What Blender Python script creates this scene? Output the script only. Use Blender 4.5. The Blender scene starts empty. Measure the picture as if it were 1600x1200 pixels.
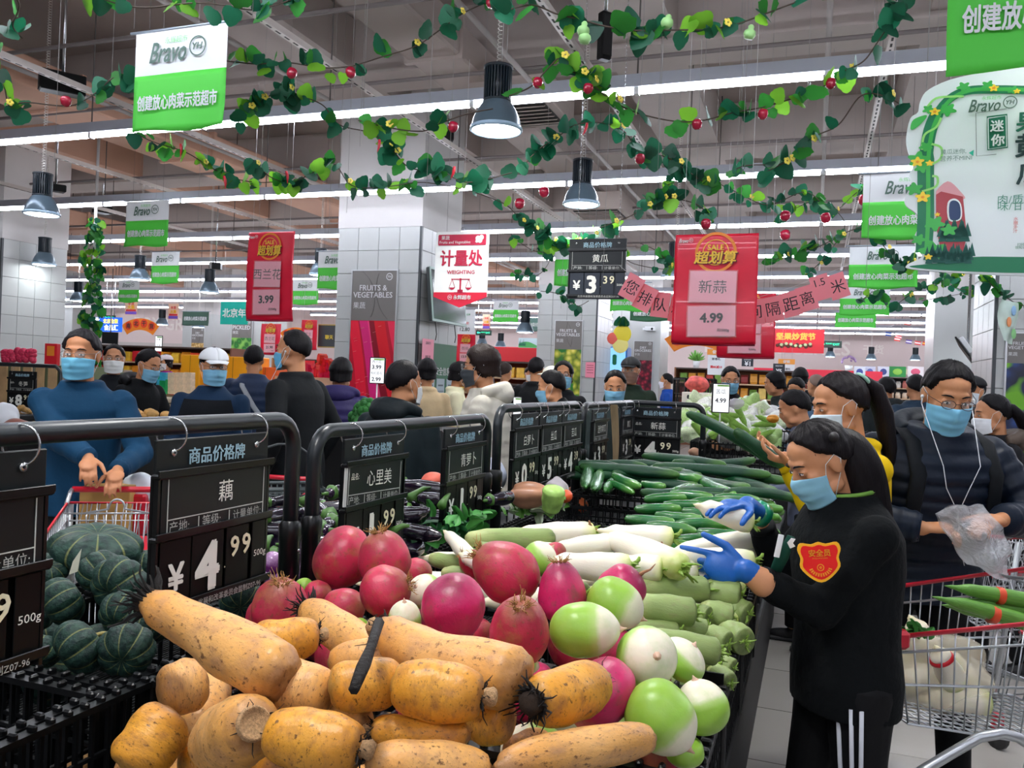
import bpy, bmesh, math, random
import numpy as np
from mathutils import Vector, Matrix, Euler, Quaternion
random.seed(7); NR = np.random.RandomState(5)
S = bpy.context.scene; COL = S.collection
PI = math.pi; R = math.radians
# ---------- camera ----------
CH = 1.53; FPX = 1300.0; ROLL = 0.040; YAW = R(20)
cam = bpy.data.objects.new('camera', bpy.data.cameras.new('camera')); COL.objects.link(cam)
cam.data.sensor_width = 36; cam.data.lens = FPX/1600*36; cam.data.shift_y = -8/1600
cam.location = (0, 0, CH)
cam.rotation_euler = (Matrix.Rotation(PI/2, 3, 'X') @ Matrix.Rotation(ROLL, 3, 'Z')).to_euler()
cam.data.clip_start = .05; cam.data.clip_end = 200
S.camera = cam
# ---------- light and exposure ----------
S.view_settings.view_transform = 'Standard'; S.view_settings.look = 'None'
S.view_settings.exposure = 0.85; S.view_settings.gamma = 1; S.view_settings.use_curve_mapping = False
TUBE_EMIT = 21.0; PENDANT_W = 55.0; WORLD_E = 0.10
w = bpy.data.worlds.new('world'); S.world = w; w.use_nodes = True
w.node_tree.nodes['Background'].inputs[0].default_value = (.86, .93, 1, 1)
w.node_tree.nodes['Background'].inputs[1].default_value = WORLD_E
# ---------- coordinates ----------
cY, sY = math.cos(YAW), math.sin(YAW); cR, sR = math.cos(ROLL), math.sin(ROLL)
def G(a, b, z=0): return Vector((a*cY + b*sY, -a*sY + b*cY, z))      # store grid to world
def toG(v): return (v[0]*cY - v[1]*sY, v[0]*sY + v[1]*cY)
def ray(px, py):
    dx, dy = px-800, py-592
    return Vector(((dx*cR + dy*sR)/FPX, 1, -(-dx*sR + dy*cR)/FPX))
def P(px, py, d): return Vector((0, 0, CH)) + ray(px, py)*d
def PZ(px, py, z):
    r = ray(px, py); return P(px, py, (z-CH)/r.z)
def PB(px, py, b):
    r = ray(px, py); return P(px, py, b/(r.x*sY + r.y*cY))
def PA(px, py, a):
    r = ray(px, py); return P(px, py, a/(r.x*cY - r.y*sY))
GR = -YAW                                                             # z rotation of grid aligned things
# ---------- materials ----------
def hexc(h):
    h = h.lstrip('#'); h = h if len(h) == 6 else ''.join(x*2 for x in h); c = [int(h[i:i+2], 16)/255 for i in (0, 2, 4)]
    return tuple([(x/12.92 if x <= .04045 else ((x+.055)/1.055)**2.4) for x in c] + [1])
MATS = {}
def M(col, rough=.5, metal=0, var=0, sc=8, bump=0, bsc=40, emit=0, trans=0, coat=0, stretch=None, alpha=1, sheen=0, spec=None):
    key = (col, rough, metal, var, sc, bump, bsc, emit, trans, coat, stretch, alpha, sheen, spec)
    if key in MATS: return MATS[key]
    m = bpy.data.materials.new('m_' + str(len(MATS))); m.use_nodes = True; MATS[key] = m
    nt = m.node_tree; b = nt.nodes['Principled BSDF']; c = hexc(col)
    b.inputs['Base Color'].default_value = c; b.inputs['Roughness'].default_value = rough
    b.inputs['Metallic'].default_value = metal
    if spec is not None: b.inputs['Specular IOR Level'].default_value = spec
    if coat: b.inputs['Coat Weight'].default_value = coat
    if sheen: b.inputs['Sheen Weight'].default_value = sheen
    if trans: b.inputs['Transmission Weight'].default_value = trans
    if alpha < 1: b.inputs['Alpha'].default_value = alpha
    if emit: b.inputs['Emission Color'].default_value = c; b.inputs['Emission Strength'].default_value = emit
    if var or bump:
        tc = nt.nodes.new('ShaderNodeTexCoord'); mp = nt.nodes.new('ShaderNodeMapping')
        nt.links.new(tc.outputs['Object'], mp.inputs[0])
        if stretch: mp.inputs['Scale'].default_value = stretch
        if var:
            n = nt.nodes.new('ShaderNodeTexNoise'); n.inputs['Scale'].default_value = sc; n.inputs['Detail'].default_value = 5
            nt.links.new(mp.outputs[0], n.inputs[0])
            cr = nt.nodes.new('ShaderNodeValToRGB')
            k = var
            cr.color_ramp.elements[0].position = .3; cr.color_ramp.elements[1].position = .7
            cr.color_ramp.elements[0].color = tuple([x*(1-k) for x in c[:3]] + [1])
            cr.color_ramp.elements[1].color = tuple([min(1, x*(1+k)) for x in c[:3]] + [1])
            nt.links.new(n.outputs[0], cr.inputs[0]); nt.links.new(cr.outputs[0], b.inputs['Base Color'])
        if bump:
            n2 = nt.nodes.new('ShaderNodeTexNoise'); n2.inputs['Scale'].default_value = bsc; n2.inputs['Detail'].default_value = 4
            nt.links.new(mp.outputs[0], n2.inputs[0])
            bp = nt.nodes.new('ShaderNodeBump'); bp.inputs['Strength'].default_value = bump; bp.inputs['Distance'].default_value = .01
            nt.links.new(n2.outputs[0], bp.inputs['Height']); nt.links.new(bp.outputs[0], b.inputs['Normal'])
    return m
def EM(col, s):
    key = ('em', col, s)
    if key in MATS: return MATS[key]
    m = bpy.data.materials.new('glow'); m.use_nodes = True; nt = m.node_tree; MATS[key] = m
    nt.nodes.remove(nt.nodes['Principled BSDF']); e = nt.nodes.new('ShaderNodeEmission')
    e.inputs[0].default_value = hexc(col); e.inputs[1].default_value = s
    nt.links.new(e.outputs[0], nt.nodes['Material Output'].inputs[0]); return m
def ramp_mat(name, stops, rough, coord='x', noise=.15, nsc=6, spots=None, bump=.15, bsc=30, lo=-1, hi=1, coat=0, spec=.5, wave=None, sss=0, st=1):
    """colour ramp along one object axis (lo..hi), disturbed by noise, with darker blotches"""
    m = bpy.data.materials.new(name); m.use_nodes = True; nt = m.node_tree; N = nt.nodes; L = nt.links
    b = N['Principled BSDF']; b.inputs['Roughness'].default_value = rough; b.inputs['Coat Weight'].default_value = coat
    b.inputs['Specular IOR Level'].default_value = spec
    tc = N.new('ShaderNodeTexCoord'); oi = N.new('ShaderNodeObjectInfo')
    off = N.new('ShaderNodeVectorMath'); off.operation = 'ADD'
    cx = N.new('ShaderNodeCombineXYZ'); mu = N.new('ShaderNodeMath'); mu.operation = 'MULTIPLY'; mu.inputs[1].default_value = 37
    L.new(oi.outputs['Random'], mu.inputs[0]); 
    for i in range(3): L.new(mu.outputs[0], cx.inputs[i])
    pre = N.new('ShaderNodeVectorMath'); pre.operation = 'MULTIPLY'; pre.inputs[1].default_value = (st, 1, 1); L.new(tc.outputs['Object'], pre.inputs[0]); L.new(pre.outputs[0], off.inputs[0]); L.new(cx.outputs[0], off.inputs[1])
    sp = N.new('ShaderNodeSeparateXYZ'); L.new(tc.outputs['Object'], sp.inputs[0])
    mr = N.new('ShaderNodeMapRange'); mr.inputs[1].default_value = lo; mr.inputs[2].default_value = hi
    L.new(sp.outputs['XYZ'.index(coord.upper())], mr.inputs[0])
    n = N.new('ShaderNodeTexNoise'); n.inputs['Scale'].default_value = nsc; n.inputs['Detail'].default_value = 6; L.new(off.outputs[0], n.inputs[0])
    ad = N.new('ShaderNodeMath'); ad.operation = 'MULTIPLY_ADD'; ad.inputs[1].default_value = noise*2
    s2 = N.new('ShaderNodeMath'); s2.operation = 'SUBTRACT'; s2.inputs[1].default_value = .5; L.new(n.outputs[0], s2.inputs[0])
    L.new(s2.outputs[0], ad.inputs[0]); L.new(mr.outputs[0], ad.inputs[2])
    cr = N.new('ShaderNodeValToRGB'); el = cr.color_ramp.elements
    while len(el) < len(stops): el.new(.5)
    for e_, (p_, c_) in zip(el, stops): e_.position = p_; e_.color = hexc(c_)
    L.new(ad.outputs[0], cr.inputs[0]); out = cr.outputs[0]
    for (scol, ssc, lo_, hi_, amt) in (spots or []):
        n3 = N.new('ShaderNodeTexNoise'); n3.inputs['Scale'].default_value = ssc; n3.inputs['Detail'].default_value = 7; n3.inputs['Roughness'].default_value = .65
        L.new(off.outputs[0], n3.inputs[0])
        r3 = N.new('ShaderNodeMapRange'); r3.inputs[1].default_value = lo_; r3.inputs[2].default_value = hi_; r3.inputs[4].default_value = amt
        L.new(n3.outputs[0], r3.inputs[0])
        mx = N.new('ShaderNodeMix'); mx.data_type = 'RGBA'; L.new(r3.outputs[0], mx.inputs[0]); L.new(out, mx.inputs[6]); mx.inputs[7].default_value = hexc(scol)
        out = mx.outputs[2]
    L.new(out, b.inputs['Base Color'])
    n2 = N.new('ShaderNodeTexNoise'); n2.inputs['Scale'].default_value = bsc; n2.inputs['Detail'].default_value = 5; L.new(off.outputs[0], n2.inputs[0])
    bp = N.new('ShaderNodeBump'); bp.inputs['Strength'].default_value = bump; bp.inputs['Distance'].default_value = .004
    L.new(n2.outputs[0], bp.inputs['Height']); L.new(bp.outputs[0], b.inputs['Normal'])
    if sss:
        b.inputs['Subsurface Weight'].default_value = sss; b.inputs['Subsurface Radius'].default_value = (.02, .012, .006); b.inputs['Subsurface Scale'].default_value = .5
    return m
# ---------- object helpers ----------
def setp(o, label=None, cat=None, group=None, kind=None):
    if label: o['label'] = label
    if cat: o['category'] = cat
    if group: o['group'] = group
    if kind: o['kind'] = kind
    return o
def thing(name, label, cat, loc=(0, 0, 0), rz=0, group=None, rot=None):
    o = bpy.data.objects.new(name, None); COL.objects.link(o); o.location = loc
    o.rotation_euler = rot if rot is not None else (0, 0, rz); o.empty_display_size = .1
    return setp(o, label, cat, group)
def link(name, me, parent=None, loc=None, rot=None, scale=None):
    o = bpy.data.objects.new(name, me); COL.objects.link(o)
    if parent: o.parent = parent
    if loc is not None: o.location = loc
    if rot is not None: o.rotation_euler = rot
    if scale is not None: o.scale = scale if hasattr(scale, '__len__') else (scale,)*3
    return o
KIDS = {}
def copy_tree(o, loc=None, rz=None, label=None, group=None, rot=None, scale=None):
    def rec(x, par):
        c = x.copy(); COL.objects.link(c)
        if par: c.parent = par
        for ch in list(x.children): rec(ch, c)
        return c
    kids = list(o.children)
    c = o.copy(); COL.objects.link(c)
    for ch in kids: rec(ch, c)
    if loc is not None: c.location = loc
    if rz is not None: c.rotation_euler = (0, 0, rz)
    if rot is not None: c.rotation_euler = rot
    if scale is not None: c.scale = scale if hasattr(scale, '__len__') else (scale,)*3
    if label: c['label'] = label
    if group: c['group'] = group
    return c
def frame_from(x=None, y=None, z=None):
    """rotation matrix with given local axes (two given, third derived)"""
    if z is None:
        x = Vector(x).normalized(); y = Vector(y); y = (y - x*y.dot(x)).normalized(); z = x.cross(y)
    elif y is None:
        z = Vector(z).normalized(); x = Vector(x); x = (x - z*x.dot(z)).normalized(); y = z.cross(x)
    return Matrix((x, y, z)).transposed()
class MB:
    def __init__(s): s.v = []; s.f = []; s.sm = []
    def add(s, vs, fs, smooth=True):
        o = len(s.v); s.v += [tuple(v) for v in vs]; s.f += [tuple(i+o for i in f) for f in fs]; s.sm += [smooth]*len(fs); return s
    def box(s, c, d, rz=0, bev=0, m=None):
        x, y, z = d[0]/2, d[1]/2, d[2]/2; c = Vector(c); ro = Matrix.Rotation(rz, 3, 'Z') if m is None else m
        if not bev:
            vs = [c + ro @ Vector(p) for p in ((-x,-y,-z),(x,-y,-z),(x,y,-z),(-x,y,-z),(-x,-y,z),(x,-y,z),(x,y,z),(-x,y,z))]
            return s.add(vs, [(0,3,2,1),(4,5,6,7),(0,1,5,4),(1,2,6,5),(2,3,7,6),(3,0,4,7)], False)
        e = bev; rings = []
        for (zz, k) in ((-z, e), (-z+e, 0), (z-e, 0), (z, e)):
            X, Y = x-k, y-k; q = e if k == 0 else e*.4
            rings.append([c + ro @ Vector(p) for p in ((-X+q,-Y,zz),(X-q,-Y,zz),(X,-Y+q,zz),(X,Y-q,zz),(X-q,Y,zz),(-X+q,Y,zz),(-X,Y-q,zz),(-X,-Y+q,zz))])
        return s.rings(rings, caps=True, smooth=False)
    def rings(s, rings, caps=True, smooth=True, closed=True):
        n = len(rings[0]); vs = [p for r in rings for p in r]; fs = []
        for i in range(len(rings)-1):
            for j in range(n if closed else n-1):
                k = (j+1) % n; fs.append((i*n+j, i*n+k, (i+1)*n+k, (i+1)*n+j))
        if caps and closed: fs.append(tuple(range(n))[::-1]); fs.append(tuple(range((len(rings)-1)*n, len(rings)*n)))
        return s.add(vs, fs, smooth)
    def tube(s, pts, r, n=8, closed=False, flat=1, caps=True):
        pts = [Vector(p) for p in pts]; m = len(pts); rr = r if hasattr(r, '__len__') else [r]*m
        T = []
        for i in range(m):
            a = pts[i-1] if (i or closed) else pts[i]; b = pts[(i+1) % m] if (i < m-1 or closed) else pts[i]
            T.append((b-a).normalized() if (b-a).length > 1e-9 else Vector((0, 0, 1)))
        up = Vector((0, 0, 1)) if abs(T[0].z) < .9 else Vector((1, 0, 0))
        x = T[0].cross(up).normalized(); rs = []
        for i in range(m):
            x = (x - T[i]*x.dot(T[i])).normalized(); y = T[i].cross(x)
            rs.append([pts[i] + (x*math.cos(2*PI*k/n) + y*math.sin(2*PI*k/n)*flat)*rr[i] for k in range(n)])
        if closed: rs.append(rs[0])
        return s.rings(rs, caps=caps and not closed)
    def lathe(s, prof, n=24, c=(0, 0, 0), m=None, caps=False):
        c = Vector(c); m = m or Matrix.Identity(3)
        return s.rings([[c + m @ Vector((r*math.cos(2*PI*k/n), r*math.sin(2*PI*k/n), z)) for k in range(n)] for r, z in prof], caps=caps)
    def ball(s, c, rad, n=10, m=None, k=7):
        rad = rad if hasattr(rad, '__len__') else (rad,)*3; m = m or Matrix.Identity(3); c = Vector(c); rs = []
        for i in range(k+1):
            t = -PI/2 + PI*(i+.0)/k; cc = max(math.cos(t), .02)
            rs.append([c + m @ Vector((rad[0]*cc*math.cos(2*PI*j/n), rad[1]*cc*math.sin(2*PI*j/n), rad[2]*math.sin(t))) for j in range(n)])
        return s.rings(rs)
    def plate(s, outline, t, m=None, c=(0, 0, 0)):
        """closed 2D outline in local XZ, thickness t along Y"""
        c = Vector(c); m = m or Matrix.Identity(3); n = len(outline)
        f = [c + m @ Vector((x, -t/2, z)) for x, z in outline]; b = [c + m @ Vector((x, t/2, z)) for x, z in outline]
        return s.add(f+b, [tuple(range(n)), tuple(range(n, 2*n))[::-1]] + [(i, n+i, n+(i+1) % n, (i+1) % n) for i in range(n)], False)
    def grid(s, fn, nu, nv, smooth=True, wrap=False):
        vs = [fn(i/nu, j/nv) for j in range(nv+1) for i in range(nu+1)]; q = nu+1
        return s.add(vs, [(j*q+i, j*q+i+1, (j+1)*q+i+1, (j+1)*q+i) for j in range(nv) for i in range(nu)], smooth)
    def mesh(s, name, mat=None):
        me = bpy.data.meshes.new(name); me.from_pydata(s.v, [], s.f); me.polygons.foreach_set('use_smooth', s.sm)
        if mat: me.materials.append(mat)
        me.update(); return me
    def build(s, name, mat, parent=None, loc=None, rot=None, scale=None): return link(name, s.mesh(name, mat), parent, loc, rot, scale)
def top(o, label, cat, group=None): return setp(o, label, cat, group)
def struct(o): o['kind'] = 'structure'; return o
TS = bpy.data.scenes.new('workbench')
def evaluated_mesh(o):
    TS.collection.objects.link(o); vl = TS.view_layers[0]; vl.update(); dg = vl.depsgraph
    me = bpy.data.meshes.new_from_object(o.evaluated_get(dg)); bpy.data.objects.remove(o); return me
_TX = {}
def text_mesh(s, mat, bold=.0, shear=0, space=1):
    key = (s, mat.name, bold, shear, space)
    if key in _TX: return _TX[key]
    cu = bpy.data.curves.new('t', 'FONT'); cu.body = s; cu.size = 1; cu.align_x = 'CENTER'; cu.resolution_u = 2
    cjk = True; cu.offset = 0; cu.shear = shear; cu.space_character = space; cu.space_line = .9
    me = evaluated_mesh(bpy.data.objects.new('t', cu)); me.materials.clear(); me.materials.append(mat)
    if cjk and bold:
        nv = len(me.vertices); bm = bmesh.new(); bm.from_mesh(me); src = bm.copy()
        for ci, (dx, dy) in enumerate(((1, 1), (-1, 1), (1, -1), (-1, -1), (1.4, 0), (-1.4, 0))):
            c = src.copy(); bmesh.ops.translate(c, vec=(dx*bold*.7, dy*bold*.7, .0003*(ci+1)), verts=c.verts); tm = bpy.data.meshes.new('x'); c.to_mesh(tm); bm.from_mesh(tm); bpy.data.meshes.remove(tm); c.free()
        bm.to_mesh(me); bm.free(); src.free()
    v = np.empty(len(me.vertices)*3); me.vertices.foreach_get('co', v); v = v.reshape(-1, 3)
    mn, mx = v.min(0), v.max(0); lz = v[:, 2].copy(); v -= (mn+mx)/2; x = v.copy(); v[:, 1] = -lz; v[:, 2] = x[:, 1]   # stand up, facing -Y
    me.vertices.foreach_set('co', v.ravel()); me.update(); me.name = 'lettering'
    _TX[key] = (me, mx[0]-mn[0], mx[1]-mn[1]); return _TX[key]
def txt(s, mat, parent, x, y, z, w=None, h=None, bold=0., shear=0, name='lettering', rot=None, space=1):
    """centre the words at x,z on the plane y of the parent; fitted to width w and/or height h"""
    me, mw, mh = text_mesh(s, mat, bold, shear, space)
    if w and h: sx, sz = w/mw, h/mh
    elif w: sx = sz = w/mw
    else: sx = sz = h/mh
    return link(name, me, parent, (x, y, z), rot, (sx, 1, sz))
# ================= the setting =================
m_slab = M('#a3968f', .9, var=.10, sc=.6, bump=.2, bsc=3)
m_beam = M('#b4a9a3', .9, var=.08, sc=.8)
m_beige = M('#c99f88', .9, var=.08, sc=.5)
m_wall = M('#dccac6', .85, var=.03, sc=.3)
m_white = M('#d9d9da', .6); m_plaster = M('#c8c5c3', .8, var=.03, sc=2)
def brick_floor():
    m = bpy.data.materials.new('floor_tiles'); m.use_nodes = True; nt = m.node_tree; b = nt.nodes['Principled BSDF']
    t = nt.nodes.new('ShaderNodeTexBrick'); t.offset = 0; tc = nt.nodes.new('ShaderNodeTexCoord'); nt.links.new(tc.outputs['Object'], t.inputs[0])
    t.inputs['Scale'].default_value = 1; t.inputs['Brick Width'].default_value = .6; t.inputs['Row Height'].default_value = .6; t.inputs['Mortar Size'].default_value = .004
    t.inputs['Color1'].default_value = hexc('#aaa6a0'); t.inputs['Color2'].default_value = hexc('#b4b0a9'); t.inputs['Mortar'].default_value = hexc('#5d5952')
    nt.links.new(t.outputs[0], b.inputs['Base Color']); b.inputs['Roughness'].default_value = .25; return m
fl = MB().box((0, 8, -.054), (90, 80, .1)).build('floor', brick_floor(), rot=(0, 0, GR)); struct(fl)
tile = MB().box((0, 0, 0), (.596, .596, .008), bev=.002).mesh('tile', M('#b0aca6', .22, var=.06, sc=3))
for i in range(9):
    for j in range(11):
        c = G(.3+i*.6, 1.2+j*.6, 0); t = link('tile', tile, fl); t.location = (.3+i*.6, 1.2+j*.6, 0)
struct(MB().box((0, 8, 5.15), (90, 80, .1)).build('ceiling', m_slab, rot=(0, 0, GR)))
# beams of the slab
bm_ = MB()
n = 0
for b in (1.2, 4.2, 7.6, 11.0, 14.4, 17.8, 21.2, 24.6, 28, 31.4):
    n += 1
    struct(MB().box((0, b, 4.82), (80, .55, .56)).build('trim_%d' % n, m_beam, rot=(0, 0, GR)))
for a in (-28.7, -22.8, -16.7, -10.85, -4.85, -1.6, 1.1, 7.5, 13):
    n += 1
    struct(MB().box((a, 12, 4.84), (.7, 40, .5)).build('trim_%d' % n, m_beige if a < -5 else m_beam, rot=(0, 0, GR)))
# dropped ducts
for (a, w_, z) in ((-7.6, .8, 4.3), (-3.2, .5, 4.42), (3.6, .9, 4.25), (-14, .9, 4.3), (-20, .7, 4.3)):
    o = MB()
    for k in range(18): o.box((a, 1.5+k*2.0, z), (w_, 1.96, .3), bev=.02); o.box((a, 2.5+k*2.0, z), (w_+.05, .05, .35))
    n += 1; struct(o.build('trim_%d' % n, m_beige if a < -5 else m_slab, rot=(0, 0, GR)))
# outer walls
W = [('wall_back_left', (-31, 25.1, 2.5), (26, .2, 5.3)), ('wall_back', (3, 33.1, 2.5), (42, .2, 5.3)), ('wall_return', (-18.1, 29.1, 2.5), (.2, 8, 5.3)),
     ('wall_left', (-44, 8, 2.5), (.2, 78, 5.3)), ('wall_right', (24, 8, 2.5), (.2, 78, 5.3)), ('wall_rear', (-10, -12, 2.5), (68, .2, 5.3))]
for nm, c, d in W: struct(MB().box(c, d).build(nm, m_wall, rot=(0, 0, GR)))
# lower white dado on the back walls
struct(MB().box((-31, 24.95, .9), (26, .1, 2.9)).build('baseboard_back_left', M('#c2bab4', .7), rot=(0, 0, GR)))
struct(MB().box((3, 32.95, .9), (42, .1, 1.9)).build('baseboard_back', M('#d8cfc2', .7), rot=(0, 0, GR)))
for s_, x, z, w_, bb in (('DRY GROCERIES', -22.1, 3.08, 4.9, 24.98), ('DRY GROCERIES', -1.45, 3.13, 5.25, 32.98), ('干货', 1.95, 3.13, .7, 32.98)):
    t = thing('wall_lettering', {('DRY GROCERIES', 24.98): 'raised pale DRY GROCERIES lettering on the mauve wall, left end of the shop', ('DRY GROCERIES', 32.98): 'large raised white DRY GROCERIES letters on the far mauve wall above the shelves',
              ('干货', 32.98): 'two raised white Chinese characters on the far wall beside the letters'}[(s_, bb)], 'lettering', G(x, bb, z), GR)
    txt(s_, M('#e9dfd8', .6), t, 0, -.02, 0, w=w_, bold=.02)
# ---------- columns faced with tiles ----------
m_tile = M('#b9bcba', .35, var=.04, sc=2); m_core = M('#6f7170', .8)
TW = .272
def column(nm, a0, b0, w_=1.09, ztop=3.24, seen_left=False, cols=4, tiles=True):
    c = struct(MB().box((w_/2, w_/2, 2.5), (w_-.03, w_-.03, 5.2)).build(nm, m_core, loc=G(a0, b0), rot=(0, 0, GR)))
    TWx = w_/cols
    link('capping', MB().box((w_/2, w_/2, ztop+(5.1-ztop)/2), (w_+.02, w_+.02, 5.1-ztop)).mesh('capping', m_plaster), c)
    if not tiles:
        link('cladding', MB().box((w_/2, w_/2, ztop/2), (w_, w_, ztop)).mesh('cladding', m_tile), c); return c
    rows = int(round(ztop/TWx)); th = ztop/rows
    tm = MB().box((0, 0, 0), (TWx-.005, .02, th-.005), bev=.002).mesh('tile', m_tile)
    for j in range(rows):
        for i in range(cols):
            link('tile', tm, c, ((i+.5)*TWx, 0, (j+.5)*th))
            link('tile', tm, c, (0 if seen_left else w_, (i+.5)*TWx, (j+.5)*th), (0, 0, PI/2))
    link('cladding', MB().box((w_/2, w_/2+.004, ztop/2), (w_-.012, w_-.012, ztop)).mesh('cladding', m_core), c)
    link('corner_strip', MB().box((w_ if not seen_left else 0, 0, ztop/2), (.03, .03, ztop)).mesh('corner_strip', M('#3c4144', .4)), c)
    return c
pil1 = column('column_peppers', -.6274*8.6, 8.6)
pil2 = column('column_corn', -4.72, 14.2)
pil3 = column('column_beans', -4.3, 18.2, tiles=False)
pil4 = column('column_right', 1.52, 8.6, seen_left=True)
column('column_right_far', 1.72, 14.5, tiles=False, seen_left=True)
column('column_left', -12.0, 8.6, cols=4)
column('column_left_far', -19.6, 22, tiles=False, w_=1.2)
column('column_pickles', -16.9, 21, tiles=False, w_=1.2)
struct(MB().box((-27.2, 24.4, 2.5), (1.6, 1.2, 5)).build('column_corner', m_tile, rot=(0, 0, GR)))
# ---------- rows of strip lights ----------
m_house = M('#b4b8c4', .5); m_clip = M('#dddddd', .4)
tube_me = MB().tube([(-.575, 0, 0), (.575, 0, 0)], .021, 10).mesh('tube', EM('#eef2ff', TUBE_EMIT))
rowlab = ['second row of ceiling strip lights counted from the hanging price boards', 'nearest long row of white ceiling strip lights, behind the big pendant lamp']
for k in range(-4, 11):
    b = 5.53 + k*2.45; a0, a1 = (-9.6, 7.2) if k < 4 else (-30, 9.6)
    if k > 7: a0 = -16.8
    a0 = {0: -8.4, 1: -10.8, 2: -13.2, 3: -16.8}.get(k, a0); 
    if k < 0: a0, a1 = -6, 6
    words = ['nearest', 'second nearest', 'third nearest', 'fourth nearest', 'fifth nearest', 'sixth nearest', 'seventh nearest', 'eighth nearest', 'third farthest', 'second farthest', 'farthest']
    lab = ('%s long row of white strip lights hung across the ceiling' % words[k]) if k >= 0 else '%s row of strip lights, behind the camera and out of the picture' % ['fourth', 'third', 'second', 'first'][k+4]
    t = thing('strip_light', lab, 'light', G(0, b, 3.5), GR, 'rows of strip lights'); segs = int((a1-a0)/1.2)
    L0 = segs*1.2
    link('housing', MB().box((a0+L0/2, 0, .065), (L0, .07, .085)).mesh('housing', m_house), t)
    for i in range(segs):
        link('tube', tube_me, t, (a0+.6+i*1.2, 0, 0))
    cl = MB(); rd = MB()
    for i in range(segs+1):
        cl.box((a0+i*1.2, 0, .0), (.03, .05, .05))
        if i % 2 == 0: rd.tube([(a0+i*1.2, 0, .1), (a0+i*1.2, 0, 1.6)], .006, 5)
    setp(cl.build('tube_holder', m_clip, t), kind='stuff'); setp(rd.build('hanging_rod', M('#5a5452', .6), t), kind='stuff')
# slotted channels the rows hang from
for k, a in enumerate((-5.8, -3.45, -1.62, .38, 3.02, 4.6, -8, -10.0)):
    t = thing('slotted_channel', ['pale slotted metal channel running under the slab on the far left', 'slotted metal channel above the long green banner on the left', 'slotted metal channel running away above the cucumber price board',
        'slotted metal channel crossing above the cut-out cucumber sign', 'slotted metal channel at the right above the green banner', 'slotted channel beyond the right edge', 'slotted channel at far left by the column', 'outermost slotted channel on the left'][k], 'rail', G(a, 9, 3.80), GR, 'slotted metal channels')
    t.location = G(a, 9, 3.80)
    link('channel', MB().box((0, 0, 0), (.045, 15, .045)).mesh('channel', M('#bcb3ac', .5)), t)
    sl = MB()
    for j in range(140): sl.box((0, -6.95+j*.1, -.0226), (.014, .055, .002))
    setp(sl.build('slots', M('#2b2624', .8), t), kind='stuff')
# thin conduits
for k, (a, b0, b1, z) in enumerate(((-4.6, 3, 20, 4.2), (-2.4, 3, 22, 4.1), (.0, 2, 22, 4.3), (1.9, 3, 22, 4.15), (-7, 3, 22, 4.2))):
    c = MB().tube([(a, b0, z), (a, b1, z)], .022, 8); o = c.build('conduit', M('#a8a19d', .6), rot=(0, 0, GR)); struct(o); o.name = 'trim_%d' % (60+k)
for k, (b, z) in enumerate(((3.6, 4.25), (5.0, 4.05), (6.6, 4.15), (9.0, 4.1), (12, 4.1), (15, 4.1))):
    c = MB().tube([(-16, b, z), (12, b, z)], .018, 8); o = c.build('conduit', M('#6e6664', .6), rot=(0, 0, GR)); struct(o); o.name = 'trim_%d' % (70+k)
# ---------- pendants ----------
m_fin = M('#16222b', .35, spec=.6); m_shade = M('#5c6f7c', .28, metal=.2); m_rim = M('#a9c4da', .25)
LENS = EM('#f3fbff', 14.0)
def pendant_proto(label, loc, s=1.0, wire=2.0):
    t = thing('pendant_lamp', label, 'lamp', loc, 0, 'high bay pendant lamps')
    fin = MB(); n = 28
    for i in range(n):
        an = 2*PI*i/n; c, s_ = math.cos(an), math.sin(an)
        fin.box((.072*c, .072*s_, .30), (.03, .006, .2), m=Matrix.Rotation(an, 3, 'Z'))
    fin.lathe([(0.01, .20), (.066, .20), (.066, .40), (.01, .40)], 20); fin.lathe([(.02, .395), (.092, .395), (.092, .41), (.02, .41)], 24)
    fin.lathe([(.02, .2), (.09, .2), (.09, .188), (.02, .188)], 24)
    link('heat_sink', fin.mesh('heat_sink', m_fin), t)
    link('shade', MB().lathe([(.084, .19), (.10, .17), (.125, .13), (.147, .08), (.157, .035), (.158, .02), (.15, .02), (.14, .08), (.118, .13), (.08, .17)], 32).mesh('shade', m_shade), t)
    link('rim', MB().lathe([(.156, .034), (.164, .03), (.166, .012), (.158, .004), (.15, .01), (.152, .03)], 32).mesh('rim', m_rim), t)
    link('lens', MB().lathe([(.001, -.006), (.06, -.004), (.11, .002), (.15, .012)], 32).mesh('lens', LENS), t)
    sp = MB(); pts = [];
    for i in range(900):
        z = .41 + wire*i/900; pts.append((.012*math.cos(i*.55), .012*math.sin(i*.55), z))
    link('coiled_cord', sp.tube(pts, .003, 4).mesh('coiled_cord', M('#e2ded8', .5)), t)
    link('steel_wire', MB().tube([(.02, 0, .41), (.02, 0, .41+wire)], .0015, 4).mesh('steel_wire', m_clip), t)
    return t
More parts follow.
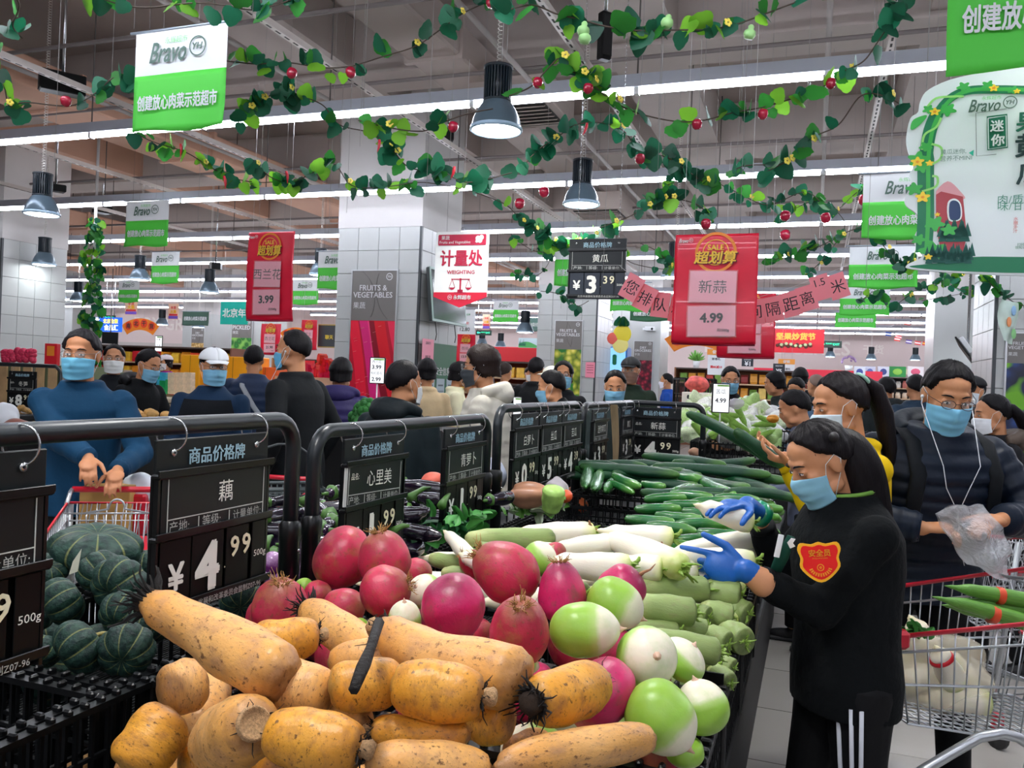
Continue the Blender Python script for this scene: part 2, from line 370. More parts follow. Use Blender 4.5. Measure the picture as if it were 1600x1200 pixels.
PEN = [(775, 207, 5.2, 'largest and nearest pendant lamp, coiled cord, top centre'), (908, 322, 7.4, 'pendant lamp above the hanging cucumber price board'),
       (65, 337, 8.1, 'pendant lamp at the left edge under the second light row'), (69, 415, 12.2, 'smaller pendant lamp below the left edge one, beside the leafy pole'),
       (500, 431, 12.6, 'pendant lamp between the red sale sheet and the pepper column'), (122, 471, 17, 'tiny pendant lamp left of the leafy pole, by the small green banner'),
       (218, 438, 13.8, 'pendant lamp partly hidden by the small green banner'), (327, 458, 14.4, 'pendant lamp above the turquoise sign'),
       (89, 466, 16, 'pendant lamp in front of the left wall'), (253, 508, 22, 'pendant over the orange fan banner, left one'), (310, 512, 22, 'pendant hanging over the dark green sign'),
       (1055, 435, 9.6, 'pendant partly hidden by the big red sale sheet'), (820, 520, 15.5, 'pendant left of the corn poster column'),
       (1540, 520, 12, 'pendant lamp nearest the right column'), (1518, 530, 13.3, 'second pendant from the right column'), (1497, 535, 14.6, 'third pendant from the right column'), (1481, 541, 16, 'fourth pendant from the right column'),
       (1297, 520-0+38, 27, 'tiny pendant below the exit sign'), (1361, 562, 27, 'tiny pendant under the white wall characters'), (1430, 563, 27, 'tiny pendant before the pale wall at right'),
       (753, 539, 24, 'tiny pendant before the far wall, left of pair'), (782, 543, 24, 'tiny pendant before the far wall, right of pair')]
pen0 = None
for i, (px, py, d, lab) in enumerate(PEN):
    loc = P(px, py, d) - Vector((0, 0, .0))
    if i == 0: pen0 = pendant_proto(lab, loc)
    else: copy_tree(pen0, loc, label=lab)
    if i in (0, 1, 4):
        l = bpy.data.lights.new('lamp_light', 'SPOT'); l.energy = PENDANT_W; l.spot_size = R(120); l.spot_blend = .6; l.shadow_soft_size = .14; l.color = (1, .96, .9)
        lo = bpy.data.objects.new('lamp_light', l); COL.objects.link(lo); lo.location = loc - Vector((0, 0, .03))
# spots over the produce island (out of frame, the same pendants carried on toward the camera)
for i, (a, b) in enumerate(((-.75, .6), (-1.1, 2.6), (.8, 3.4), (-3.3, 2.2))):
    q = G(a, b, 3.05)
    t = copy_tree(pen0, q, label=['pendant lamp over the lotus roots, above the picture', 'pendant lamp over the daikon, above the picture', 'pendant lamp over the trolleys, above the picture', 'pendant lamp over the left aisle, above the picture'][i])
    l = bpy.data.lights.new('lamp_light', 'SPOT'); l.energy = PENDANT_W; l.spot_size = R(110); l.spot_blend = .6; l.shadow_soft_size = .14; l.color = (1, .97, .93)
    lo = bpy.data.objects.new('lamp_light', l); COL.objects.link(lo); lo.location = q - Vector((0, 0, .03))
# ================= rails, price boards, banners =================
m_rail = M('#1d2327', .32, spec=.5); m_blk = M('#080a0b', .42, spec=.25); m_blk2 = M('#0c0f10', .3, spec=.4); m_blk3 = M('#12181a', .4, spec=.35)
m_chalk = M('#eef0e6', .6); m_cream = M('#f0ebc8', .6); m_head = M('#a9cfdd', .6); m_metal = M('#c9ccce', .25, metal=.9); m_line = M('#b9beb9', .5)
m_black_txt = M('#1d1b22', .6)
RA = -1.17
def rail(label, b0, b1, z, zb=.72, along_u=False, r=.0185, a=RA, p0=None):
    L = b1-b0
    t = thing('price_rail', label, 'rail', G(a, b0, zb) if not along_u else G(b0, a, zb), R(90)+GR if not along_u else GR, 'bent black price rails')
    H = z-zb; rc = .07
    pts = [(0, 0, .35)] + [(rc-rc*math.cos(q), 0, H-rc+rc*math.sin(q)) for q in np.linspace(0, PI/2, 7)] + [(L-rc+rc*math.sin(q), 0, H-rc+rc*math.cos(q)) for q in np.linspace(0, PI/2, 7)] + [(L, 0, .35)]
    link('top_bar', MB().tube(pts, r, 14).mesh('top_bar', m_rail), t)
    for x in (0, L):
        link('post_sleeve', MB().lathe([(.0, 0), (r*1.35, 0), (r*1.35, .40), (r*1.45, .405), (r*1.45, .44), (r*1.05, .45)], 14).mesh('post_sleeve', m_blk2), t, (x, 0, 0))
        link('screw', MB().ball((0, 0, 0), .004, 6, k=4).mesh('screw', m_metal), t, (x, -r*1.4, .38))
    return t
rail('bent black rail nearest the camera, carrying the lotus root price board', .25, 1.70, 1.413)
rail('bent black rail with the boards over the red radishes', 1.79, 2.96, 1.378)
rail('bent black rail carrying three boards in a row above the daikon', 3.07, 4.26, 1.41)
rail('bent black rail beside the green cucumbers with a wooden stake on it', 4.36, 5.66, 1.402)
rail('straight black rail running across behind the cucumbers', -1.24, -.70, 1.40, along_u=True, a=5.75)
# extra bar behind rail 3/4
def price_board(loc, rz, name, big, cents, label, w=.34, h=.345, unit='500g', lbl='', slots=True, group='black price boards', tilt=0, foot=True, rings=True, hd='商品价格牌', skew=False, dark=m_blk):
    t = thing('price_board', label, 'sign', loc, rz, group); t.rotation_euler = (tilt, 0, rz)
    hh = h*.20; y0 = -.012
    link('header', MB().box((0, 0, -hh/2), (w, .008, hh), bev=.002).mesh('header', m_blk3), t)
    link('backing', MB().box((0, .004, -hh-(h-hh)/2), (w, .006, h-hh)).mesh('backing', dark), t)
    for k, (zz) in enumerate((hh, hh+(h-hh)*.43, h-.018)):
        m = MB().box((0, -.008, -zz), (w+.012, .022, .010), bev=.003).box((0, -.017, -zz+.006), (w+.012, .004, .012), bev=.001)
        link('ledge', m.mesh('ledge', m_blk2), t)
    for sx in (-1, 1): link('side_strip', MB().box((sx*(w/2-.004), -.004, -(h+hh)/2), (.006, .014, h-hh)).mesh('side_strip', m_blk2), t)
    zn = -(hh+(h-hh)*.21); hn = (h-hh)*.40
    card = link('name_card', MB().box((0, 0, 0), (w-.02, .003, hn)).mesh('name_card', m_blk3), t, (-.012 if skew else 0, -.010, zn), (0, R(2) if skew else 0, 0))
    if skew: link('card_edge', MB().box((-w/2+.014, 0, 0), (.012, .004, hn)).mesh('card_edge', M('#cfd3cf', .5)), card)
    fr = MB()
    for (x, z, a_, b_) in ((0, -hn*.24, w-.05, .002), (w/2-.024, 0, .002, hn-.008), (-w/2+.026, 0, .002, hn-.008), (-w*.17, -hn*.37, .002, hn*.2), (w*.10, -hn*.37, .002, hn*.2)):
        fr.box((x, -.0025, z), (a_, .001, b_))
    link('ruled_lines', fr.mesh('ruled_lines', m_line), card)
    txt(name, m_chalk, card, w*.06, -.003, hn*.12, h=hn*.40, bold=.0)
    if lbl: txt(lbl, m_chalk, card, -w*.33, -.003, hn*.2, h=hn*.16)
    for s_, x, wd in (('产地:', -w*.33, .16), ('等级:', -w*.06, .16), ('计量单位:', w*.27, .27)): txt(s_, m_line, card, x, -.003, -hn*.38, w=w*wd)
    # digit cards
    zc = -(hh+(h-hh)*.69); hc = (h-hh)*.47
    xs = [(-w*.34, .25), (-w*.07, .28), (w*.20, .22), (w*.41, .14)]
    for i, (x, ww) in enumerate(xs): link('digit_card', MB().box((x, -.009, zc), (w*ww-.002, .003, hc), bev=.0008).mesh('digit_card', dark), t)
    txt('¥', m_chalk, t, -w*.34, -.0118, zc-hc*.05, h=hc*.42, bold=.03)
    txt(big, m_chalk, t, -w*.08, -.0118, zc-hc*.02, h=hc*.78, bold=.045)
    txt(cents, m_cream, t, w*.22, -.0118, zc+hc*.18, h=hc*.34, bold=.02, space=1.25)
    txt('.', m_cream, t, w*.08, -.0118, zc-hc*.12, h=.004)
    if unit: txt(unit, m_chalk, t, w*.42, -.0118, zc-hc*.05, w=w*.12, h=.018)
    txt(hd, m_head, t, 0, -.0055, -hh*.52, w=w*.50, bold=.012)
    if foot: txt('北京市发展和改革委员会监制Z07-96', m_line, t, w*.05, -.0196, -h+.016, w=w*.72)
    for sx in (-1, 1):
        link('eyelet', MB().lathe([(.0025, -.002), (.0065, -.0015), (.0075, .001), (.003, .002)], 14, m=Matrix.Rotation(PI/2, 3, 'X')).mesh('eyelet', m_metal), t, (sx*w*.37, -.006, -hh*.38))
        if rings:
            link('hanging_ring', MB().tube([(0, .028*math.cos(q)-.010+.008, .032*math.sin(q)) for q in np.linspace(0, 2*PI, 25)[:-1]], .0018, 5, closed=True).mesh('hanging_ring', m_metal), t, (sx*w*.37, .004, .0078+.0), (0, 0, R(20)*sx*0+R(25)))
    return t
SR = R(90)+GR
def on_rail(b, z, *a, **k):
    q = G(RA+.016, b, z-.024); return price_board(q, SR, *a, **k)
on_rail(.83, 1.413, '冬瓜', '2', '99', 'black price board cut off by the left edge of the picture', w=.34, rings=True)
on_rail(1.405, 1.413, '藕', '4', '99', 'black price board for lotus root reading 4.99, nearest full board')
on_rail(2.07, 1.378, '心里美', '1', '99', 'black price board for watermelon radish, card slipped askew, 1.99', lbl='品名:', skew=True)
on_rail(2.70, 1.378, '青萝卜', '1', '99', 'black price board for green radish reading 1.99, right end of its rail')
on_rail(3.36, 1.41, '白萝卜', '0', '99', 'black price board for daikon reading 0.99')
on_rail(3.72, 1.41, '丝瓜', '5', '99', 'black price board for sponge gourd reading 5.99')
on_rail(4.07, 1.41, '苦瓜', '4', '39', 'black price board reading 4.39, last of the three on its rail', )
on_rail(4.66, 1.402, '迷你南瓜', '3', '99', 'black price board reading 3.99 left of the wooden stake')
on_rail(5.40, 1.402, '黄瓜', '3', '39', 'black price board reading 3.39 right of the wooden stake')
price_board(G(-1.02, 5.73, 1.372), GR, '新蒜', '4', '99', 'black price board for garlic behind the cucumbers, 4.99', lbl='品名:', w=.345, h=.38)
# wooden stake hung from the rail
q = G(RA+.06, 4.93, 1.0)
st = MB()
for i, (z, w_) in enumerate(((0, .004), (.06, .022), (.12, .026), (.26, .026), (.36, .028), (.372, .020))): pass
st.rings([[Vector((sx*w_/2*1.0 + .006*math.sin(z*9), sy*.006, z)) for sx, sy in ((-1,-1),(1,-1),(1,1),(-1,1))] for z, w_ in ((0,.004),(.05,.03),(.12,.034),(.2,.040),(.30,.042),(.385,.045),(.40,.04))], smooth=False)
top(st.build('wooden_stake', M('#8f7a5a', .8, var=.3, sc=20, stretch=(1, 1, .2)), loc=q, rot=(0, R(-3), GR)), 'rough pale wooden stake hanging from the rail by the cucumbers', 'stake')
# hanging cucumber board
c = P(934.5, 373, 5.5)
hb = price_board(c, GR+R(2), '黄瓜', '3', '39', 'navy price board hanging on chains in mid-air, cucumber 3.39', w=.385, h=.40, rings=False, dark=M('#101d2c', .4))
for sx in (-1, 1):
    ch = MB(); z = 0
    for i in range(60): ch.tube([(sx*.14+.003*math.cos(q)*(i % 2), .003*math.cos(q)*(1-i % 2), .01+i*.028+.016*math.sin(q)) for q in np.linspace(0, 2*PI, 7)[:-1]], .0012, 4, closed=True)
    link('chain', ch.mesh('chain', m_metal), hb)
# far left bamboo-shoot board
pb = price_board(P(36, 580, 7.2), R(-8), '冬笋', '8', '99', 'small black price board on the far left rail, bamboo shoots 8.99', w=.265, h=.33, unit='', lbl='品名:')
# ---------- green banners ----------
m_banw = M('#dfe3e4', .6, sheen=.1); m_bang = M('#4ecb3f', .6); m_bandk = M('#1f5a38', .6); m_logo = M('#4f6b5f', .6); m_lg = M('#7fcf80', .6)
def flat_ring(x, z, r0, r1, n=28, y=-.004):
    m = MB(); m.rings([[Vector((x+r*math.cos(2*PI*k/n), y, z+r*math.sin(2*PI*k/n))) for k in range(n)] for r in (r0, r1)], caps=False, smooth=False); return m
def logo(par, x, z, h, mat, mat2=None, y=-.004, ch=True):
    """script word, ring and monogram"""
    txt('Bravo', mat, par, x-h*.55, y, z, h=h*.85, w=h*1.9, bold=.015, shear=.35)
    link('emblem_ring', flat_ring(x+h*.95, z+h*.1, h*.36, h*.42, y=y).mesh('emblem_ring', mat), par)
    txt('YH', mat, par, x+h*.95, y, z+h*.1, w=h*.52, bold=.02, shear=.2)
    if ch: txt('永辉超市', mat2 or m_lg, par, x-h*.15, y, z+h*.48, w=h*1.15)
def green_banner(px, py, d, w_, h_, label, green=m_bang, text_only=False, full=True, rod=True, wire=1.6, seed=0):
    t = thing('hanging_banner', label, 'banner', P(px, py, d), GR, 'green and white hanging banners')
    rn = random.Random(seed); ph = rn.random()*6
    def fn(z0, z1):
        def f(u, v):
            z = z0 + (z1-z0)*v; k = max(0, (-z/h_-.75))*4
            return Vector(((u-.5)*w_, .002*math.sin(u*6+ph) + .012*k*math.sin(u*9+ph) - .01*k, z + (.012*k*math.sin(u*7+ph) if v > .9 else 0)))
        return f
    cut = .43 if not text_only else .0
    m = MB()
    if not text_only:
        m.grid(fn(0, -h_*cut), 16, 4); link('white_cloth', m.mesh('white_cloth', m_banw), t)
    g = MB(); g.grid(fn(-h_*cut, -h_), 20, 10); o = link('green_cloth', g.mesh('green_cloth', green), t)
    sm = o.modifiers.new('s', 'SOLIDIFY'); sm.thickness = .002
    zc = -h_*(cut+1)/2+ h_*.0; th = h_*(.155 if not text_only else .3)
    txt('创建放心肉菜示范超市', m_banw, t, 0, -.014, zc, w=w_*.87, h=th, bold=.03)
    if not text_only: logo(t, -w_*.0, -h_*.22, h_*.24, m_logo, y=-.012)
    if rod:
        link('rod', MB().tube([(-w_*.56, 0, .008), (w_*.56, 0, .008)], .0075, 8).mesh('rod', M('#a9b4c0', .3, metal=.6)), t)
        lw = MB()
        for sx in (-.35, .35): lw.tube([(sx*w_, 0, .01), (sx*w_, 0, wire)], .0018, 4)
        link('wire', lw.mesh('wire', M('#555555')), t)
    return t
green_banner(283, 45, 4.55, .625, .555, 'largest green and white banner, upper left, on a grey rod', seed=1)
green_banner(231, 314, 9.7, .63, .53, 'green and white banner above the leafy pole, second from the left group', seed=2)
green_banner(259, 394, 14.8, .62, .56, 'smaller green and white banner left of the red sale sheet', seed=3)
green_banner(202, 438, 19.5, .62, .52, 'tiny green and white banner beside the leafy pole', seed=4)
green_banner(64, 457, 21, .46, .56, 'tiny green banner by the left column', seed=5)
green_banner(1668, -196, 2.42, .6, .56, 'bright green banner cut off by the top right corner', seed=6)
green_banner(1424, 270, 5.3, .56, .42, 'green and white banner peeping out left of the cucumber cut-out sign', seed=7)
green_banner(1381, 385, 7.9, .60, .40, 'green and white banner with leaves across its logo', seed=8)
green_banner(1352, 447, 10.8, .60, .38, 'green banner under a trailing vine, third down on the right', seed=9)
green_banner(1337, 489, 13.2, .60, .23, 'small light green banner with words only, on the right', text_only=True, seed=10)
green_banner(905, 374, 10.2, .60, .57, 'green and white banner half hidden by the hanging cucumber board', seed=11)
green_banner(791, 470, 18.5, .6, .47, 'small green banner right of the weighing sign', seed=12)
green_banner(478, 438, 17, .62, .5, 'green banner just right of the broccoli sale sheet', seed=13)
green_banner(527, 393, 11.5, .6, .52, 'green banner tucked behind the left edge of the pepper column', seed=14)
green_banner(985, 442, 12.3, .58, .42, 'green banner behind the pink paper garland', seed=15)
green_banner(1024, 479, 13.5, .82, .24, 'dark green word banner behind the pink paper garland', green=m_bandk, text_only=True, seed=16)
green_banner(306, 487, 20.5, .80, .34, 'dark green word banner above the far shelves on the left', green=M('#3c5c4c', .6), text_only=True, seed=17)
green_banner(833, 497, 19, .5, .3, 'grey green word banner left of the corn column', green=M('#5e8079', .6), text_only=True, seed=18)
# ---------- red sale sheets ----------
m_red = M('#e00f36', .38, var=.10, sc=5, coat=.3); m_redk = M('#a30f36', .4); m_gold = M('#f4c33a', .5); m_or = M('#f08a2a', .5); m_pink = M('#f191a5', .45); m_pinkc = M('#f39cac', .25, coat=.4)
def sale_sheet(px, py, d, w_, h_, name, price, label, unit='元/500g', logo_x=True, seed=0, wire=1.2, rz=GR, kids=2):
    t = thing('sale_sheet', label, 'poster', P(px, py, d), rz, 'red sale sheets')
    def f(u, v):
        k = max(0, v-.85)*6; return Vector(((u-.5)*w_*(1+.02*v), .004*math.sin(u*8+seed)+.006*math.sin(v*7+seed*2)+.02*k*k, -v*h_ - .008*k*math.sin(u*3.1)))
    m = MB(); m.grid(f, 24, 30); o = link('sheet', m.mesh('sheet', m_red), t); sm = o.modifiers.new('s', 'SOLIDIFY'); sm.thickness = .002
    link('bottom_fold', MB().tube([(-w_*.5, .02, -h_-.002), (0, .018, -h_-.006), (w_*.5, .02, -h_-.002)], .008, 8).mesh('bottom_fold', m_redk), t)
    y = -.016
    r = w_*.25
    link('gold_ring', flat_ring(0, -h_*.17, r*.86, r, y=y+.002).mesh('gold_ring', m_or), t)
    link('gold_ring_inner', flat_ring(0, -h_*.17, r*.6, r*.64, y=y+.002).mesh('gold_ring_inner', m_gold), t)
    txt('SALE', m_gold, t, 0, y, -h_*.125, w=w_*.2, bold=.03)
    txt('超划算', M('#6b1220', .5), t, .004, y+.001, -h_*.215-.004, w=w_*.53, h=h_*.12, bold=.07, shear=.15)
    txt('超划算', m_gold, t, 0, y, -h_*.215, w=w_*.52, h=h_*.12, bold=.03, shear=.15)
    if logo_x: logo(t, -w_*.36, -h_*.06, h_*.045, m_banw, y=y, ch=False)
    for i, (s_, zz, hh, ww, sz, bo) in enumerate(((name, -.485, .285, .56, .12, .0), (price, -.80, .275, .57, .10, .035))):
        pc = link('paper', MB().box((0, 0, 0), (w_*ww, .002, h_*hh)).mesh('paper', m_pinkc), t, (-w_*.02, y-.002, h_*zz), (0, R([.8, -1.2][i]), 0))
        link('plastic_pocket', MB().box((0, -.001, -.0), (w_*(ww+.03), .001, h_*(hh+.02))).mesh('plastic_pocket', M('#ffffff', .08, alpha=.10)), pc, (0, -.004, 0))
        txt(s_, m_black_txt, pc, 0, -.003, h_*(0 if i == 0 else .03), h=h_*sz*(1 if i == 0 else .9), bold=bo)
        if i: txt(unit, m_black_txt, pc, w_*.14, -.003, -h_*.085, h=h_*.035, bold=.01)
    lw = MB()
    for sx in (-.4, .4): lw.tube([(sx*w_, 0, 0), (sx*w_, 0, wire)], .0012, 4)
    link('string', lw.mesh('string', M('#dddddd')), t)
    return t
s1 = sale_sheet(424, 362, 6.6, .435, .70, '西兰花', '3.99', 'red sale sheet for broccoli at 3.99, left of the pepper column', seed=1)
s2 = sale_sheet(1120, 366, 4.5, .44, .59, '新蒜', '4.99', 'large red sale sheet for new garlic at 4.99, centre right', seed=2, unit='元/500g')
s3 = sale_sheet(1168, 458, 6.5, .43, .50, '苦瓜', '5.99', 'red sale sheet at 5.99 sticking out behind the larger one', seed=3, logo_x=False)
sale_sheet(424, 506, 15, .42, .55, '西兰花', '21.90', 'small red sale sheet hanging far off above the navy padded jacket', seed=4, logo_x=False)
sale_sheet(484, 500, 15, .32, .53, '花生', '6.80', 'narrow red sale sheet beside the chalk board sign', seed=5, logo_x=False)
sale_sheet(729, 522, 13, .30, .46, '核桃', '13.90', 'red sale sheet at 13.90 right of the green notice board', seed=6, logo_x=False)
# ---------- weighing sign ----------
c = P(723, 362, 5.8); w_, h_ = .40, .53
t = thing('weighing_sign', 'white hanging sign with red scales and pointed red foot', 'sign', c, GR+R(1))
ol = [(-w_/2+.012, 0), (w_/2-.012, 0), (w_/2, -.012), (w_/2, -h_*.79), (w_/2, -h_*.86), (0, -h_), (-w_/2, -h_*.86), (-w_/2, -.012)]
link('board', MB().plate(ol, .008).mesh('board', M('#eef0f0', .35)), t)
m_cr = M('#b5173f', .4)
link('red_foot', MB().plate([(-w_/2, -h_*.80), (w_/2, -h_*.80), (w_/2, -h_*.86), (0, -h_), (-w_/2, -h_*.86)], .002, c=(0, -.006, 0)).mesh('red_foot', M('#d81b3c', .4)), t)
link('red_header', MB().plate([(-w_*.44, -.02), (w_*.44, -.02), (w_*.45, -.03), (w_*.45, -.088), (w_*.44, -.096), (-w_*.44, -.096), (-w_*.45, -.088), (-w_*.45, -.03)], .002, c=(0, -.006, 0)).mesh('red_header', m_cr), t)
txt('果蔬', m_banw, t, -w_*.31, -.009, -.043, h=.03); txt('Fruits and Vegetables', m_banw, t, -w_*.13, -.009, -.077, w=w_*.58)
fi = MB()
for (x, z, r_) in ((.12, -.05, .02), (.145, -.043, .018), (.135, -.065, .018), (.112, -.07, .012)): fi.ball((x, -.008, z), (r_, .002, r_), 10, k=5)
link('produce_icon', fi.mesh('produce_icon', m_banw), t)
txt('计量处', m_cr, t, 0, -.006, -.185, w=w_*.80, h=.115, bold=.03); txt('WEIGHTING', m_cr, t, 0, -.006, -.283, w=w_*.52, bold=.02)
sc_ = MB(); y = -.006
sc_.box((0, y, -.375), (.012, .003, .1)).box((0, y, -.332), (.14, .003, .006)).box((0, y, -.427), (.09, .003, .008)).box((0, y, -.415), (.04, .003, .02))
for sx in (-1, 1):
    for q in (-1, 1): sc_.tube([(sx*.062, y, -.332), (sx*.062+q*.022, y, -.39)], .0016, 4)
    sc_.grid(lambda u, v: Vector((sx*.062+(u-.5)*.05, y-.001, -.39-.016*math.sin(u*PI)*v)), 8, 1, False)
link('scales_picture', sc_.mesh('scales_picture', m_cr), t)
txt('永辉超市', m_banw, t, .018, -.009, -h_*.865, h=.032, bold=.02)
link('emblem_ring', flat_ring(-.075, -h_*.865, .014, .0165, y=-.009).mesh('emblem_ring', m_banw), t); txt('YH', m_banw, t, -.075, -.009, -h_*.865, w=.02, bold=.02)
link('hanging_loop', MB().tube([(.012*math.cos(q), 0, .018+.012*math.sin(q)) for q in np.linspace(0, 2*PI, 13)[:-1]], .0015, 5, closed=True).mesh('hanging_loop', m_metal), t)
link('string', MB().tube([(0, 0, .03), (0, 0, 1.2)], .0012, 4).mesh('string', M('#dddddd')), t)
# ---------- pink paper garland: each paper is its own sheet on one string ----------
pap = [('您', 987, 449, 28, 'left end'), ('排', 1008, 466, 26, ''), ('队', 1032, 476, 6, ''), ('称', 1060, 484, 8, ''), ('重', 1090, 490, 6, ''), ('间', 1180, 487, -6, ''), ('隔', 1208, 483, -12, ''), ('距', 1236, 475, -16, ''), ('离', 1261, 466, -18, ''), ('1.5', 1283, 449, -18, ''), ('米', 1309, 447, -20, '')]
t = thing('paper_garland', 'string of pink handwritten papers sagging behind the big red sale sheet', 'garland', P(1100, 470, 4.9))
base = t.location.copy()
for s_, px, py, ang, _ in pap:
    q = P(px, py, 4.85 if px < 1100 else 4.9) - base
    pc = link('paper', MB().box((0, 0, 0), (.105, .0015, .148)).mesh('paper', M('#ef8a94', .6)), t, q, (0, R(ang), GR))
    txt(s_, m_black_txt, pc, 0, -.002, .03 if s_ == '1.5' else 0, h=.042 if s_ == '1.5' else .078)
st = MB().tube([P(x, y, 4.93)-base for x, y in ((968, 415), (995, 438), (1030, 458), (1090, 470), (1180, 466), (1240, 448), (1335, 410))], .001, 4)
link('string', st.mesh('string', M('#cccccc')), t)
# ================= produce island =================
m_crate = M('#0b0d0f', .38, spec=.35); m_table = M('#191b1d', .5)
tb = thing('display_table', 'black display table that carries the crates of vegetables', 'table', G(-1.2, 3.3, 0), GR)
link('table_top', MB().box((.23, 0, .70), (1.64, 5.2, .05), bev=.008).box((-.82, -2.05, .70), (.48, 1.1, .05), bev=.008).mesh('table_top', m_table), tb)
link('skirt', MB().box((.23, 0, .345), (1.54, 5.1, .66)).box((-.79, -2.05, .345), (.48, 1.0, .66)).mesh('skirt', M('#0e0f10', .6)), tb)
def crate(label, a0, b0, w_, l_, h_, z, floor='#1d2022', group='black plastic mesh crates', ang=0):
    """crate with lattice sides; a0,b0 = its lower corner in the store grid"""
    t = thing('plastic_crate', label, 'crate', G(a0, b0, z), GR+ang, group)
    def side(L):
        m = MB(); n = max(6, int(L/.034))
        m.box((L/2, 0, h_-.010), (L, .022, .012)).box((L/2, 0, .012), (L, .012, .024)).box((L/2, 0, h_*.50), (L, .007, .007))
        for i in range(n+1): m.box((L*i/n, 0, h_/2), (.006, .008, h_-.01))
        for i in range(n): m.box((L*(i+.5)/n, .0, h_+.0), (L/n*.30, .018, .012), bev=.003)
        return m.mesh('side', m_crate)
    sx, sy = side(w_), side(l_)
    link('side', sx, t, (0, 0, 0)); link('side', sx, t, (0, l_, 0)); link('side', sy, t, (0, 0, 0), (0, 0, R(90))); link('side', sy, t, (w_, 0, 0), (0, 0, R(90)))
    f = MB().box((w_/2, l_/2, .004), (w_-.01, l_-.01, .006)); 
    for i in range(int(w_/.012)): f.box((.008+i*.012, l_/2, .009), (.004, l_-.03, .004))
    link('floor_grid', f.mesh('floor_grid', M(floor, .55)), t)
    for x in (0, w_):
        for y in (0, l_): link('corner_post', MB().box((x, y, h_/2), (.022, .022, h_), bev=.004).mesh('corner_post', m_crate), t)
    return t
ZT = .728
crate('empty black crate at the lower left corner, grey woven floor showing', -1.74, .62, .53, .56, .20, ZT, floor='#55585c')
crate('black crate holding the lotus roots', -1.18, .86, .52, .42, .20, ZT, floor='#1d2022')
crate('black crate under the front green watermelon radishes', -.65, .86, .50, .42, .20, ZT)
crate('black crate along the edge beside the long green radishes', -.65, 1.32, .50, .36, .20, ZT)
crate('black crate under the red watermelon radishes', -1.18, 1.32, .52, .44, .20, ZT)
crate('black crate full of long green radishes', -.65, 1.70, .50, .42, .20, ZT)
crate('black crate holding daikon by the staff woman', -.65, 2.15, .50, .44, .20, ZT)
crate('black crate holding daikon beside the rail', -1.14, 1.80, .48, .80, .20, ZT)
crate('empty black crate lying flat between daikon and cucumbers', -1.13, 2.95, .50, .50, .10, ZT+.10)
crate('black crate with its side walls facing the empty one, short cucumbers inside', -1.14, 4.08, .47, .55, .15, ZT+.085)
crate('second empty black crate behind the daikon', -1.13, 3.50, .5, .5, .1, ZT+.09)
crate('black crate full of cucumbers by the outer edge', -.62, 3.0, .46, .55, .14, ZT+.06)
crate('black crate full of long cucumbers further back', -.62, 3.6, .46, .55, .16, ZT+.07)
crate('black crate of pumpkins behind the lotus price board', -1.74, 1.22, .53, .50, .20, ZT)
crate('black crate of pumpkins further left', -2.25, 1.22, .49, .50, .20, ZT)
crate('black crate of aubergines beyond the pumpkins', -1.74, 1.76, .53, .7, .20, ZT)
crate('black crate of long aubergines behind the radish boards', -1.74, 2.5, .53, .7, .20, ZT)
crate('slatted black crate with gourd and wrapped greens', -1.72, 3.25, .50, .5, .18, ZT)
# --- vegetable bodies: unit meshes along x (-1..1), radius 1 ---
def body(prof, n=22, k=26, bend=0, ridges=0, rn=0, bump=0, seed=0, flat=1, rib_pow=1):
    rnd = random.Random(seed); ph = [rnd.random()*6 for _ in range(6)]; rs = []
    for i in range(k+1):
        t = -1 + 2*i/k; t = math.sin(t*PI/2)*.6 + t*.4 if not rn else t
        r = prof(t); ring = []
        for j in range(n):
            a = 2*PI*j/n; q = r*(1 + ridges*math.cos(a*5+ph[0]) + bump*(math.sin(t*5+a*2+ph[1]) + .6*math.sin(t*9-a*3+ph[2])))
            ring.append(Vector((t, q*math.cos(a) + bend*(1-t*t), q*math.sin(a)*flat)))
        rs.append(ring)
    m = MB(); m.rings(rs); return m
def se(t, p=2.2): return max(0, 1-abs(t)**p)**(1/2)
def ip(t, pts):
    for (x0, y0), (x1, y1) in zip(pts, pts[1:]):
        if t <= x1: u = (t-x0)/(x1-x0); u = u*u*(3-2*u); return y0 + (y1-y0)*u
    return pts[-1][1]
lotus_m = ramp_mat('lotus_skin', [(.0, '#9c7346'), (.12, '#d99a4e'), (.5, '#e6b06a'), (.9, '#dca052'), (1, '#8d6138')], .42, noise=.10, nsc=1.6, spots=[('#b98a60', 1.8, .45, .70, .8), ('#5d3620', 5, .57, .66, .85), ('#2c1a10', 16, .63, .68, .9)], bump=.25, bsc=5, spec=.4, st=2.4)
lotus_y = ramp_mat('lotus_skin_yellow', [(.0, '#a9813f'), (.1, '#dc9830'), (.5, '#e2a23a'), (.92, '#cf8c30'), (1, '#8d6138')], .40, noise=.12, nsc=1.5, spots=[('#a06a3c', 1.6, .48, .70, .8), ('#52311a', 4.5, .57, .66, .85), ('#2c1a10', 14, .63, .68, .9)], bump=.25, bsc=5, spec=.4, st=2.4)
radish_m = ramp_mat('red_radish', [(.0, '#8e1f3a'), (.3, '#bd2448'), (.6, '#c93052'), (.85, '#a82a42'), (1, '#9a5a44')], .42, noise=.18, nsc=1.3, spots=[('#a86040', 1.7, .50, .68, .85), ('#7a4c30', 7, .57, .68, .8), ('#e58a95', 1.1, .6, .8, .4)], bump=.2, bsc=6)
radish_p = ramp_mat('pink_radish', [(.0, '#8f1f4a'), (.3, '#cf2266'), (.65, '#cd2561'), (1, '#7d1a44')], .38, noise=.15, nsc=1.3, spots=[('#8a5048', 1.6, .54, .70, .8), ('#6a4030', 8, .60, .70, .7)], bump=.2, bsc=6)
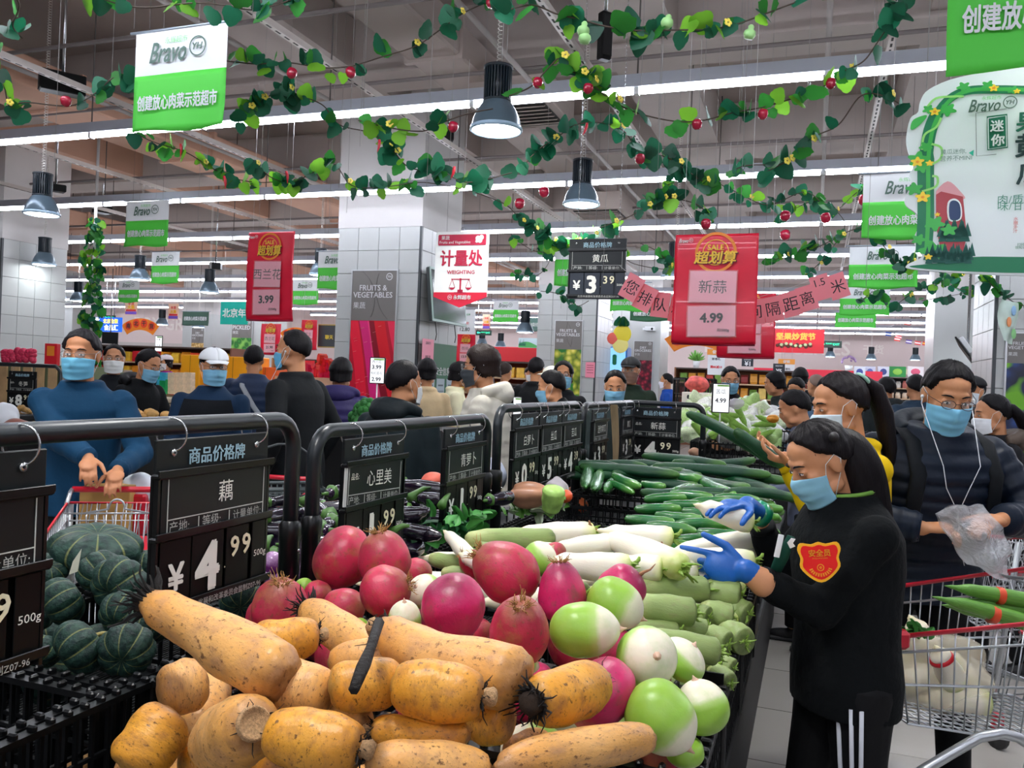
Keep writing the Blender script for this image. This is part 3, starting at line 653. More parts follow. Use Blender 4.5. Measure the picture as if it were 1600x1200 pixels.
green_m = ramp_mat('green_radish', [(.0, '#8cb63c'), (.55, '#9ac94c'), (.66, '#b5d676'), (.74, '#eceacb'), (1, '#efe6d2')], .35, noise=.07, nsc=1.4, spots=[('#a8c86a', 1.3, .5, .8, .5), ('#8a7a4c', 9, .68, .76, .5)], bump=.12, bsc=5, sss=.15)
daikon_m = ramp_mat('daikon', [(.0, '#efe3b8'), (.25, '#f6efdb'), (.8, '#f7f1dd'), (.93, '#e3e6a8'), (1, '#a9bd58')], .42, noise=.05, nsc=1.5, spots=[('#d8c994', 2, .62, .8, .5)], bump=.12, bsc=7, sss=.15)
longg_m = ramp_mat('long_green_radish', [(.0, '#b5bd7a'), (.3, '#98ae68'), (.7, '#8ba05c'), (.93, '#7d9150'), (1, '#5d7038')], .5, noise=.14, nsc=1.6, spots=[('#87805a', 2.2, .52, .75, .7), ('#5d5236', 8, .64, .74, .55)], bump=.25, bsc=6)
egg_m = ramp_mat('aubergine', [(0, '#120c18'), (.8, '#160f1f'), (1, '#2a1631')], .13, noise=.05, spots=[('#3b1c40', 1.3, .55, .8, .5)], bump=.05, coat=.6, spec=.7)
eggp_m = ramp_mat('round_aubergine', [(0, '#4a1850'), (.6, '#7a2f7c'), (1, '#c29ac6')], .15, noise=.15, bump=.05, coat=.6)
cuc_m = ramp_mat('cucumber', [(.0, '#2a5526'), (.2, '#164a2c'), (.75, '#123f2a'), (1, '#4c7a34')], .30, noise=.14, nsc=2, spots=[('#3f7f42', 2.5, .55, .8, .4), ('#0c2a1c', 12, .55, .7, .7)], bump=.45, bsc=26, coat=.1, spec=.35)
cucs_m = ramp_mat('short_cucumber', [(.0, '#2f6a2c'), (.5, '#1f6a34'), (1, '#5f9a42')], .25, noise=.14, nsc=2, spots=[('#7fb860', 2, .55, .8, .5)], bump=.1, coat=.3)
soil = M('#3a2a1e', .95, var=.5, sc=30, bump=.8, bsc=80); black_r = M('#17120f', .8, bump=.6, bsc=90, var=.3, sc=40); fib = M('#a37b45', .9, var=.4, sc=60); tan_r = M('#a87a5a', .8, var=.3, sc=30); leafst = M('#7fa03a', .5, var=.3, sc=20); m_calyx = M('#46702e', .45, var=.2, sc=12); pithm = M('#b79268', .8, var=.35, sc=14, bump=.5, bsc=40)
LOT = [body(lambda t: .30 + .70*max(0, 1-abs(t)**3.4)**.6 if abs(t) < .93 else .30*ip(abs(t), [(.93, 1.3), (1, .75)]), bend=b_, bump=.025, seed=s_, k=40, rn=1).mesh('lotus', m_) for b_, s_, m_ in ((.10, 1, lotus_m), (-.12, 2, lotus_y), (.03, 3, lotus_m), (.05, 4, lotus_y))]
LONG_L = body(lambda t: ip(t, [(-1, .34), (-.93, .5), (-.75, .72), (-.3, .80), (.3, 1), (.8, 1), (.95, .75), (1, .35)]), bend=-.28, bump=.03, seed=5, k=44, rn=1).mesh('lotus', lotus_m)
RAD = [body(lambda t: se(t, p_)*(1-.10*t) if t > -.93 else se(t, p_)*1.0, n=28, bump=.018, seed=s_, flat=f_).mesh('radish', m_) for s_, m_, p_, f_ in ((1, radish_m, 2.1, 1), (2, radish_m, 2.3, .96), (3, radish_p, 2.2, 1.04), (4, radish_p, 2.5, .95))]
GRD = [body(lambda t: (se(t, 2.4) if t < .0 else max(.04, (1-t**2.3)**.62 if t < 1 else 0))*(1-.05*t), n=28, bump=.015, seed=s_).mesh('green_radish', green_m) for s_ in (1, 2, 3)]
DAI = [body(lambda t: ip(t, [(-1, .02), (-.85, .25), (-.45, .78), (.3, .98), (.75, 1), (.93, .86), (1, .45)]), bend=b_, bump=.02, seed=s_, rn=1, k=30).mesh('daikon', daikon_m) for b_, s_ in ((.2, 1), (-.2, 2), (.05, 3))]
LGR = [body(lambda t: ip(t, [(-1, .35), (-.9, .7), (-.5, .93), (.5, 1), (.85, .97), (.95, .82), (1, .5)]), bend=b_, bump=.03, seed=s_, rn=1, k=30).mesh('long_radish', longg_m) for b_, s_ in ((.15, 1), (-.1, 2))]
EGG = [body(lambda t: ip(t, [(-1, .1), (-.93, .55), (-.6, .95), (.0, 1), (.6, .8), (.9, .6), (1, .4)]), bend=b_, bump=.015, seed=s_, rn=1, k=26).mesh('aubergine', egg_m) for b_, s_ in ((.5, 1), (-.6, 2), (.2, 3))]
CUC = [body(lambda t: ip(t, [(-1, .15), (-.95, .6), (-.75, .9), (.3, 1), (.8, .85), (.95, .6), (1, .2)]), bend=b_, bump=.03, seed=s_, rn=1, k=36, ridges=.03).mesh('cucumber', cuc_m) for b_, s_ in ((.6, 1), (-.8, 2), (.2, 3), (2.2, 4))]
CUS = [body(lambda t: ip(t, [(-1, .15), (-.9, .7), (-.5, .95), (.5, 1), (.9, .7), (1, .3)]), bend=b_, bump=.02, seed=s_, rn=1, k=22, n=16).mesh('cucumber', cucs_m) for b_, s_ in ((.2, 1), (-.25, 2))]
def orient(dirv, roll=0):
    x = Vector(dirv).normalized(); up = Vector((0, 0, 1)) if abs(x.z) < .95 else Vector((0, 1, 0))
    y = up.cross(x).normalized(); z = x.cross(y)
    return (Matrix((x, y, z)).transposed() @ Matrix.Rotation(roll, 3, 'X')).to_euler()
def tuft(n, L, r0, mat_r=.08, seed=0, spread=1., r=.03, curl=.5, sx=1.0, ax=(1, 0, 0)):
    """bundle of short fibres growing along +x, in the body's unit space (x scaled by sx)"""
    rnd = random.Random(seed); m = MB()
    for i in range(n):
        a = rnd.random()*6.28; q = r0*rnd.random()**.5; d = Vector((1*sx, spread*math.cos(a)*rnd.random(), spread*math.sin(a)*rnd.random())); l_ = L*(.5+rnd.random()); p = Vector((0, q*math.cos(a), q*math.sin(a)))
        pts = [p + Vector((d.x*l_*u*(1-curl*u*rnd.random()), d.y*l_*u, d.z*l_*u)) + Vector((0, rnd.uniform(-1, 1), rnd.uniform(-1, 1)))*l_*.18*u for u in (0, .33, .66, 1)]
        m.tube(pts, [r*(1-.7*u) for u in (0, .33, .66, 1)], 4)
    return m
TUFT_ME = {}
def tuft_me(key, mat, **k):
    if key not in TUFT_ME: TUFT_ME[key] = tuft(**k).mesh(key, mat)
    return TUFT_ME[key]
def veg(me, name, label, cat, c, dirv, half, rad, roll=None, group=None, flat=1):
    o = link(name, me, None, c, orient(dirv, roll if roll is not None else random.random()*6), (half, rad, rad*flat))
    setp(o, label, cat, group); return o
def vp(px, py, z): return PZ(px, py, z)
def pxr(px, py, z): return PZ(px, py, z).y/FPX       # metres per pixel there
# lotus roots: end pixels, heights, thickness in px
def lotus(i, x0, y0, z0, x1, y1, z1, th, label, nub=1, blk=0, hole=False, roll=None):
    a, b = vp(x0, y0, z0), vp(x1, y1, z1); k = (a.y+b.y)/2/FPX
    o = veg(LONG_L if i == 8 else LOT[i % 4], 'lotus_root', label, 'lotus root', (a+b)/2, b-a, (b-a).length/2, th*k/2, roll if roll is not None else i*1.3, 'lotus roots heaped in front')
    L = (b-a).length/2; sx = th*k/2/L
    if nub: 
        q = MB().rings([[Vector((x*sx, r*math.cos(2*PI*j/12)*(1+.1*math.sin(j*5)), r*math.sin(2*PI*j/12)*(1+.1*math.cos(j*3)))) for j in range(12)] for x, r in ((-.15, .28), (.1, .30), (.25, .36), (.38, .27), (.42, .12))])
        link('stalk_end', q.mesh('stalk_end', pithm), o, (1 if nub > 0 else -1, 0, 0), (0, 0, 0 if nub > 0 else PI))
        link('root_hair', tuft_me('lot_b', black_r, n=26, L=.35, r0=.34, seed=3, spread=1.6, r=.025, curl=.9, sx=.5), o, (.93 if nub > 0 else -.93, 0, 0), (0, 0, 0 if nub > 0 else PI))
    if blk:
        link('root_hair', tuft_me('lot_c', black_r, n=60, L=.5, r0=.42, seed=5, spread=1.4, r=.05, curl=.6, sx=.5), o, (.92 if blk > 0 else -.92, 0, 0), (0, 0, 0 if blk > 0 else PI))
        q = MB().rings([[Vector((x*sx, r*math.cos(2*PI*j/12)*(1+.15*math.sin(j*5)), r*math.sin(2*PI*j/12)*(1+.15*math.cos(j*3)))) for j in range(12)] for x, r in ((-.35, .40), (-.1, .47), (.2, .44), (.4, .28))])
        link('dark_node', q.mesh('dark_node', soil), o, (1 if blk > 0 else -1, 0, 0), (0, 0, 0 if blk > 0 else PI))
    if hole:
        q = MB().rings([[Vector((x*sx, r*math.cos(2*PI*j/16), r*math.sin(2*PI*j/16))) for j in range(16)] for x, r in ((-.4, .50), (.02, .46), (.06, .40), (.0, .36), (.01, .05))])
        link('cut_face', q.mesh('cut_face', pithm), o, (1, 0, 0))
        hm = MB()
        for j in range(7): hm.ball((.03*sx, .24*math.cos(j*.9), .24*math.sin(j*.9)), (.01, .06, .05), 8, k=4)
        link('root_hair', tuft_me('lot_b', black_r, n=26, L=.35, r0=.34, seed=3, spread=1.6, r=.025, curl=.9, sx=.5), o, (.86, 0, 0))
    return o
lotus(8, 230, 938, 1.205, 450, 1062, 1.155, 94, 'longest lotus root, slanting from the price board, dark root at its tip', nub=0, blk=-1, roll=2.6)
lotus(2, 425, 1062, 1.14, 518, 1092, 1.125, 84, 'end piece of the longest lotus root, running under the round ones', nub=0, roll=.5)
lotus(1, 392, 1000, 1.15, 500, 992, 1.15, 66, 'small yellow lotus root with a nub, above the long slanting one', nub=1)
lotus(2, 478, 950, 1.13, 590, 1028, 1.12, 62, 'pinkish lotus root with a dark tuft touching the radishes', nub=0, blk=-1)
lotus(0, 514, 1035, 1.11, 640, 1025, 1.13, 62, 'lotus root tucked behind the two middle round ones', nub=0)
lotus(1, 513, 1072, 1.15, 628, 1060, 1.15, 80, 'plump lotus root under the black twig', nub=0)
lotus(8, 592, 982, 1.17, 822, 1062, 1.15, 96, 'long pale lotus root reaching toward the red radishes', nub=-1, roll=1.0)
lotus(3, 612, 1068, 1.155, 758, 1088, 1.15, 92, 'smooth plump lotus root with a cut stalk in the centre', nub=1)
lotus(1, 832, 1098, 1.13, 938, 1062, 1.12, 88, 'mottled lotus root with a black earthy end, by the green radishes', nub=1, blk=-1)
lotus(3, 416, 1142, 1.12, 568, 1170, 1.115, 94, 'yellow lotus root at the bottom centre left', nub=1)
lotus(0, 330, 1165, 1.05, 398, 1130, 1.13, 110, 'lotus root seen end-on with a round cut face', nub=0, hole=True)
lotus(1, 196, 1205, 1.00, 268, 1108, 1.06, 96, 'yellow lotus root leaning on the crate rim, lower left', nub=0, roll=.9)
lotus(2, 245, 1085, 1.06, 325, 1062, 1.07, 82, 'short lotus root under the longest one', nub=0)
lotus(1, 578, 1140, 1.10, 735, 1150, 1.10, 58, 'slim lotus root between the centre one and the bottom edge', nub=-1)
lotus(2, 572, 1192, 1.10, 768, 1205, 1.08, 78, 'lotus root cut off by the bottom edge', nub=0)
lotus(0, 775, 1200, 1.09, 1022, 1152, 1.07, 66, 'long slim lotus root tapering right at the bottom edge', nub=0, roll=2)
lotus(3, 728, 1112, 1.09, 800, 1130, 1.09, 78, 'lotus root half under the long pale one', nub=0)
lotus(2, 470, 1100, 1.09, 575, 1130, 1.10, 62, 'pale lotus root behind the bottom yellow one', nub=0)
lotus(0, 318, 985, 1.10, 385, 995, 1.10, 42, 'small lotus root end above the long one, by the pumpkins', nub=0)
lotus(1, 640, 1120, 1.06, 760, 1125, 1.06, 60, 'lotus root deep in the heap under the plump centre one', nub=0)
lotus(2, 790, 1185, 1.03, 860, 1160, 1.04, 60, 'lotus root deep in the heap behind the slim one', nub=0)
lotus(1, 280, 1200, .98, 340, 1185, .98, 70, 'lotus root low in the crate by its front rim', nub=0)
lotus(0, 95, 1205, .79, 150, 1190, .79, 34, 'loose lotus root piece on the floor of the empty crate', nub=0)
lotus(3, 440, 1090, 1.04, 520, 1120, 1.04, 70, 'lotus root in the shadow under the plump ones', nub=0)
for i in range(16):
    a, b = -.95+.20*(i % 4)+random.uniform(-.04, .04), .98+.11*(i//4); z = .82+.06*(i % 3)
    veg(LOT[i % 4], 'lotus_root', 'lotus root deep in the lower layers of the heap', 'lotus root', G(a, b, z), (math.cos(i), math.sin(i)*.8, .1), .10, .040, i, 'lotus roots in the lower layers')
# black twig
tw = MB().tube([vp(592, 972, 1.22), vp(580, 1010, 1.215), vp(568, 1040, 1.21), vp(553, 1078, 1.20)], [.007, .006, .008, .006], 6)
top(tw.build('black_twig', black_r), 'black rotten stalk lying across the plump lotus root', 'twig')
# --- red radishes ---
def radish(i, px, py, z, w_, h_, label, d=(1, -.3, .3), root=None, crown=True, me=None, nm='watermelon_radish', grp='red watermelon radishes'):
    k = pxr(px, py, z); c = vp(px, py, z); half, rad = w_*k/2, h_*k/2
    m_ = (me or RAD)[i % len(me or RAD)]
    o = veg(m_, nm, label, 'radish', c, d, half if abs(d[1]) < .8 else (half+rad)/2, rad, i*1.7, grp)
    if crown: link('leaf_scar', tuft_me('crown', fib, n=46, L=.28, r0=.26, seed=8, spread=1.3, r=.022, curl=.8), o, (.93, 0, 0))
    if root: link('tap_root', MB().tube([(0, 0, 0), (-.25, .03, .06), (-.5, .12, .1), (-.8, .1, .3)], [.12, .07, .045, .015], 7).mesh('tap_root', tan_r), o, (-.93, 0, 0))
    return o
radish(0, 536, 872, 1.12, 88, 100, 'large dark red radish by the rail post, left of the rooty one', d=(.8, .2, -.5))
radish(1, 600, 872, 1.15, 88, 84, 'red radish with a brown fibrous crown on top, highest of the heap', d=(-.2, -.1, 1))
radish(0, 603, 923, 1.135, 80, 80, 'round red radish with muddy roots on its right side', d=(1, -.1, .35))
radish(0, 437, 950, 1.075, 102, 88, 'earthy orange-red radish behind the small yellow lotus root', d=(.1, -.4, .9))
radish(1, 538, 950, 1.085, 68, 62, 'small red radish wedged beside the dark lotus tuft', crown=False)
radish(0, 497, 928, 1.06, 44, 42, 'smallest red radish peeping between two bigger ones', crown=False)
radish(2, 709, 950, 1.15, 106, 96, 'bright pink radish left of centre, smooth and shiny', d=(.2, .3, -1), crown=False)
radish(0, 790, 893, 1.165, 112, 92, 'large red radish sloping, yellow crown at its upper left', d=(-1, .1, .6))
radish(1, 812, 985, 1.15, 122, 96, 'big red radish with a wide torn brown crown facing up', d=(.0, -.55, .8))
radish(2, 878, 926, 1.14, 96, 74, 'glossy purple-pink radish with pale leaf stubs on top', d=(-.1, .1, 1))
radish(3, 968, 922, 1.12, 82, 72, 'red radish with a long tap root sticking up to the right', d=(-.8, .1, -.7), root=True, crown=False)
radish(2, 938, 1085, 1.075, 90, 118, 'deep pink radish under the green ones, muddy on its right', d=(.7, .1, -.8), crown=False)
radish(0, 650, 895, 1.10, 52, 46, 'pale red radish behind the fibrous one', crown=False)
radish(1, 875, 893, 1.11, 46, 34, 'red radish end behind the purple-pink one', crown=False)
radish(1, 868, 862, 1.09, 34, 30, 'sliver of red radish beside the white ones', crown=False)
radish(0, 745, 985, 1.08, 50, 40, 'dark red radish in the gap below the bright pink one', crown=False)
radish(3, 962, 1010, 1.06, 62, 58, 'red radish hidden behind the green-white ones', crown=False)
radish(0, 740, 880, 1.10, 50, 42, 'muddy red radish crown behind the sloping one', d=(-.8, 0, .5))
# --- green watermelon radishes ---
TIP = MB().tube([(-.06, 0, 0), (.03, .01, 0), (.10, .02, .01), (.20, .05, .02)], [.22, .12, .06, .02], 8).mesh('root_tip', M('#d9b59a', .6, var=.15, sc=20))
def gr(i, px, py, z, w_, h_, label, d):
    o = radish(i, px, py, z, w_, h_, label, d, crown=False, me=GRD, nm='green_radish', grp='green and white round radishes'); link('root_tip', TIP, o, (.97, 0, 0)); return o
gr(0, 914, 984, 1.14, 112, 84, 'green radish with a clean white right half and small tip', (1, -.15, .1))
gr(1, 962, 944, 1.13, 92, 78, 'green radish with brown pits near its white end', (1, -.3, -.45))
gr(2, 1012, 1026, 1.105, 92, 94, 'green radish turned so its white tip points at the viewer', (.15, -1, .35))
gr(0, 1066, 1030, 1.07, 60, 78, 'green and white radish behind the one facing the viewer', (.5, -.1, .7))
gr(1, 1034, 1122, 1.06, 120, 104, 'largest green radish at the front corner, white end down right', (.75, -.2, -.75))
gr(2, 1096, 1104, 1.04, 84, 84, 'bright green radish with a white pointed top, outermost', (-.25, .1, .9))
gr(0, 664, 924, 1.10, 56, 54, 'pale green radish between two red ones', (-.3, -.5, .3))
gr(1, 632, 968, 1.105, 66, 52, 'white-ended radish above the long pale lotus root', (0, -.3, .9))
gr(2, 561, 983, 1.07, 44, 34, 'bit of green radish above the middle lotus roots', (.2, 1, .1))
gr(0, 822, 1038, 1.10, 50, 30, 'small green radish top with a brown cap over the black root', (.8, .5, -.3))
gr(1, 475, 918, 1.06, 30, 30, 'green radish end beside the earthy red one', (.2, 1, .1))
gr(2, 990, 1070, 1.03, 50, 50, 'green radish low between the front ones', (.2, 1, .1))
gr(1, 845, 872, 1.10, 50, 56, 'white and green radish behind the sloping red one', (.6, 0, .6))
gr(0, 1070, 1175, .98, 46, 60, 'yellowish radish low at the crate corner, bottom edge', (.1, .2, -1))
for i in range(14):
    a, b = -1.05+.2*(i % 5)+random.uniform(-.04, .04), 1.38+.14*(i//5); z = .92+.07*(i % 2)
    veg(RAD[i % 4], 'watermelon_radish', 'red radish deep in the lower layers of the heap', 'radish', G(a, b, z), (math.cos(i), math.sin(i)*.8, .3), .056, .054, i, 'red radishes in the lower layers')
for i in range(6):
    veg(GRD[i % 3], 'green_radish', 'green radish in the lower layers by the outer edge', 'radish', G(-.30-.1*(i % 2), 1.0+.09*i, .93), (math.cos(i), math.sin(i)*.8, .3), .055, .05, i, 'green radishes in the lower layers')
# --- daikon and long green radishes ---
def longv(me, i, nm, cat, grp, x0, y0, z0, x1, y1, z1, th, label, leaf=True, tip=False, lm=None):
    a, b = vp(x0, y0, z0), vp(x1, y1, z1); k = (a.y+b.y)/2/FPX
    o = veg(me[i % len(me)], nm, label, cat, (a+b)/2, b-a, (b-a).length/2, th*k/2, i*1.1, grp)
    if leaf: link('leaf_stubs', tuft_me('stub', leafst, n=14, L=.6, r0=.3, seed=11, spread=.8, r=.10, curl=.3, sx=.35), o, (.97, 0, 0))
    if tip: link('tap_root', MB().tube([(0, 0, 0), (-.08, .15, .1), (-.16, .2, .5), (-.2, .5, .8)], [.09, .06, .05, .02], 6).mesh('tap_root', tan_r), o, (-.98, 0, 0))
    return o
def dk(i, *a, **k): return longv(DAI, i, 'daikon', 'daikon', 'white daikon in the crates', *a, **k)
def lg(i, *a, **k): return longv(LGR, i, 'long_green_radish', 'radish', 'long green radishes at the outer edge', *a, **k)
dk(0, 790, 836, 1.07, 928, 832, 1.07, 36, 'daikon at the far left end of the white heap')
dk(1, 930, 828, 1.08, 1052, 840, 1.07, 38, 'daikon in the back row beside the empty crate', tip=True)
dk(2, 1032, 868, 1.06, 1184, 842, 1.07, 36, 'daikon lying just under the one being lifted')
dk(0, 852, 862, 1.09, 962, 848, 1.09, 34, 'daikon across the back of the heap')
dk(1, 848, 874, 1.10, 985, 886, 1.09, 46, 'plump daikon in front of the heap, left')
dk(2, 935, 835, 1.10, 1068, 888, 1.09, 46, 'daikon lying slantwise over the heap')
dk(0, 960, 882, 1.08, 1036, 890, 1.08, 42, 'daikon with fresh leaf stubs in the middle')
dk(1, 1042, 862, 1.09, 1178, 878, 1.07, 40, 'daikon under the gloved hand, pointed tip at left', tip=True)
dk(2, 1005, 900, 1.05, 1082, 893, 1.05, 42, 'short daikon right of the middle one')
dk(0, 1060, 905, 1.03, 1150, 908, 1.02, 30, 'daikon low beneath the gloved hand')
dk(1, 812, 852, 1.05, 930, 868, 1.06, 34, 'daikon behind the plump one at left')
dk(2, 1120, 885, 1.02, 1175, 862, 1.03, 36, 'daikon end with curled leaves at the outer edge')
dk(0, 1140, 870, 1.03, 1195, 850, 1.03, 36, 'short daikon end furthest right, leafy')
for i in range(10):
    veg(DAI[i % 3], 'daikon', 'daikon in the lower layer of the white heap', 'daikon', G(-1.0+.17*(i % 5), 2.05+.33*(i//5), .96), (.9, .2*math.sin(i), .03), .17, .034, i, 'daikon in the lower layer')
lg(0, 992, 918, 1.035, 1104, 922, 1.02, 44, 'long green radish at the top of its stack, left')
lg(1, 1098, 920, 1.015, 1158, 930, 1.01, 42, 'long green radish at the top of its stack, right')
lg(0, 985, 948, 1.04, 1086, 958, 1.03, 48, 'long green radish with tapering left end, second row')
lg(1, 1078, 955, .995, 1108, 965, .99, 36, 'pale green radish end between two darker rows')
lg(0, 1092, 955, .99, 1144, 965, .98, 42, 'grey green radish in the second row, right')
lg(1, 985, 975, 1.01, 1060, 985, 1.0, 26, 'slim green radish between second and third rows')
lg(0, 1000, 998, 1.02, 1124, 1020, 1.0, 46, 'long green radish at the front of its stack')
lg(1, 1060, 975, .99, 1104, 984, .98, 34, 'green radish end under the second row')
lg(0, 1100, 990, .97, 1138, 1008, .96, 42, 'grey green radish end in the third row')
lg(1, 1135, 945, .98, 1170, 960, .97, 40, 'green radish end furthest right in its stack')
lg(0, 1128, 985, .965, 1165, 1004, .96, 46, 'thick green radish end at the outer corner')
lg(1, 1115, 1030, .95, 1146, 1046, .94, 34, 'green radish end low at the outer edge')
lg(0, 1110, 1045, .94, 1142, 1068, .93, 32, 'lowest green radish end beside the crate label')
lg(1, 1070, 1000, .96, 1120, 1040, .95, 34, 'green radish in the lower row by the front radishes')
lg(0, 800, 866, 1.08, 745, 862, 1.09, 34, 'olive green radish beside the rail post')
lg(1, 856, 905, 1.10, 912, 930, 1.09, 40, 'long green radish end between the red ones')
lg(0, 728, 842, 1.08, 865, 842, 1.07, 34, 'olive radish lying left of the white heap', leaf=False)
lg(1, 672, 872, 1.07, 728, 882, 1.07, 26, 'pale green radish behind the bright pink one', leaf=False)
lg(0, 690, 895, 1.07, 760, 900, 1.07, 26, 'pale green radish under the sloping red one', leaf=False)
for i, (x0, y0, x1, y1) in enumerate(((692, 828, 738, 878), (716, 864, 762, 882))):
    o = longv(DAI, i, 'root_tail', 'radish', 'pointed radish tails by the rail', x0, y0, 1.13, x1, y1, 1.11, 26, ['brown pointed radish tail sticking up beside the rail crate', 'brown radish tail lying left of the sloping red radish'][i], leaf=False)
for i in range(10):
    veg(LGR[i % 2], 'long_green_radish', 'green radish in the lower rows of its stack', 'radish', G(-.40+.12*(i % 2), 1.55+.09*(i//2)*1.0, .90), (.95, .1*math.sin(i), 0), .09, .03, i, 'green radishes in the lower rows')
# crate corner label showing between the radishes
top(MB().box((0, 0, 0), (.07, .006, .05), bev=.001).build('crate_label', m_blk, loc=vp(1103, 1068, .93), rot=(0, 0, GR)), 'black tag hanging on the crate by the lowest radishes', 'tag')
# --- pumpkins ---
def pump_mesh(seed, lobes=9, flat=.72, long=False, base='#33503f', dk='#20382e'):
    rnd = random.Random(seed); m = MB(); rs = []
    for i in range(19):
        f = -PI/2 + PI*i/18; r = math.cos(f)**.75 if abs(f) < PI/2-.01 else .02; z = flat*math.sin(f)
        z -= .16*math.exp(-(r/.25)**2)*(1 if z > 0 else -1)
        rs.append([Vector((r*(1-.10*abs(math.cos(a*lobes/2))**4*min(1, r*1.5))*math.cos(a)*(1+.02*math.sin(a*2+seed)), r*(1-.10*abs(math.cos(a*lobes/2))**4*min(1, r*1.5))*math.sin(a), z)) for a in [2*PI*j/63 for j in range(63)]])
    m.rings(rs); return m.mesh('pumpkin', pump_m)
def pumpkin_material():
    m = bpy.data.materials.new('pumpkin_skin'); m.use_nodes = True; nt = m.node_tree; N = nt.nodes; L = nt.links; b = N['Principled BSDF']
    tc = N.new('ShaderNodeTexCoord'); sp = N.new('ShaderNodeSeparateXYZ'); L.new(tc.outputs['Object'], sp.inputs[0])
    at = N.new('ShaderNodeMath'); at.operation = 'ARCTAN2'; L.new(sp.outputs[1], at.inputs[0]); L.new(sp.outputs[0], at.inputs[1])
    mu = N.new('ShaderNodeMath'); mu.operation = 'MULTIPLY'; mu.inputs[1].default_value = 4.5; L.new(at.outputs[0], mu.inputs[0])
    co = N.new('ShaderNodeMath'); co.operation = 'COSINE'; L.new(mu.outputs[0], co.inputs[0]); ab = N.new('ShaderNodeMath'); ab.operation = 'ABSOLUTE'; L.new(co.outputs[0], ab.inputs[0])
    n = N.new('ShaderNodeTexNoise'); n.inputs['Scale'].default_value = 5; n.inputs['Detail'].default_value = 6; L.new(tc.outputs['Object'], n.inputs[0])
    cr = N.new('ShaderNodeValToRGB'); cr.color_ramp.elements[0].position = .35; cr.color_ramp.elements[0].color = hexc('#142a28'); cr.color_ramp.elements[1].position = .7; cr.color_ramp.elements[1].color = hexc('#2f4f42'); L.new(n.outputs[0], cr.inputs[0])
    r2 = N.new('ShaderNodeMapRange'); r2.inputs[1].default_value = .985; r2.inputs[2].default_value = 1; r2.inputs[4].default_value = .38; L.new(ab.outputs[0], r2.inputs[0])
    mx = N.new('ShaderNodeMix'); mx.data_type = 'RGBA'; L.new(r2.outputs[0], mx.inputs[0]); L.new(cr.outputs[0], mx.inputs[6]); mx.inputs[7].default_value = hexc('#b7b96a')
    L.new(mx.outputs[2], b.inputs['Base Color']); b.inputs['Roughness'].default_value = .5; b.inputs['Specular IOR Level'].default_value = .3
    n2 = N.new('ShaderNodeTexNoise'); n2.inputs['Scale'].default_value = 9; L.new(tc.outputs['Object'], n2.inputs[0]); bp = N.new('ShaderNodeBump'); bp.inputs['Strength'].default_value = .3; bp.inputs['Distance'].default_value = .01; L.new(n2.outputs[0], bp.inputs['Height']); L.new(bp.outputs[0], b.inputs['Normal'])
    return m
pump_m = pumpkin_material(); PUM = [pump_mesh(1), pump_mesh(2, flat=.66), pump_mesh(3, flat=.78)]
stem_me = MB().tube([(0, 0, 0), (.01, .0, .12), (.06, .02, .25), (.16, .03, .34)], [.13, .075, .065, .085], 8).mesh('stem', M('#a89a5c', .8, var=.3, sc=12, bump=.4, bsc=20))
def pumpkin(i, px, py, z, w_, label, tilt=(0, 0, 0), stem=False, squash=1):
    r = w_*pxr(px, py, z)/2
    o = link('pumpkin', PUM[i % 3], None, vp(px, py, z), tilt, (r, r, r*squash)); setp(o, label, 'pumpkin', 'dark green pumpkins in the left crates')
    if stem: link('stem', stem_me, o, (0, 0, .55))
    return o
pumpkin(0, 150, 856, 1.03, 138, 'widest pumpkin, long and greyish, on top at the back', (R(10), R(6), .3), squash=.62)
pumpkin(1, 78, 890, .99, 56, 'pumpkin touching the left price board at the back', (R(50), 0, .5))
pumpkin(2, 155, 892, 1.01, 68, 'pumpkin with a pale leaf scrap and light ribs', (R(-60), R(20), 1.2))
pumpkin(0, 97, 940, .99, 78, 'round ribbed pumpkin in the middle of the left group', (R(-15), R(60), .4))
pumpkin(1, 188, 915, 1.02, 96, 'broad pumpkin touching the lotus price board', (R(-20), R(75), .9))
pumpkin(2, 194, 958, .98, 76, 'pumpkin under the broad one, right side', (R(-60), R(40), .2))
pumpkin(0, 66, 1018, .93, 60, 'pumpkin low beside the left price board', (R(-50), R(0), .1))
pumpkin(1, 124, 1012, .955, 92, 'pumpkin with a curly yellow stem pointing right', (R(-35), R(50), 0), stem=True)
pumpkin(2, 198, 1015, .955, 88, 'dark pumpkin in front by the crate rim', (R(-55), R(60), .7), stem=True)
pumpkin(0, 230, 978, .97, 70, 'pumpkin behind the longest lotus root tip', (R(-30), R(20), .4))
pumpkin(1, 307, 968, .99, 62, 'pumpkin below the lotus price board, behind the lotus root', (R(-70), R(10), .4))
pumpkin(2, 352, 985, .98, 46, 'small pumpkin right of the one below the price board', (R(-20), R(30), .4))
pumpkin(0, 378, 938, .99, 70, 'pumpkin showing between price board and earthy radish', (R(-70), R(30), .4))
pumpkin(1, 228, 880, .98, 60, 'pumpkin mostly hidden by the lotus price board', (0, 0, 0))
pumpkin(2, 58, 965, .94, 50, 'pumpkin squeezed behind the left price board', (0, 0, 0))
for i in range(9):
    q = G(-2.1+.19*(i % 4)*1.0, 1.36+.16*(i//4), .86); o = link('pumpkin', PUM[i % 3], None, q, (i, i*.5, 0), .072); setp(o, 'pumpkin in the bottom layer of its crate', 'pumpkin', 'pumpkins in the bottom layer')
top(MB().plate([(0, 0), (.025, .01), (.034, .06), (.01, .03)], .001).build('leaf_scrap', M('#dfe0c8', .6), loc=vp(108, 898, 1.07), rot=(0, 0, -.4)), 'torn pale leaf scrap between the pumpkins', 'leaf')
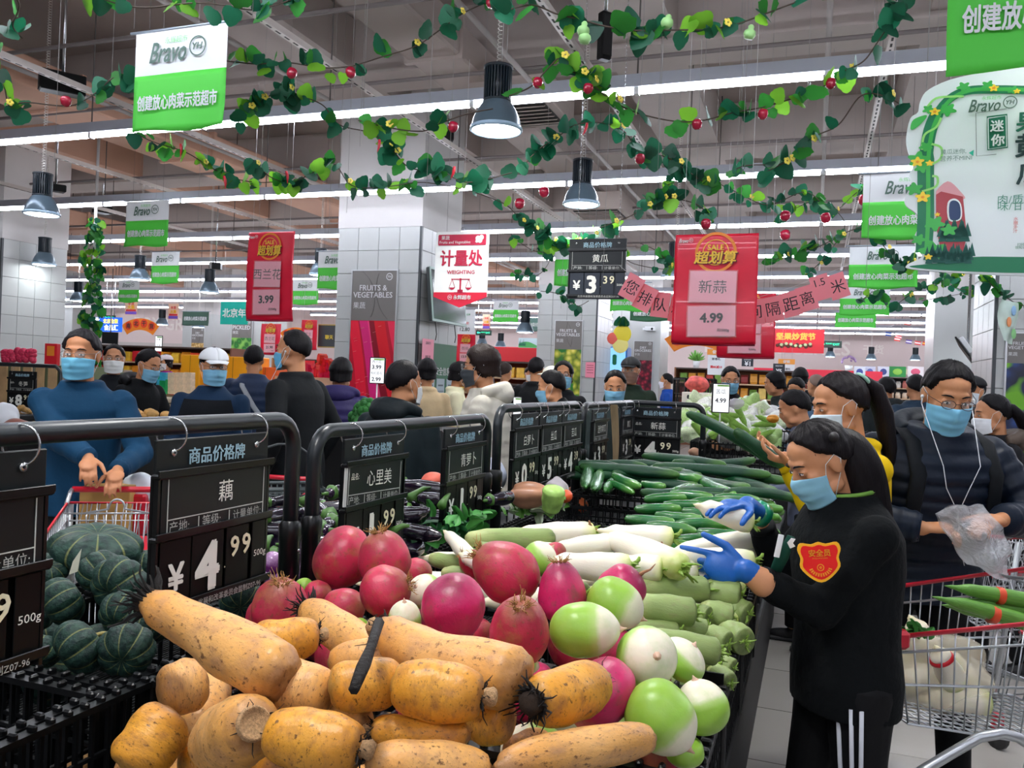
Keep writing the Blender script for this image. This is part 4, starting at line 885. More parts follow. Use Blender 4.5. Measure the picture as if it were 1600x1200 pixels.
# --- aubergines ---
cal_me = MB().rings([[Vector((x, r*math.cos(2*PI*j/10)*(1+.12*(j % 2)), r*math.sin(2*PI*j/10)*(1+.12*(j % 2)))) for j in range(10)] for x, r in ((-.16, .9), (-.06, .80), (.0, .5), (.08, .24), (.22, .17), (.30, .19))]).mesh('calyx', m_calyx)
def egg(i, a, b, z, ang, L=.13, r=.034, label=None, dz=0, group='long dark aubergines behind the rails'):
    o = veg(EGG[i % 3], 'aubergine', label or 'long glossy dark aubergine in the heap behind the rails', 'aubergine', G(a, b, z), Vector((math.cos(ang), math.sin(ang), dz)), L, r, i*2.1, group)
    link('calyx', cal_me, o, (.92, 0, 0)); return o
def eggp(i, x0, y0, z0, x1, y1, z1, th, label):
    a, b = vp(x0, y0, z0), vp(x1, y1, z1); k = (a.y+b.y)/2/FPX
    o = veg(EGG[i % 3], 'aubergine', label, 'aubergine', (a+b)/2, b-a, (b-a).length/2, th*k/2, i*2.1, 'long dark aubergines behind the rails'); link('calyx', cal_me, o, (.92, 0, 0)); return o
eggp(0, 705, 768, 1.12, 622, 756, 1.12, 26, 'topmost aubergine, between the two radish boards')
eggp(1, 672, 800, 1.09, 618, 795, 1.09, 30, 'thick aubergine under the topmost one')
eggp(2, 700, 782, 1.10, 650, 775, 1.10, 24, 'aubergine pointing at the green radish board')
eggp(0, 690, 838, 1.04, 610, 822, 1.04, 26, 'aubergine low beside a thin green stalk')
eggp(1, 662, 850, 1.0, 622, 858, 1.0, 24, 'reddish-tipped aubergine just above the red radishes')
eggp(2, 478, 798, 1.08, 405, 812, 1.08, 26, 'aubergine showing inside the corner of the first rail')
eggp(0, 470, 778, 1.08, 412, 786, 1.08, 18, 'thin aubergine above the one in the rail corner')
eggp(1, 522, 815, 1.07, 455, 835, 1.06, 22, 'aubergine passing behind both rail posts')
eggp(2, 520, 845, 1.03, 440, 850, 1.03, 24, 'aubergine below, behind the rail posts')
eggp(0, 800, 775, 1.08, 760, 782, 1.08, 22, 'aubergine by the double post of second and third rails')
for i in range(46):
    egg(i, -1.30-.10*(i % 5)-random.uniform(0, .08), 1.95+.105*(i//4)*1.0+random.uniform(-.08, .08), .90+.05*(i % 4), random.uniform(-1.1, 1.2)+(PI if i % 3 == 0 else 0), dz=random.uniform(-.1, .15))
for i, (px, py, z, w_) in enumerate(((425, 880, 1.02, 38), (448, 908, .99, 42), (415, 905, .98, 34), (472, 908, .97, 30), (505, 912, .98, 34), (398, 895, .98, 30))):
    r = w_*pxr(px, py, z)/2
    o = veg(RAD[0].copy() if i == 0 else EGGP, 'round_aubergine', ['shiny purple round aubergine beside the rail post', 'purple striped round aubergine under the shiny one', 'round aubergine behind the lotus board corner', 'round aubergine between the rail posts, low', 'round aubergine left of the big dark red radish', 'small round aubergine behind the price board edge'][i], 'aubergine', vp(px, py, z), (.2, -.3, .9), r, r, i, 'round purple aubergines')
    if i == 0: EGGP = o.data; EGGP.materials.clear(); EGGP.materials.append(eggp_m)
# green stalks lying on the aubergines
for i, (x0, y0, x1, y1, z) in enumerate(((672, 762, 640, 778, 1.15), (705, 770, 690, 790, 1.13), (640, 822, 612, 832, 1.09), (498, 772, 470, 785, 1.13), (425, 838, 412, 858, 1.08))):
    a, b = vp(x0, y0, z), vp(x1, y1, z-.02)
    top(MB().tube([a, (a*2+b)/3+Vector((0, 0, .008)), (a+b*2)/3+Vector((0, 0, .006)), b], [.005, .008, .010, .016], 7).build('aubergine_stalk', m_calyx), ['thick green stalk resting on the topmost aubergine', 'green stalk by the left edge of the green radish board', 'thin green stalk above the red radishes', 'green stalk curving over the first rail corner', 'pale green stalk beside the 500g card'][i], 'stalk')
# --- gourd, leaves and wrapped greens between rails 2 and 3 ---
a, b = vp(858, 808, 1.0), vp(866, 762, 1.12)
o = veg(DAI[2], 'sponge_gourd', 'pale green gourd standing up in the slatted crate', 'gourd', (a+b)/2, b-a, (b-a).length/2, .045, 0); o.data = DAI[2].copy(); o.data.materials.clear(); o.data.materials.append(M('#a6cf6a', .35, var=.12, sc=3))
def clump(label, px, py, z, r, cols, n=24, seed=0, name='leafy_greens', cat='greens', leaf=.06):
    rnd = random.Random(seed); t = thing(name, label, cat, vp(px, py, z))
    for ci, c in enumerate(cols):
        m = MB()
        for i in range(n):
            p = Vector((rnd.gauss(0, r*.5), rnd.gauss(0, r*.5), rnd.uniform(-r*.4, r*.5))); d = Vector((rnd.uniform(-1, 1), rnd.uniform(-1, 1), rnd.uniform(-.3, 1))).normalized(); s_ = d.cross(Vector((rnd.random(), rnd.random(), rnd.random()))).normalized(); q = d.cross(s_)
            m.grid(lambda u, v: p + d*leaf*v + s_*leaf*.45*(u-.5)*2*math.sin(PI*min(1, v*.8+.15)) + q*(.12*leaf*math.sin(u*9+i) + .3*leaf*v*v), 4, 4)
        o = link('leaves', m.mesh('leaves', c), t); o['kind'] = 'stuff'
    return t
m_lf1, m_lf2, m_lf3, m_lfw = M('#3f8a3a', .5, var=.2, sc=15), M('#6fb04a', .5, var=.2, sc=15), M('#1f5f30', .5, var=.2, sc=15), M('#d8e8c4', .45, var=.1, sc=10)
clump('green and white leafy heads in front of the daikon board', 838, 790, 1.0, .10, (m_lfw, m_lf2), seed=1)
clump('leafy stalks hanging below the green radish board', 700, 832, 1.02, .09, (m_lf1, m_lf3), n=16, seed=2)
clump('leafy sprigs by the second rail post', 745, 818, 1.02, .07, (m_lf1,), n=12, seed=3)
top(MB().ball((0, 0, 0), (.035, .035, .03), 14, k=8).build('tomato', M('#e2582e', .3, coat=.3), loc=vp(882, 775, 1.05)), 'orange-red tomato peeping past the slatted crate', 'tomato')
m_film = M('#e8e2ea', .12, alpha=.45)
def bag_blob(nm, label, c, rad, mat, seed=0, amp=.12, cat='bag', group=None, n=40):
    rnd = random.Random(seed); fr = [(Vector((rnd.uniform(-1, 1), rnd.uniform(-1, 1), rnd.uniform(-1, 1))).normalized()*rnd.uniform(2, 7), rnd.random()*6, rnd.uniform(.3, 1)) for _ in range(9)]
    def f(u, v):
        a, e = u*2*PI, (v-.5)*PI*.999; d = Vector((math.cos(e)*math.cos(a), math.cos(e)*math.sin(a), math.sin(e))); k = 1+amp*sum(w_*math.sin(q.dot(d)+p) for q, p, w_ in fr)/2.2
        return Vector((d.x*rad[0]*k, d.y*rad[1]*k, d.z*rad[2]*k))
    o = MB().grid(f, n, n//2).build(nm, mat, loc=c); setp(o, label, cat, group); return o
bag_blob('wrapped_bread_greens', 'plastic-wrapped brown produce beside the pale gourd', vp(832, 778, 1.06)+Vector((0, .1, 0)), (.09, .06, .05), M('#b07f63', .3, var=.3, sc=12), 3, cat='package')
bag_blob('film_bag', 'clear film bag bulging behind the pale gourd', vp(872, 772, 1.06)+Vector((0, .05, 0)), (.05, .05, .06), m_film, 4)
# --- cucumbers ---
def cuc(i, x0, y0, z0, x1, y1, z1, th, label, me=CUC, nm='cucumber'):
    a, b = vp(x0, y0, z0), vp(x1, y1, z1); k = (a.y+b.y)/2/FPX
    return veg(me[i % len(me)], nm, label, 'cucumber', (a+b)/2, b-a, (b-a).length/2, th*k/2, i*1.3, 'cucumbers in the crates')
CL = [(0, 1003, 712, 1.125, 1135, 727, 1.12, 17, 'long cucumber highest at the back left'), (1, 1050, 722, 1.12, 1180, 718, 1.13, 16, 'long cucumber crossing the top of the heap'), (2, 905, 728, 1.10, 1062, 742, 1.09, 18, 'long knobbly cucumber pointing at the stake'),
      (0, 1020, 728, 1.10, 1205, 742, 1.10, 18, 'long cucumber along the upper right of the heap'), (1, 1065, 737, 1.09, 1172, 762, 1.07, 20, 'dark cucumber slanting down in the middle'), (2, 1080, 732, 1.085, 1230, 752, 1.07, 18, 'cucumber with a pale blossom end at the right'),
      (0, 1120, 745, 1.06, 1215, 770, 1.04, 18, 'cucumber under the one with the pale end'), (1, 960, 722, 1.10, 1030, 735, 1.09, 15, 'cucumber near the garlic board foot'), (2, 1010, 735, 1.08, 1098, 720, 1.08, 14, 'cucumber lying under two crossing ones'),
      (0, 1098, 730, 1.10, 1172, 735, 1.10, 14, 'cucumber between the long ones at the right back')]
for c_ in CL: cuc(*c_)
CS = [(0, 915, 762, 1.05, 925, 725, 1.09, 20, 'upright cucumber at the left crate corner'), (1, 928, 765, 1.06, 938, 737, 1.08, 18, 'second upright cucumber at the left crate corner'), (0, 945, 768, 1.03, 970, 745, 1.06, 18, 'short cucumber behind the crate rim, left'),
      (1, 958, 742, 1.09, 1000, 760, 1.07, 16, 'glossy bright cucumber in the middle of the small crate'), (0, 950, 752, 1.06, 990, 770, 1.04, 13, 'cucumber lying along the crate rim'), (1, 1002, 755, 1.06, 1040, 760, 1.06, 14, 'short cucumber with a yellow flower end'),
      (0, 1045, 745, 1.06, 1100, 750, 1.07, 18, 'bright cucumber bent at its middle'), (1, 1095, 750, 1.065, 1150, 775, 1.05, 20, 'bright bent cucumber continuing down right'), (0, 1050, 770, 1.04, 1085, 760, 1.05, 16, 'short cucumber beside the crate corner'),
      (1, 1040, 775, 1.01, 1076, 778, 1.01, 14, 'dark short cucumber with orange tip at the crate corner'), (0, 1085, 775, 1.02, 1125, 790, 1.01, 15, 'slim cucumber above the lifted daikon'), (1, 1125, 785, 1.01, 1160, 792, 1.0, 14, 'cucumber touching the lifted daikon'),
      (0, 1150, 768, 1.03, 1210, 790, 1.02, 18, 'long bright cucumber on the lower right'), (1, 1185, 760, 1.02, 1215, 775, 1.01, 15, 'cucumber end near the face mask'), (0, 1045, 795, .98, 1088, 800, .98, 17, 'dark cucumber in the front row under the corner'),
      (1, 1068, 812, .96, 1100, 803, .97, 15, 'dark cucumber below the lifted daikon tip'), (0, 1070, 785, .99, 1105, 792, .99, 13, 'cucumber behind the lifted daikon tip'), (1, 1175, 795, .99, 1225, 800, .98, 15, 'cucumber at the outer edge behind the cuff'),
      (0, 1130, 752, 1.05, 1168, 748, 1.055, 12, 'thin cucumber in the middle of the heap'), (1, 1000, 770, 1.02, 1040, 765, 1.03, 12, 'cucumber tip over the crate wall')]
for c_ in CS: cuc(*c_, me=CUS)
for i in range(70):
    a, b = (-.60+.11*(i % 5)*.9, 3.05+.09*(i//5)) if i < 50 else (-1.08+.1*(i % 5), 4.15+.11*((i-50)//5)); z = (.93 + min(.12, max(0, (b-3.1)*.12)) + .03*(i % 2))
    veg((CUC if b > 3.8 else CUS)[i % 2], 'cucumber', 'green cucumber in the body of the heap', 'cucumber', G(a, b, z), (.9, random.uniform(-.5, .5), random.uniform(-.06, .06)), .17 if b > 3.8 else .1, .024, i, 'cucumbers in the body of the heap')
# ================= things fixed to columns, hung signs, far shop =================
def pmap(org, rz):
    """pixel -> local x,z on the vertical plane through org with heading rz"""
    n = Vector((-math.sin(rz), math.cos(rz), 0)); ux = Vector((math.cos(rz), math.sin(rz), 0)); c0 = Vector((0, 0, CH))
    def f(px, py):
        r = ray(px, py); t = n.dot(org-c0)/n.dot(r); p = c0+r*t-org; return (p.dot(ux), p.z)
    return f
def voro_mat(name, cols, sc, rough=.4, gap=None, seed=0):
    m = bpy.data.materials.new(name); m.use_nodes = True; nt = m.node_tree; N = nt.nodes; L = nt.links; b = N['Principled BSDF']; b.inputs['Roughness'].default_value = rough
    tc = N.new('ShaderNodeTexCoord'); v = N.new('ShaderNodeTexVoronoi'); v.inputs['Scale'].default_value = sc; L.new(tc.outputs['Object'], v.inputs[0])
    cr = N.new('ShaderNodeValToRGB'); el = cr.color_ramp.elements
    while len(el) < len(cols): el.new(.5)
    for i, c in enumerate(cols): el[i].position = i/(len(cols)-1)*.8; el[i].color = hexc(c)
    L.new(v.outputs['Distance'], cr.inputs[0]); n = N.new('ShaderNodeTexNoise'); n.inputs['Scale'].default_value = sc*.4; L.new(tc.outputs['Object'], n.inputs[0])
    if gap:
        mr = N.new('ShaderNodeMapRange'); mr.inputs[1].default_value = .52; mr.inputs[2].default_value = .58; L.new(n.outputs[0], mr.inputs[0]); mx = N.new('ShaderNodeMix'); mx.data_type = 'RGBA'
        L.new(mr.outputs[0], mx.inputs[0]); L.new(cr.outputs[0], mx.inputs[6]); mx.inputs[7].default_value = hexc(gap); L.new(mx.outputs[2], b.inputs['Base Color'])
    else: L.new(cr.outputs[0], b.inputs['Base Color'])
    return m
m_grey = M('#77736f', .5); m_alu = M('#c9cccd', .3, metal=.5)
def poster(x, y, z0, z1, w_, split, col, rz, head, cn, label, pic, y_off=-.02, extra=None, emb=True):
    """framed column poster: grey heading above, printed picture below. col = column object the frame stands against"""
    H = z1-z0; t = thing('column_poster', label, 'poster', (x, y, z0), rz)
    fr = MB()
    for (cx, cz, a, b) in ((0, H, w_+.02, .015), (0, 0, w_+.02, .015), (-w_/2, H/2, .015, H), (w_/2, H/2, .015, H)): fr.box((cx, 0, cz), (a, .03, b))
    link('frame', fr.mesh('frame', m_alu), t)
    link('heading_panel', MB().box((0, 0, H-split/2), (w_-.01, .02, split)).mesh('heading_panel', m_grey), t)
    o = link('picture', MB().box((0, 0, (H-split)/2), (w_-.01, .02, H-split)).mesh('picture', pic), t)
    arc = MB()
    for (cx, cz, r_) in ((-w_*.55, H-split*.6, .35), (w_*.75, H-split*.35, .42)):
        pts = [Vector((cx+r_*math.cos(q), -.0115, cz+r_*math.sin(q)*1.1)) for q in np.linspace(0, 2*PI, 60)]
        pts = [p for p in pts if abs(p.x) < w_/2-.03 and H-split+.01 < p.z < H-.01]
        runs = [[]]
        for p in pts:
            if runs[-1] and (p-runs[-1][-1]).length > .12: runs.append([])
            runs[-1].append(p)
        for rr in runs:
            if len(rr) > 1: arc.tube(rr, .006, 4, flat=.2)
    link('printed_arc', arc.mesh('printed_arc', M('#615d59', .5)), t)
    txt(head, m_white, t, -w_*.02, -.013, H-split*.42, w=w_*.86, bold=.015); txt(cn, m_white, t, -w_*.31, -.013, H-split*.70, w=w_*.27 if len(cn) < 4 else w_*.4)
    if emb:
        link('emblem_ring', flat_ring(w_*.33, H-split*.13, w_*.055, w_*.07, y=-.013).mesh('emblem_ring', m_white), t); txt('YH', m_white, t, w_*.33, -.013, H-split*.13, w=w_*.08, bold=.02)
    return t
q0 = PB(552, 640, 8.57); q1 = PB(622, 422, 8.57); wq = toG(q1)[0]-toG(PB(551, 422, 8.57))[0]
zt = q1.z; ctr = G((toG(q1)[0]+toG(PB(551, 422, 8.57))[0])/2, 8.572, 0)
tpep = poster(ctr.x, ctr.y, .55, zt, wq, zt-PB(585, 501, 8.57).z, pil1, GR, 'FRUITS &\nVEGETABLES', '果蔬', 'tall poster of red peppers on the nearest tiled column', M('#c4102f', .45))
# peppers as printed bands
H = zt-.55; sp_ = zt-PB(585, 501, 8.57).z; top_z = H-sp_
ws = wq/2-.01
def clipband(xa, xb, wd, col, ph):
    m = MB(); n = 26
    L_, R_ = [], []
    for i in range(n+1):
        u = i/n; z = top_z-.005 - u*(top_z-.02); cx = xa+(xb-xa)*u+.015*math.sin(u*5+ph)
        L_.append((max(-ws, min(ws, cx-wd/2)), z)); R_.append((max(-ws, min(ws, cx+wd/2)), z))
    vs = [Vector((x, 0, z)) for x, z in L_]+[Vector((x, 0, z)) for x, z in R_]
    m.add(vs, [(i, i+1, n+2+i, n+1+i) for i in range(n)], False); return m.mesh('printed_pepper', M(col, .4))
for k, (xa, xb, wd, c) in enumerate(((-.28, -.02, .17, '#f01c3c'), (-.13, .22, .12, '#e0237a'), (-.06, .30, .045, '#f2477f'), (.0, .36, .10, '#8e0b25'), (.1, .46, .14, '#e01b2b'), (.26, .6, .1, '#f22e55'), (-.36, -.12, .08, '#c40f2e'), (-.5, -.2, .14, '#e8193f'))):
    link('printed_pepper', clipband(xa, xb, wd, c, k), tpep, (0, -.0112-.0003*k, 0))
gl = MB()
for i in range(34):
    x = random.uniform(-ws+.03, ws-.03); z = random.uniform(.3, top_z-.05); gl.tube([(x-.02, -.0145, z), (x+.02, -.0145, z+.012)], .004, 4, flat=.3)
setp(link('printed_glint', gl.mesh('printed_glint', M('#ffb9a8', .4)), tpep), kind='stuff')
def poster_px(x0, x1, ytop, ysplit, bcol, z0, rz, head, cn, label, pic, **k):
    a0, a1 = toG(PB(x0, ytop, bcol))[0], toG(PB(x1, ytop, bcol))[0]; z1 = PB((x0+x1)/2, ytop, bcol).z; zs = PB((x0+x1)/2, ysplit, bcol).z; c = G((a0+a1)/2, bcol, 0)
    return poster(c.x, c.y, z0, z1, a1-a0, z1-zs, None, GR, head, cn, label, pic, **k)
poster_px(868, 911, 501, 546, 14.17, .5, GR, 'FRUITS &\nVEGETABLES', '果蔬', 'poster of yellow-green flower heads on the middle column', voro_mat('corn_print', ('#f4ec8c', '#dfd75a', '#9aa62e', '#4f6b1c'), 9, gap='#1d7a2c'))
poster_px(991, 1021, 533, 563, 18.17, .4, GR, 'DRY\nGROCERIES', '干货', 'poster of glossy dark red beans on the column behind', voro_mat('bean_print', ('#d63a52', '#8e1430', '#5a0a1e', '#2a0710'), 12))
poster_px(300, 320, 512, 536, 20.9, .4, GR, 'DRY\nGROCERIES', '干货', 'small poster of pale noodles on the far left column', voro_mat('noodle_print', ('#f2dfae', '#d8b470', '#a07c3c'), 14))
poster_px(363, 395, 500, 528, 20.96, .4, GR, 'PICKLED', '腌菜', 'poster of green strips beside the red sale sheet', voro_mat('strip_print', ('#3aa33c', '#1c6b26', '#8ac95a'), 6))
poster_px(1573, 1628, 520, 568, 8.57, .4, GR, 'FRUITS &\nVEGETABLES', '果蔬', 'poster with blueberries and green leaves on the right column', voro_mat('berry_print', ('#2a4f93', '#16264f', '#0d1730'), 8, gap='#6fb31f'))
# television and notice board on the side of the nearest column
aS = -.6274*8.6+1.09+.02; SRr = R(90)+GR
def side_thing(nm, label, cat, x0, x1, y0, y1, th, out=.0, a=None):
    a = (a or aS)+out; p, q = PA(x0, y0, a), PA(x1, y1, a); b0, b1 = toG(p)[1], toG(q)[1]; return a, b0, b1, p.z, q.z
a, b0, b1, z1, z0 = side_thing('', '', '', 672, 722, 425, 503, .05, out=.12)
t = thing('television', 'black flat television fixed to the side of the pepper column', 'television', G(a, (b0+b1)/2, (z0+z1)/2), SRr); w_ = b1-b0; h_ = .62
t.rotation_euler = (R(-6), 0, SRr)
link('casing', MB().box((0, 0, 0), (w_, .05, h_), bev=.008).mesh('casing', M('#2a3132', .4)), t); link('bezel', MB().box((0, -.026, 0), (w_+.01, .012, h_+.01), bev=.004).mesh('bezel', M('#9fb7ae', .4)), t)
link('screen', MB().box((0, -.034, 0), (w_-.05, .004, h_-.05)).mesh('screen', M('#2c3a3a', .15)), t); link('wall_bracket', MB().box((0, .07, 0), (.2, .1, .2)).mesh('wall_bracket', m_blk), t)
cb = MB(); 
for x in (-.3, .25): cb.tube([(x, .03, -.3), (x+.02, .03, -.45), (x, .04, -.52)], .005, 5)
link('cable', cb.mesh('cable', m_blk), t)
a, b0, b1, z1, z0 = side_thing('', '', '', 662, 708, 534, 652, .05, out=.03)
t = thing('notice_board', 'dark green notice board with framed sheets on the pepper column', 'notice board', G(a, (b0+b1)/2, z1), SRr); w_ = b1-b0
link('panel', MB().box((0, 0, -.75), (w_, .03, 1.5), bev=.006).mesh('panel', M('#2f6647', .5)), t)
txt('食品安全信息栏', m_white, t, .0, -.018, -.33, w=w_*.8)
for i in range(3):
    for j in range(2):
        p_ = link('notice_sheet', MB().box((0, 0, 0), (w_*.24, .006, .40)).mesh('notice_sheet', M('#a9b7bd', .5)), t, (-w_*.31+i*w_*.31, -.019, -.62-j*.45)); link('printed_lines', MB().box((0, -.004, .12), (w_*.15, .001, .02)).box((0, -.004, .05), (w_*.18, .001, .008)).box((0, -.004, .0), (w_*.18, .001, .008)).mesh('printed_lines', M('#5b666b')), p_)
a, b0, b1, z1, z0 = side_thing('', '', '', 660, 677, 532, 561, .05, out=.06)
t = thing('pink_notice', 'pink paper taped over the corner of the green notice board', 'paper', G(a, (b0+b1)/2, (z0+z1)/2), SRr); link('paper', MB().box((0, 0, 0), (b1-b0, .002, z1-z0+.05)).mesh('paper', m_pink), t)
txt('温馨提示', m_black_txt, t, 0, -.002, .08, w=.14); txt('请戴口罩', m_black_txt, t, 0, -.002, -.08, w=.14)
t = thing('pink_notice', 'pink paper taped on the middle column right of its poster', 'paper', PB(922, 578, 14.17), GR); link('paper', MB().box((0, 0, 0), (.17, .002, .27)).mesh('paper', m_pink), t); link('printed_lines', MB().box((0, -.002, .08), (.12, .001, .012)).box((0, -.002, .04), (.12, .001, .012)).box((0, -.002, 0), (.12, .001, .012)).box((0, -.002, -.05), (.12, .001, .012)).mesh('printed_lines', M('#b45c6a')), t)
# tall stacked white and red price list hanging right of the board
def card(nm, label, cat, px, py, d, w_, h_, mat, rz=GR, th=.006, texts=(), string=0, group=None):
    t = thing(nm, label, cat, P(px, py, d), rz, group); link('board', MB().box((0, 0, 0), (w_, th, h_), bev=.001).mesh('board', mat), t)
    for s_, m_, x, z, ww, bo in texts: txt(s_, m_, t, x*w_, -th/2-.002, z*h_, w=ww*w_, bold=bo)
    if string: link('string', MB().tube([(-w_*.4, 0, h_/2), (-w_*.4, 0, h_/2+string)], .002, 4).tube([(w_*.4, 0, h_/2), (w_*.4, 0, h_/2+string)], .002, 4).mesh('string', M('#cfcfcf')), t)
    return t
m_grn = M('#0a9a5c', .5); m_sred = M('#e01f2f', .45); m_tb = M('#222831', .5); m_wsh = M('#e9ecee', .5)
card('price_list', 'white hanging price list with green and red lines by the column edge', 'sign', 727, 503, 12.5, .32, .37, m_wsh, texts=(('核桃仁 红枣', m_grn, 0, .3, .5, .01), ('会员价', m_sred, 0, -.05, .4, .01), ('12.80', m_tb, 0, -.3, .5, .01)))
card('turquoise_sign', 'turquoise hanging sign with white brush characters, left of the broccoli sheet', 'sign', 366, 489, 13, .52, .36, M('#13c4b0', .5), texts=(('北京年', M('#f2fffb', .5), .0, 0, .85, .03),), string=.8)
# exit signs
def exit_sign(px, py, d, label, w_=.5):
    t = thing('exit_sign', label, 'sign', P(px, py, d), GR, 'green exit signs'); link('casing', MB().box((0, 0, 0), (w_, .05, w_*.30), bev=.005).mesh('casing', M('#0d2a20', .4)), t)
    g = EM('#35f0b0', 2.2); link('arrow', MB().plate([(-.42*w_, 0), (-.34*w_, .07*w_), (-.34*w_, .02*w_), (-.2*w_, .02*w_), (-.2*w_, -.02*w_), (-.34*w_, -.02*w_), (-.34*w_, -.07*w_)], .004, c=(0, -.028, 0)).mesh('arrow', g), t)
    txt('安全出口', g, t, -.02*w_, -.028, .03*w_, w=w_*.26); txt('EXIT', g, t, .28*w_, -.028, 0, w=w_*.26)
    link('rod', MB().tube([(-w_*.4, 0, 0), (-w_*.4, 0, 1.2)], .008, 5).tube([(w_*.4, 0, 0), (w_*.4, 0, 1.2)], .008, 5).mesh('rod', m_metal), t); return t
exit_sign(1296, 538, 26, 'lit green exit sign over the far aisle, in front of the wall letters', .72); exit_sign(756, 520, 22, 'lit green exit sign between the two tiled columns', .44); exit_sign(172, 496, 20, 'lit green exit sign by the leafy pole', .32)
# neon shop sign at the left
t = thing('neon_sign', 'blue lit shop sign with a round swirl emblem, left of the orange fan', 'sign', P(166, 507, 19.5), GR)
sw = MB(); sw.tube([(-.30+.10*math.cos(q), 0, .0+.13*math.sin(q)) for q in np.linspace(.9, 5.6, 20)], .035, 6); link('swirl', sw.mesh('swirl', EM('#dff0ff', 1.6)), t)
link('blue_panel', MB().box((-.0, .03, .0), (.9, .03, .34), bev=.01).mesh('blue_panel', EM('#2c62d8', .9)), t); txt('北京全聚', EM('#ffe23a', 1.4), t, .13, -.002, .08, w=.45, bold=.03); txt('食品汇', EM('#e8f4ff', 1.6), t, .15, -.002, -.07, w=.42, bold=.03)
# orange fans
def fan(px, py, d, label, s_, ww):
    t = thing('fan_banner', label, 'banner', P(px, py, d), GR, 'orange fan banners'); n = 16; ol = []
    for i in range(n+1): q = R(125)-R(70)*i/n; ol.append((1.1*ww*math.cos(q), 1.1*ww*math.sin(q)-ww*.85))
    for i in range(n+1): q = R(55)+R(70)*i/n; ol.append((.72*ww*math.cos(q)*1.05, .72*ww*math.sin(q)-ww*.78))
    link('fan', MB().plate(ol, .01).mesh('fan', M('#f58a1f', .5)), t)
    for i, ch in enumerate(s_):
        x = (-.39+.26*i)*ww; z = ww*(.12-.5*(x/ww)**2); link('disc', flat_ring(x, z, .001, ww*.115, y=-.009).mesh('disc', M('#ef4a22', .5)), t); txt(ch, m_tb, t, x, -.012, z, w=ww*.14, bold=.03)
    return t
fan(219, 512, 21, 'orange fan-shaped banner with four round characters, left background', '南北干货', .95)
fan(462, 523, 17, 'orange banner partly hidden by the tall man in black', '南北', .6); fan(1090, 535, 15, 'orange fan banner under the big red sale sheet', '南北干货', .95)
card('chalk_sign', 'dark chalk-board sign in a gold frame behind the tall man in black', 'sign', 511, 525, 15, .38, .42, M('#b59a4a', .5), texts=()); 
link('writing_panel', MB().box((0, -.006, 0), (.35, .006, .38)).mesh('writing_panel', M('#3c4146', .6)), bpy.data.objects['chalk_sign']); txt('聊天', M('#e8d04a', .5), bpy.data.objects['chalk_sign'], .05, -.011, -.02, w=.17, bold=.03)
# promotion cards hanging in the distance
pr_m = M('#f6a44a', .5)
for i, (px, py, d, w_, h_) in enumerate(((205, 480, 22, .42, .42), (271, 487, 22, .34, .42), (64, 488, 22, .42, .2), (760, 503, 22, .22, .4))):
    t = card('promotion_card', ['orange and violet promotion card under the tiny green banner', 'orange promotion card left of the dark green word banner', 'promotion card under the tiny banner by the left column', 'promotion card above the middle exit sign'][i], 'sign', px, py, d, w_, h_, M('#f3c9a8', .5), texts=(('年货', m_sred, 0, .25, .5, .04), ('大集', M('#f2b418', .5), 0, .0, .6, .05)))
    link('violet_band', MB().box((0, -.006, -h_*.36), (w_*.9, .004, h_*.18)).mesh('violet_band', M('#7a5bd0', .5)), t); link('red_band', MB().box((0, -.006, -h_*.2), (w_*.8, .004, h_*.12)).mesh('red_band', m_sred), t)
# red festival banner at right
t = card('festival_banner', 'wide red banner with gold brush characters over the far shelves', 'banner', 1243, 533, 22, 1.42, .62, M('#e2142a', .45), texts=(('坚果炒货节', M('#f9c24a', .5), 0, .2, .7, .05),), string=1.0)
nb = MB()
for i in range(16): nb.ball(((-.45+.055*i)*1.0, -.01, -.12+.03*math.sin(i*2.3)), (.05, .006, .045), 8, k=4)
link('printed_nuts', nb.mesh('printed_nuts', M('#5c2c1c', .5)), t); nb = MB()
for i in range(7): nb.ball(((-.35+.12*i)*1.0, -.016, -.10+.03*math.sin(i*1.3)), (.045, .004, .04), 8, k=4)
link('printed_lettuce', nb.mesh('printed_lettuce', M('#c9d7a0', .5)), t)
for px, py, d, s1_, lab in ((1217, 577, 20, '¥5', 'left'), (1168, 566, 20, '¥1', 'right')):
    card('tiny_price_card', 'tiny dark price card reading %s yuan in the far aisle' % ('five' if s1_[1] == '5' else 'one'), 'sign', px, py, d, .27, .27 if s1_ == '¥5' else .2, m_tb, texts=((s1_, m_wsh, 0, -.15, .5, .03), ('商品价格牌', m_wsh, 0, .3, .6, 0)))
for px, py, d, lab in ((1229, 583, 21, 'white and orange promotion sheet beside the 5 yuan card'), (1119, 568, 19, 'white and orange promotion sheet beside the small potted plant')):
    card('promotion_sheet', lab, 'sign', px, py, d, .38, .52, m_wsh, texts=(('满88减10', m_sred, 0, -.15, .7, .04), ('新春礼', m_tb, 0, .2, .5, .02)))
    t = card('orange_heading', 'orange heading over the ' + lab, 'sign', px, py-18, d-.02, .4, .13, M('#f5a13a', .5), texts=(('促销', m_wsh, 0, 0, .4, .03),))
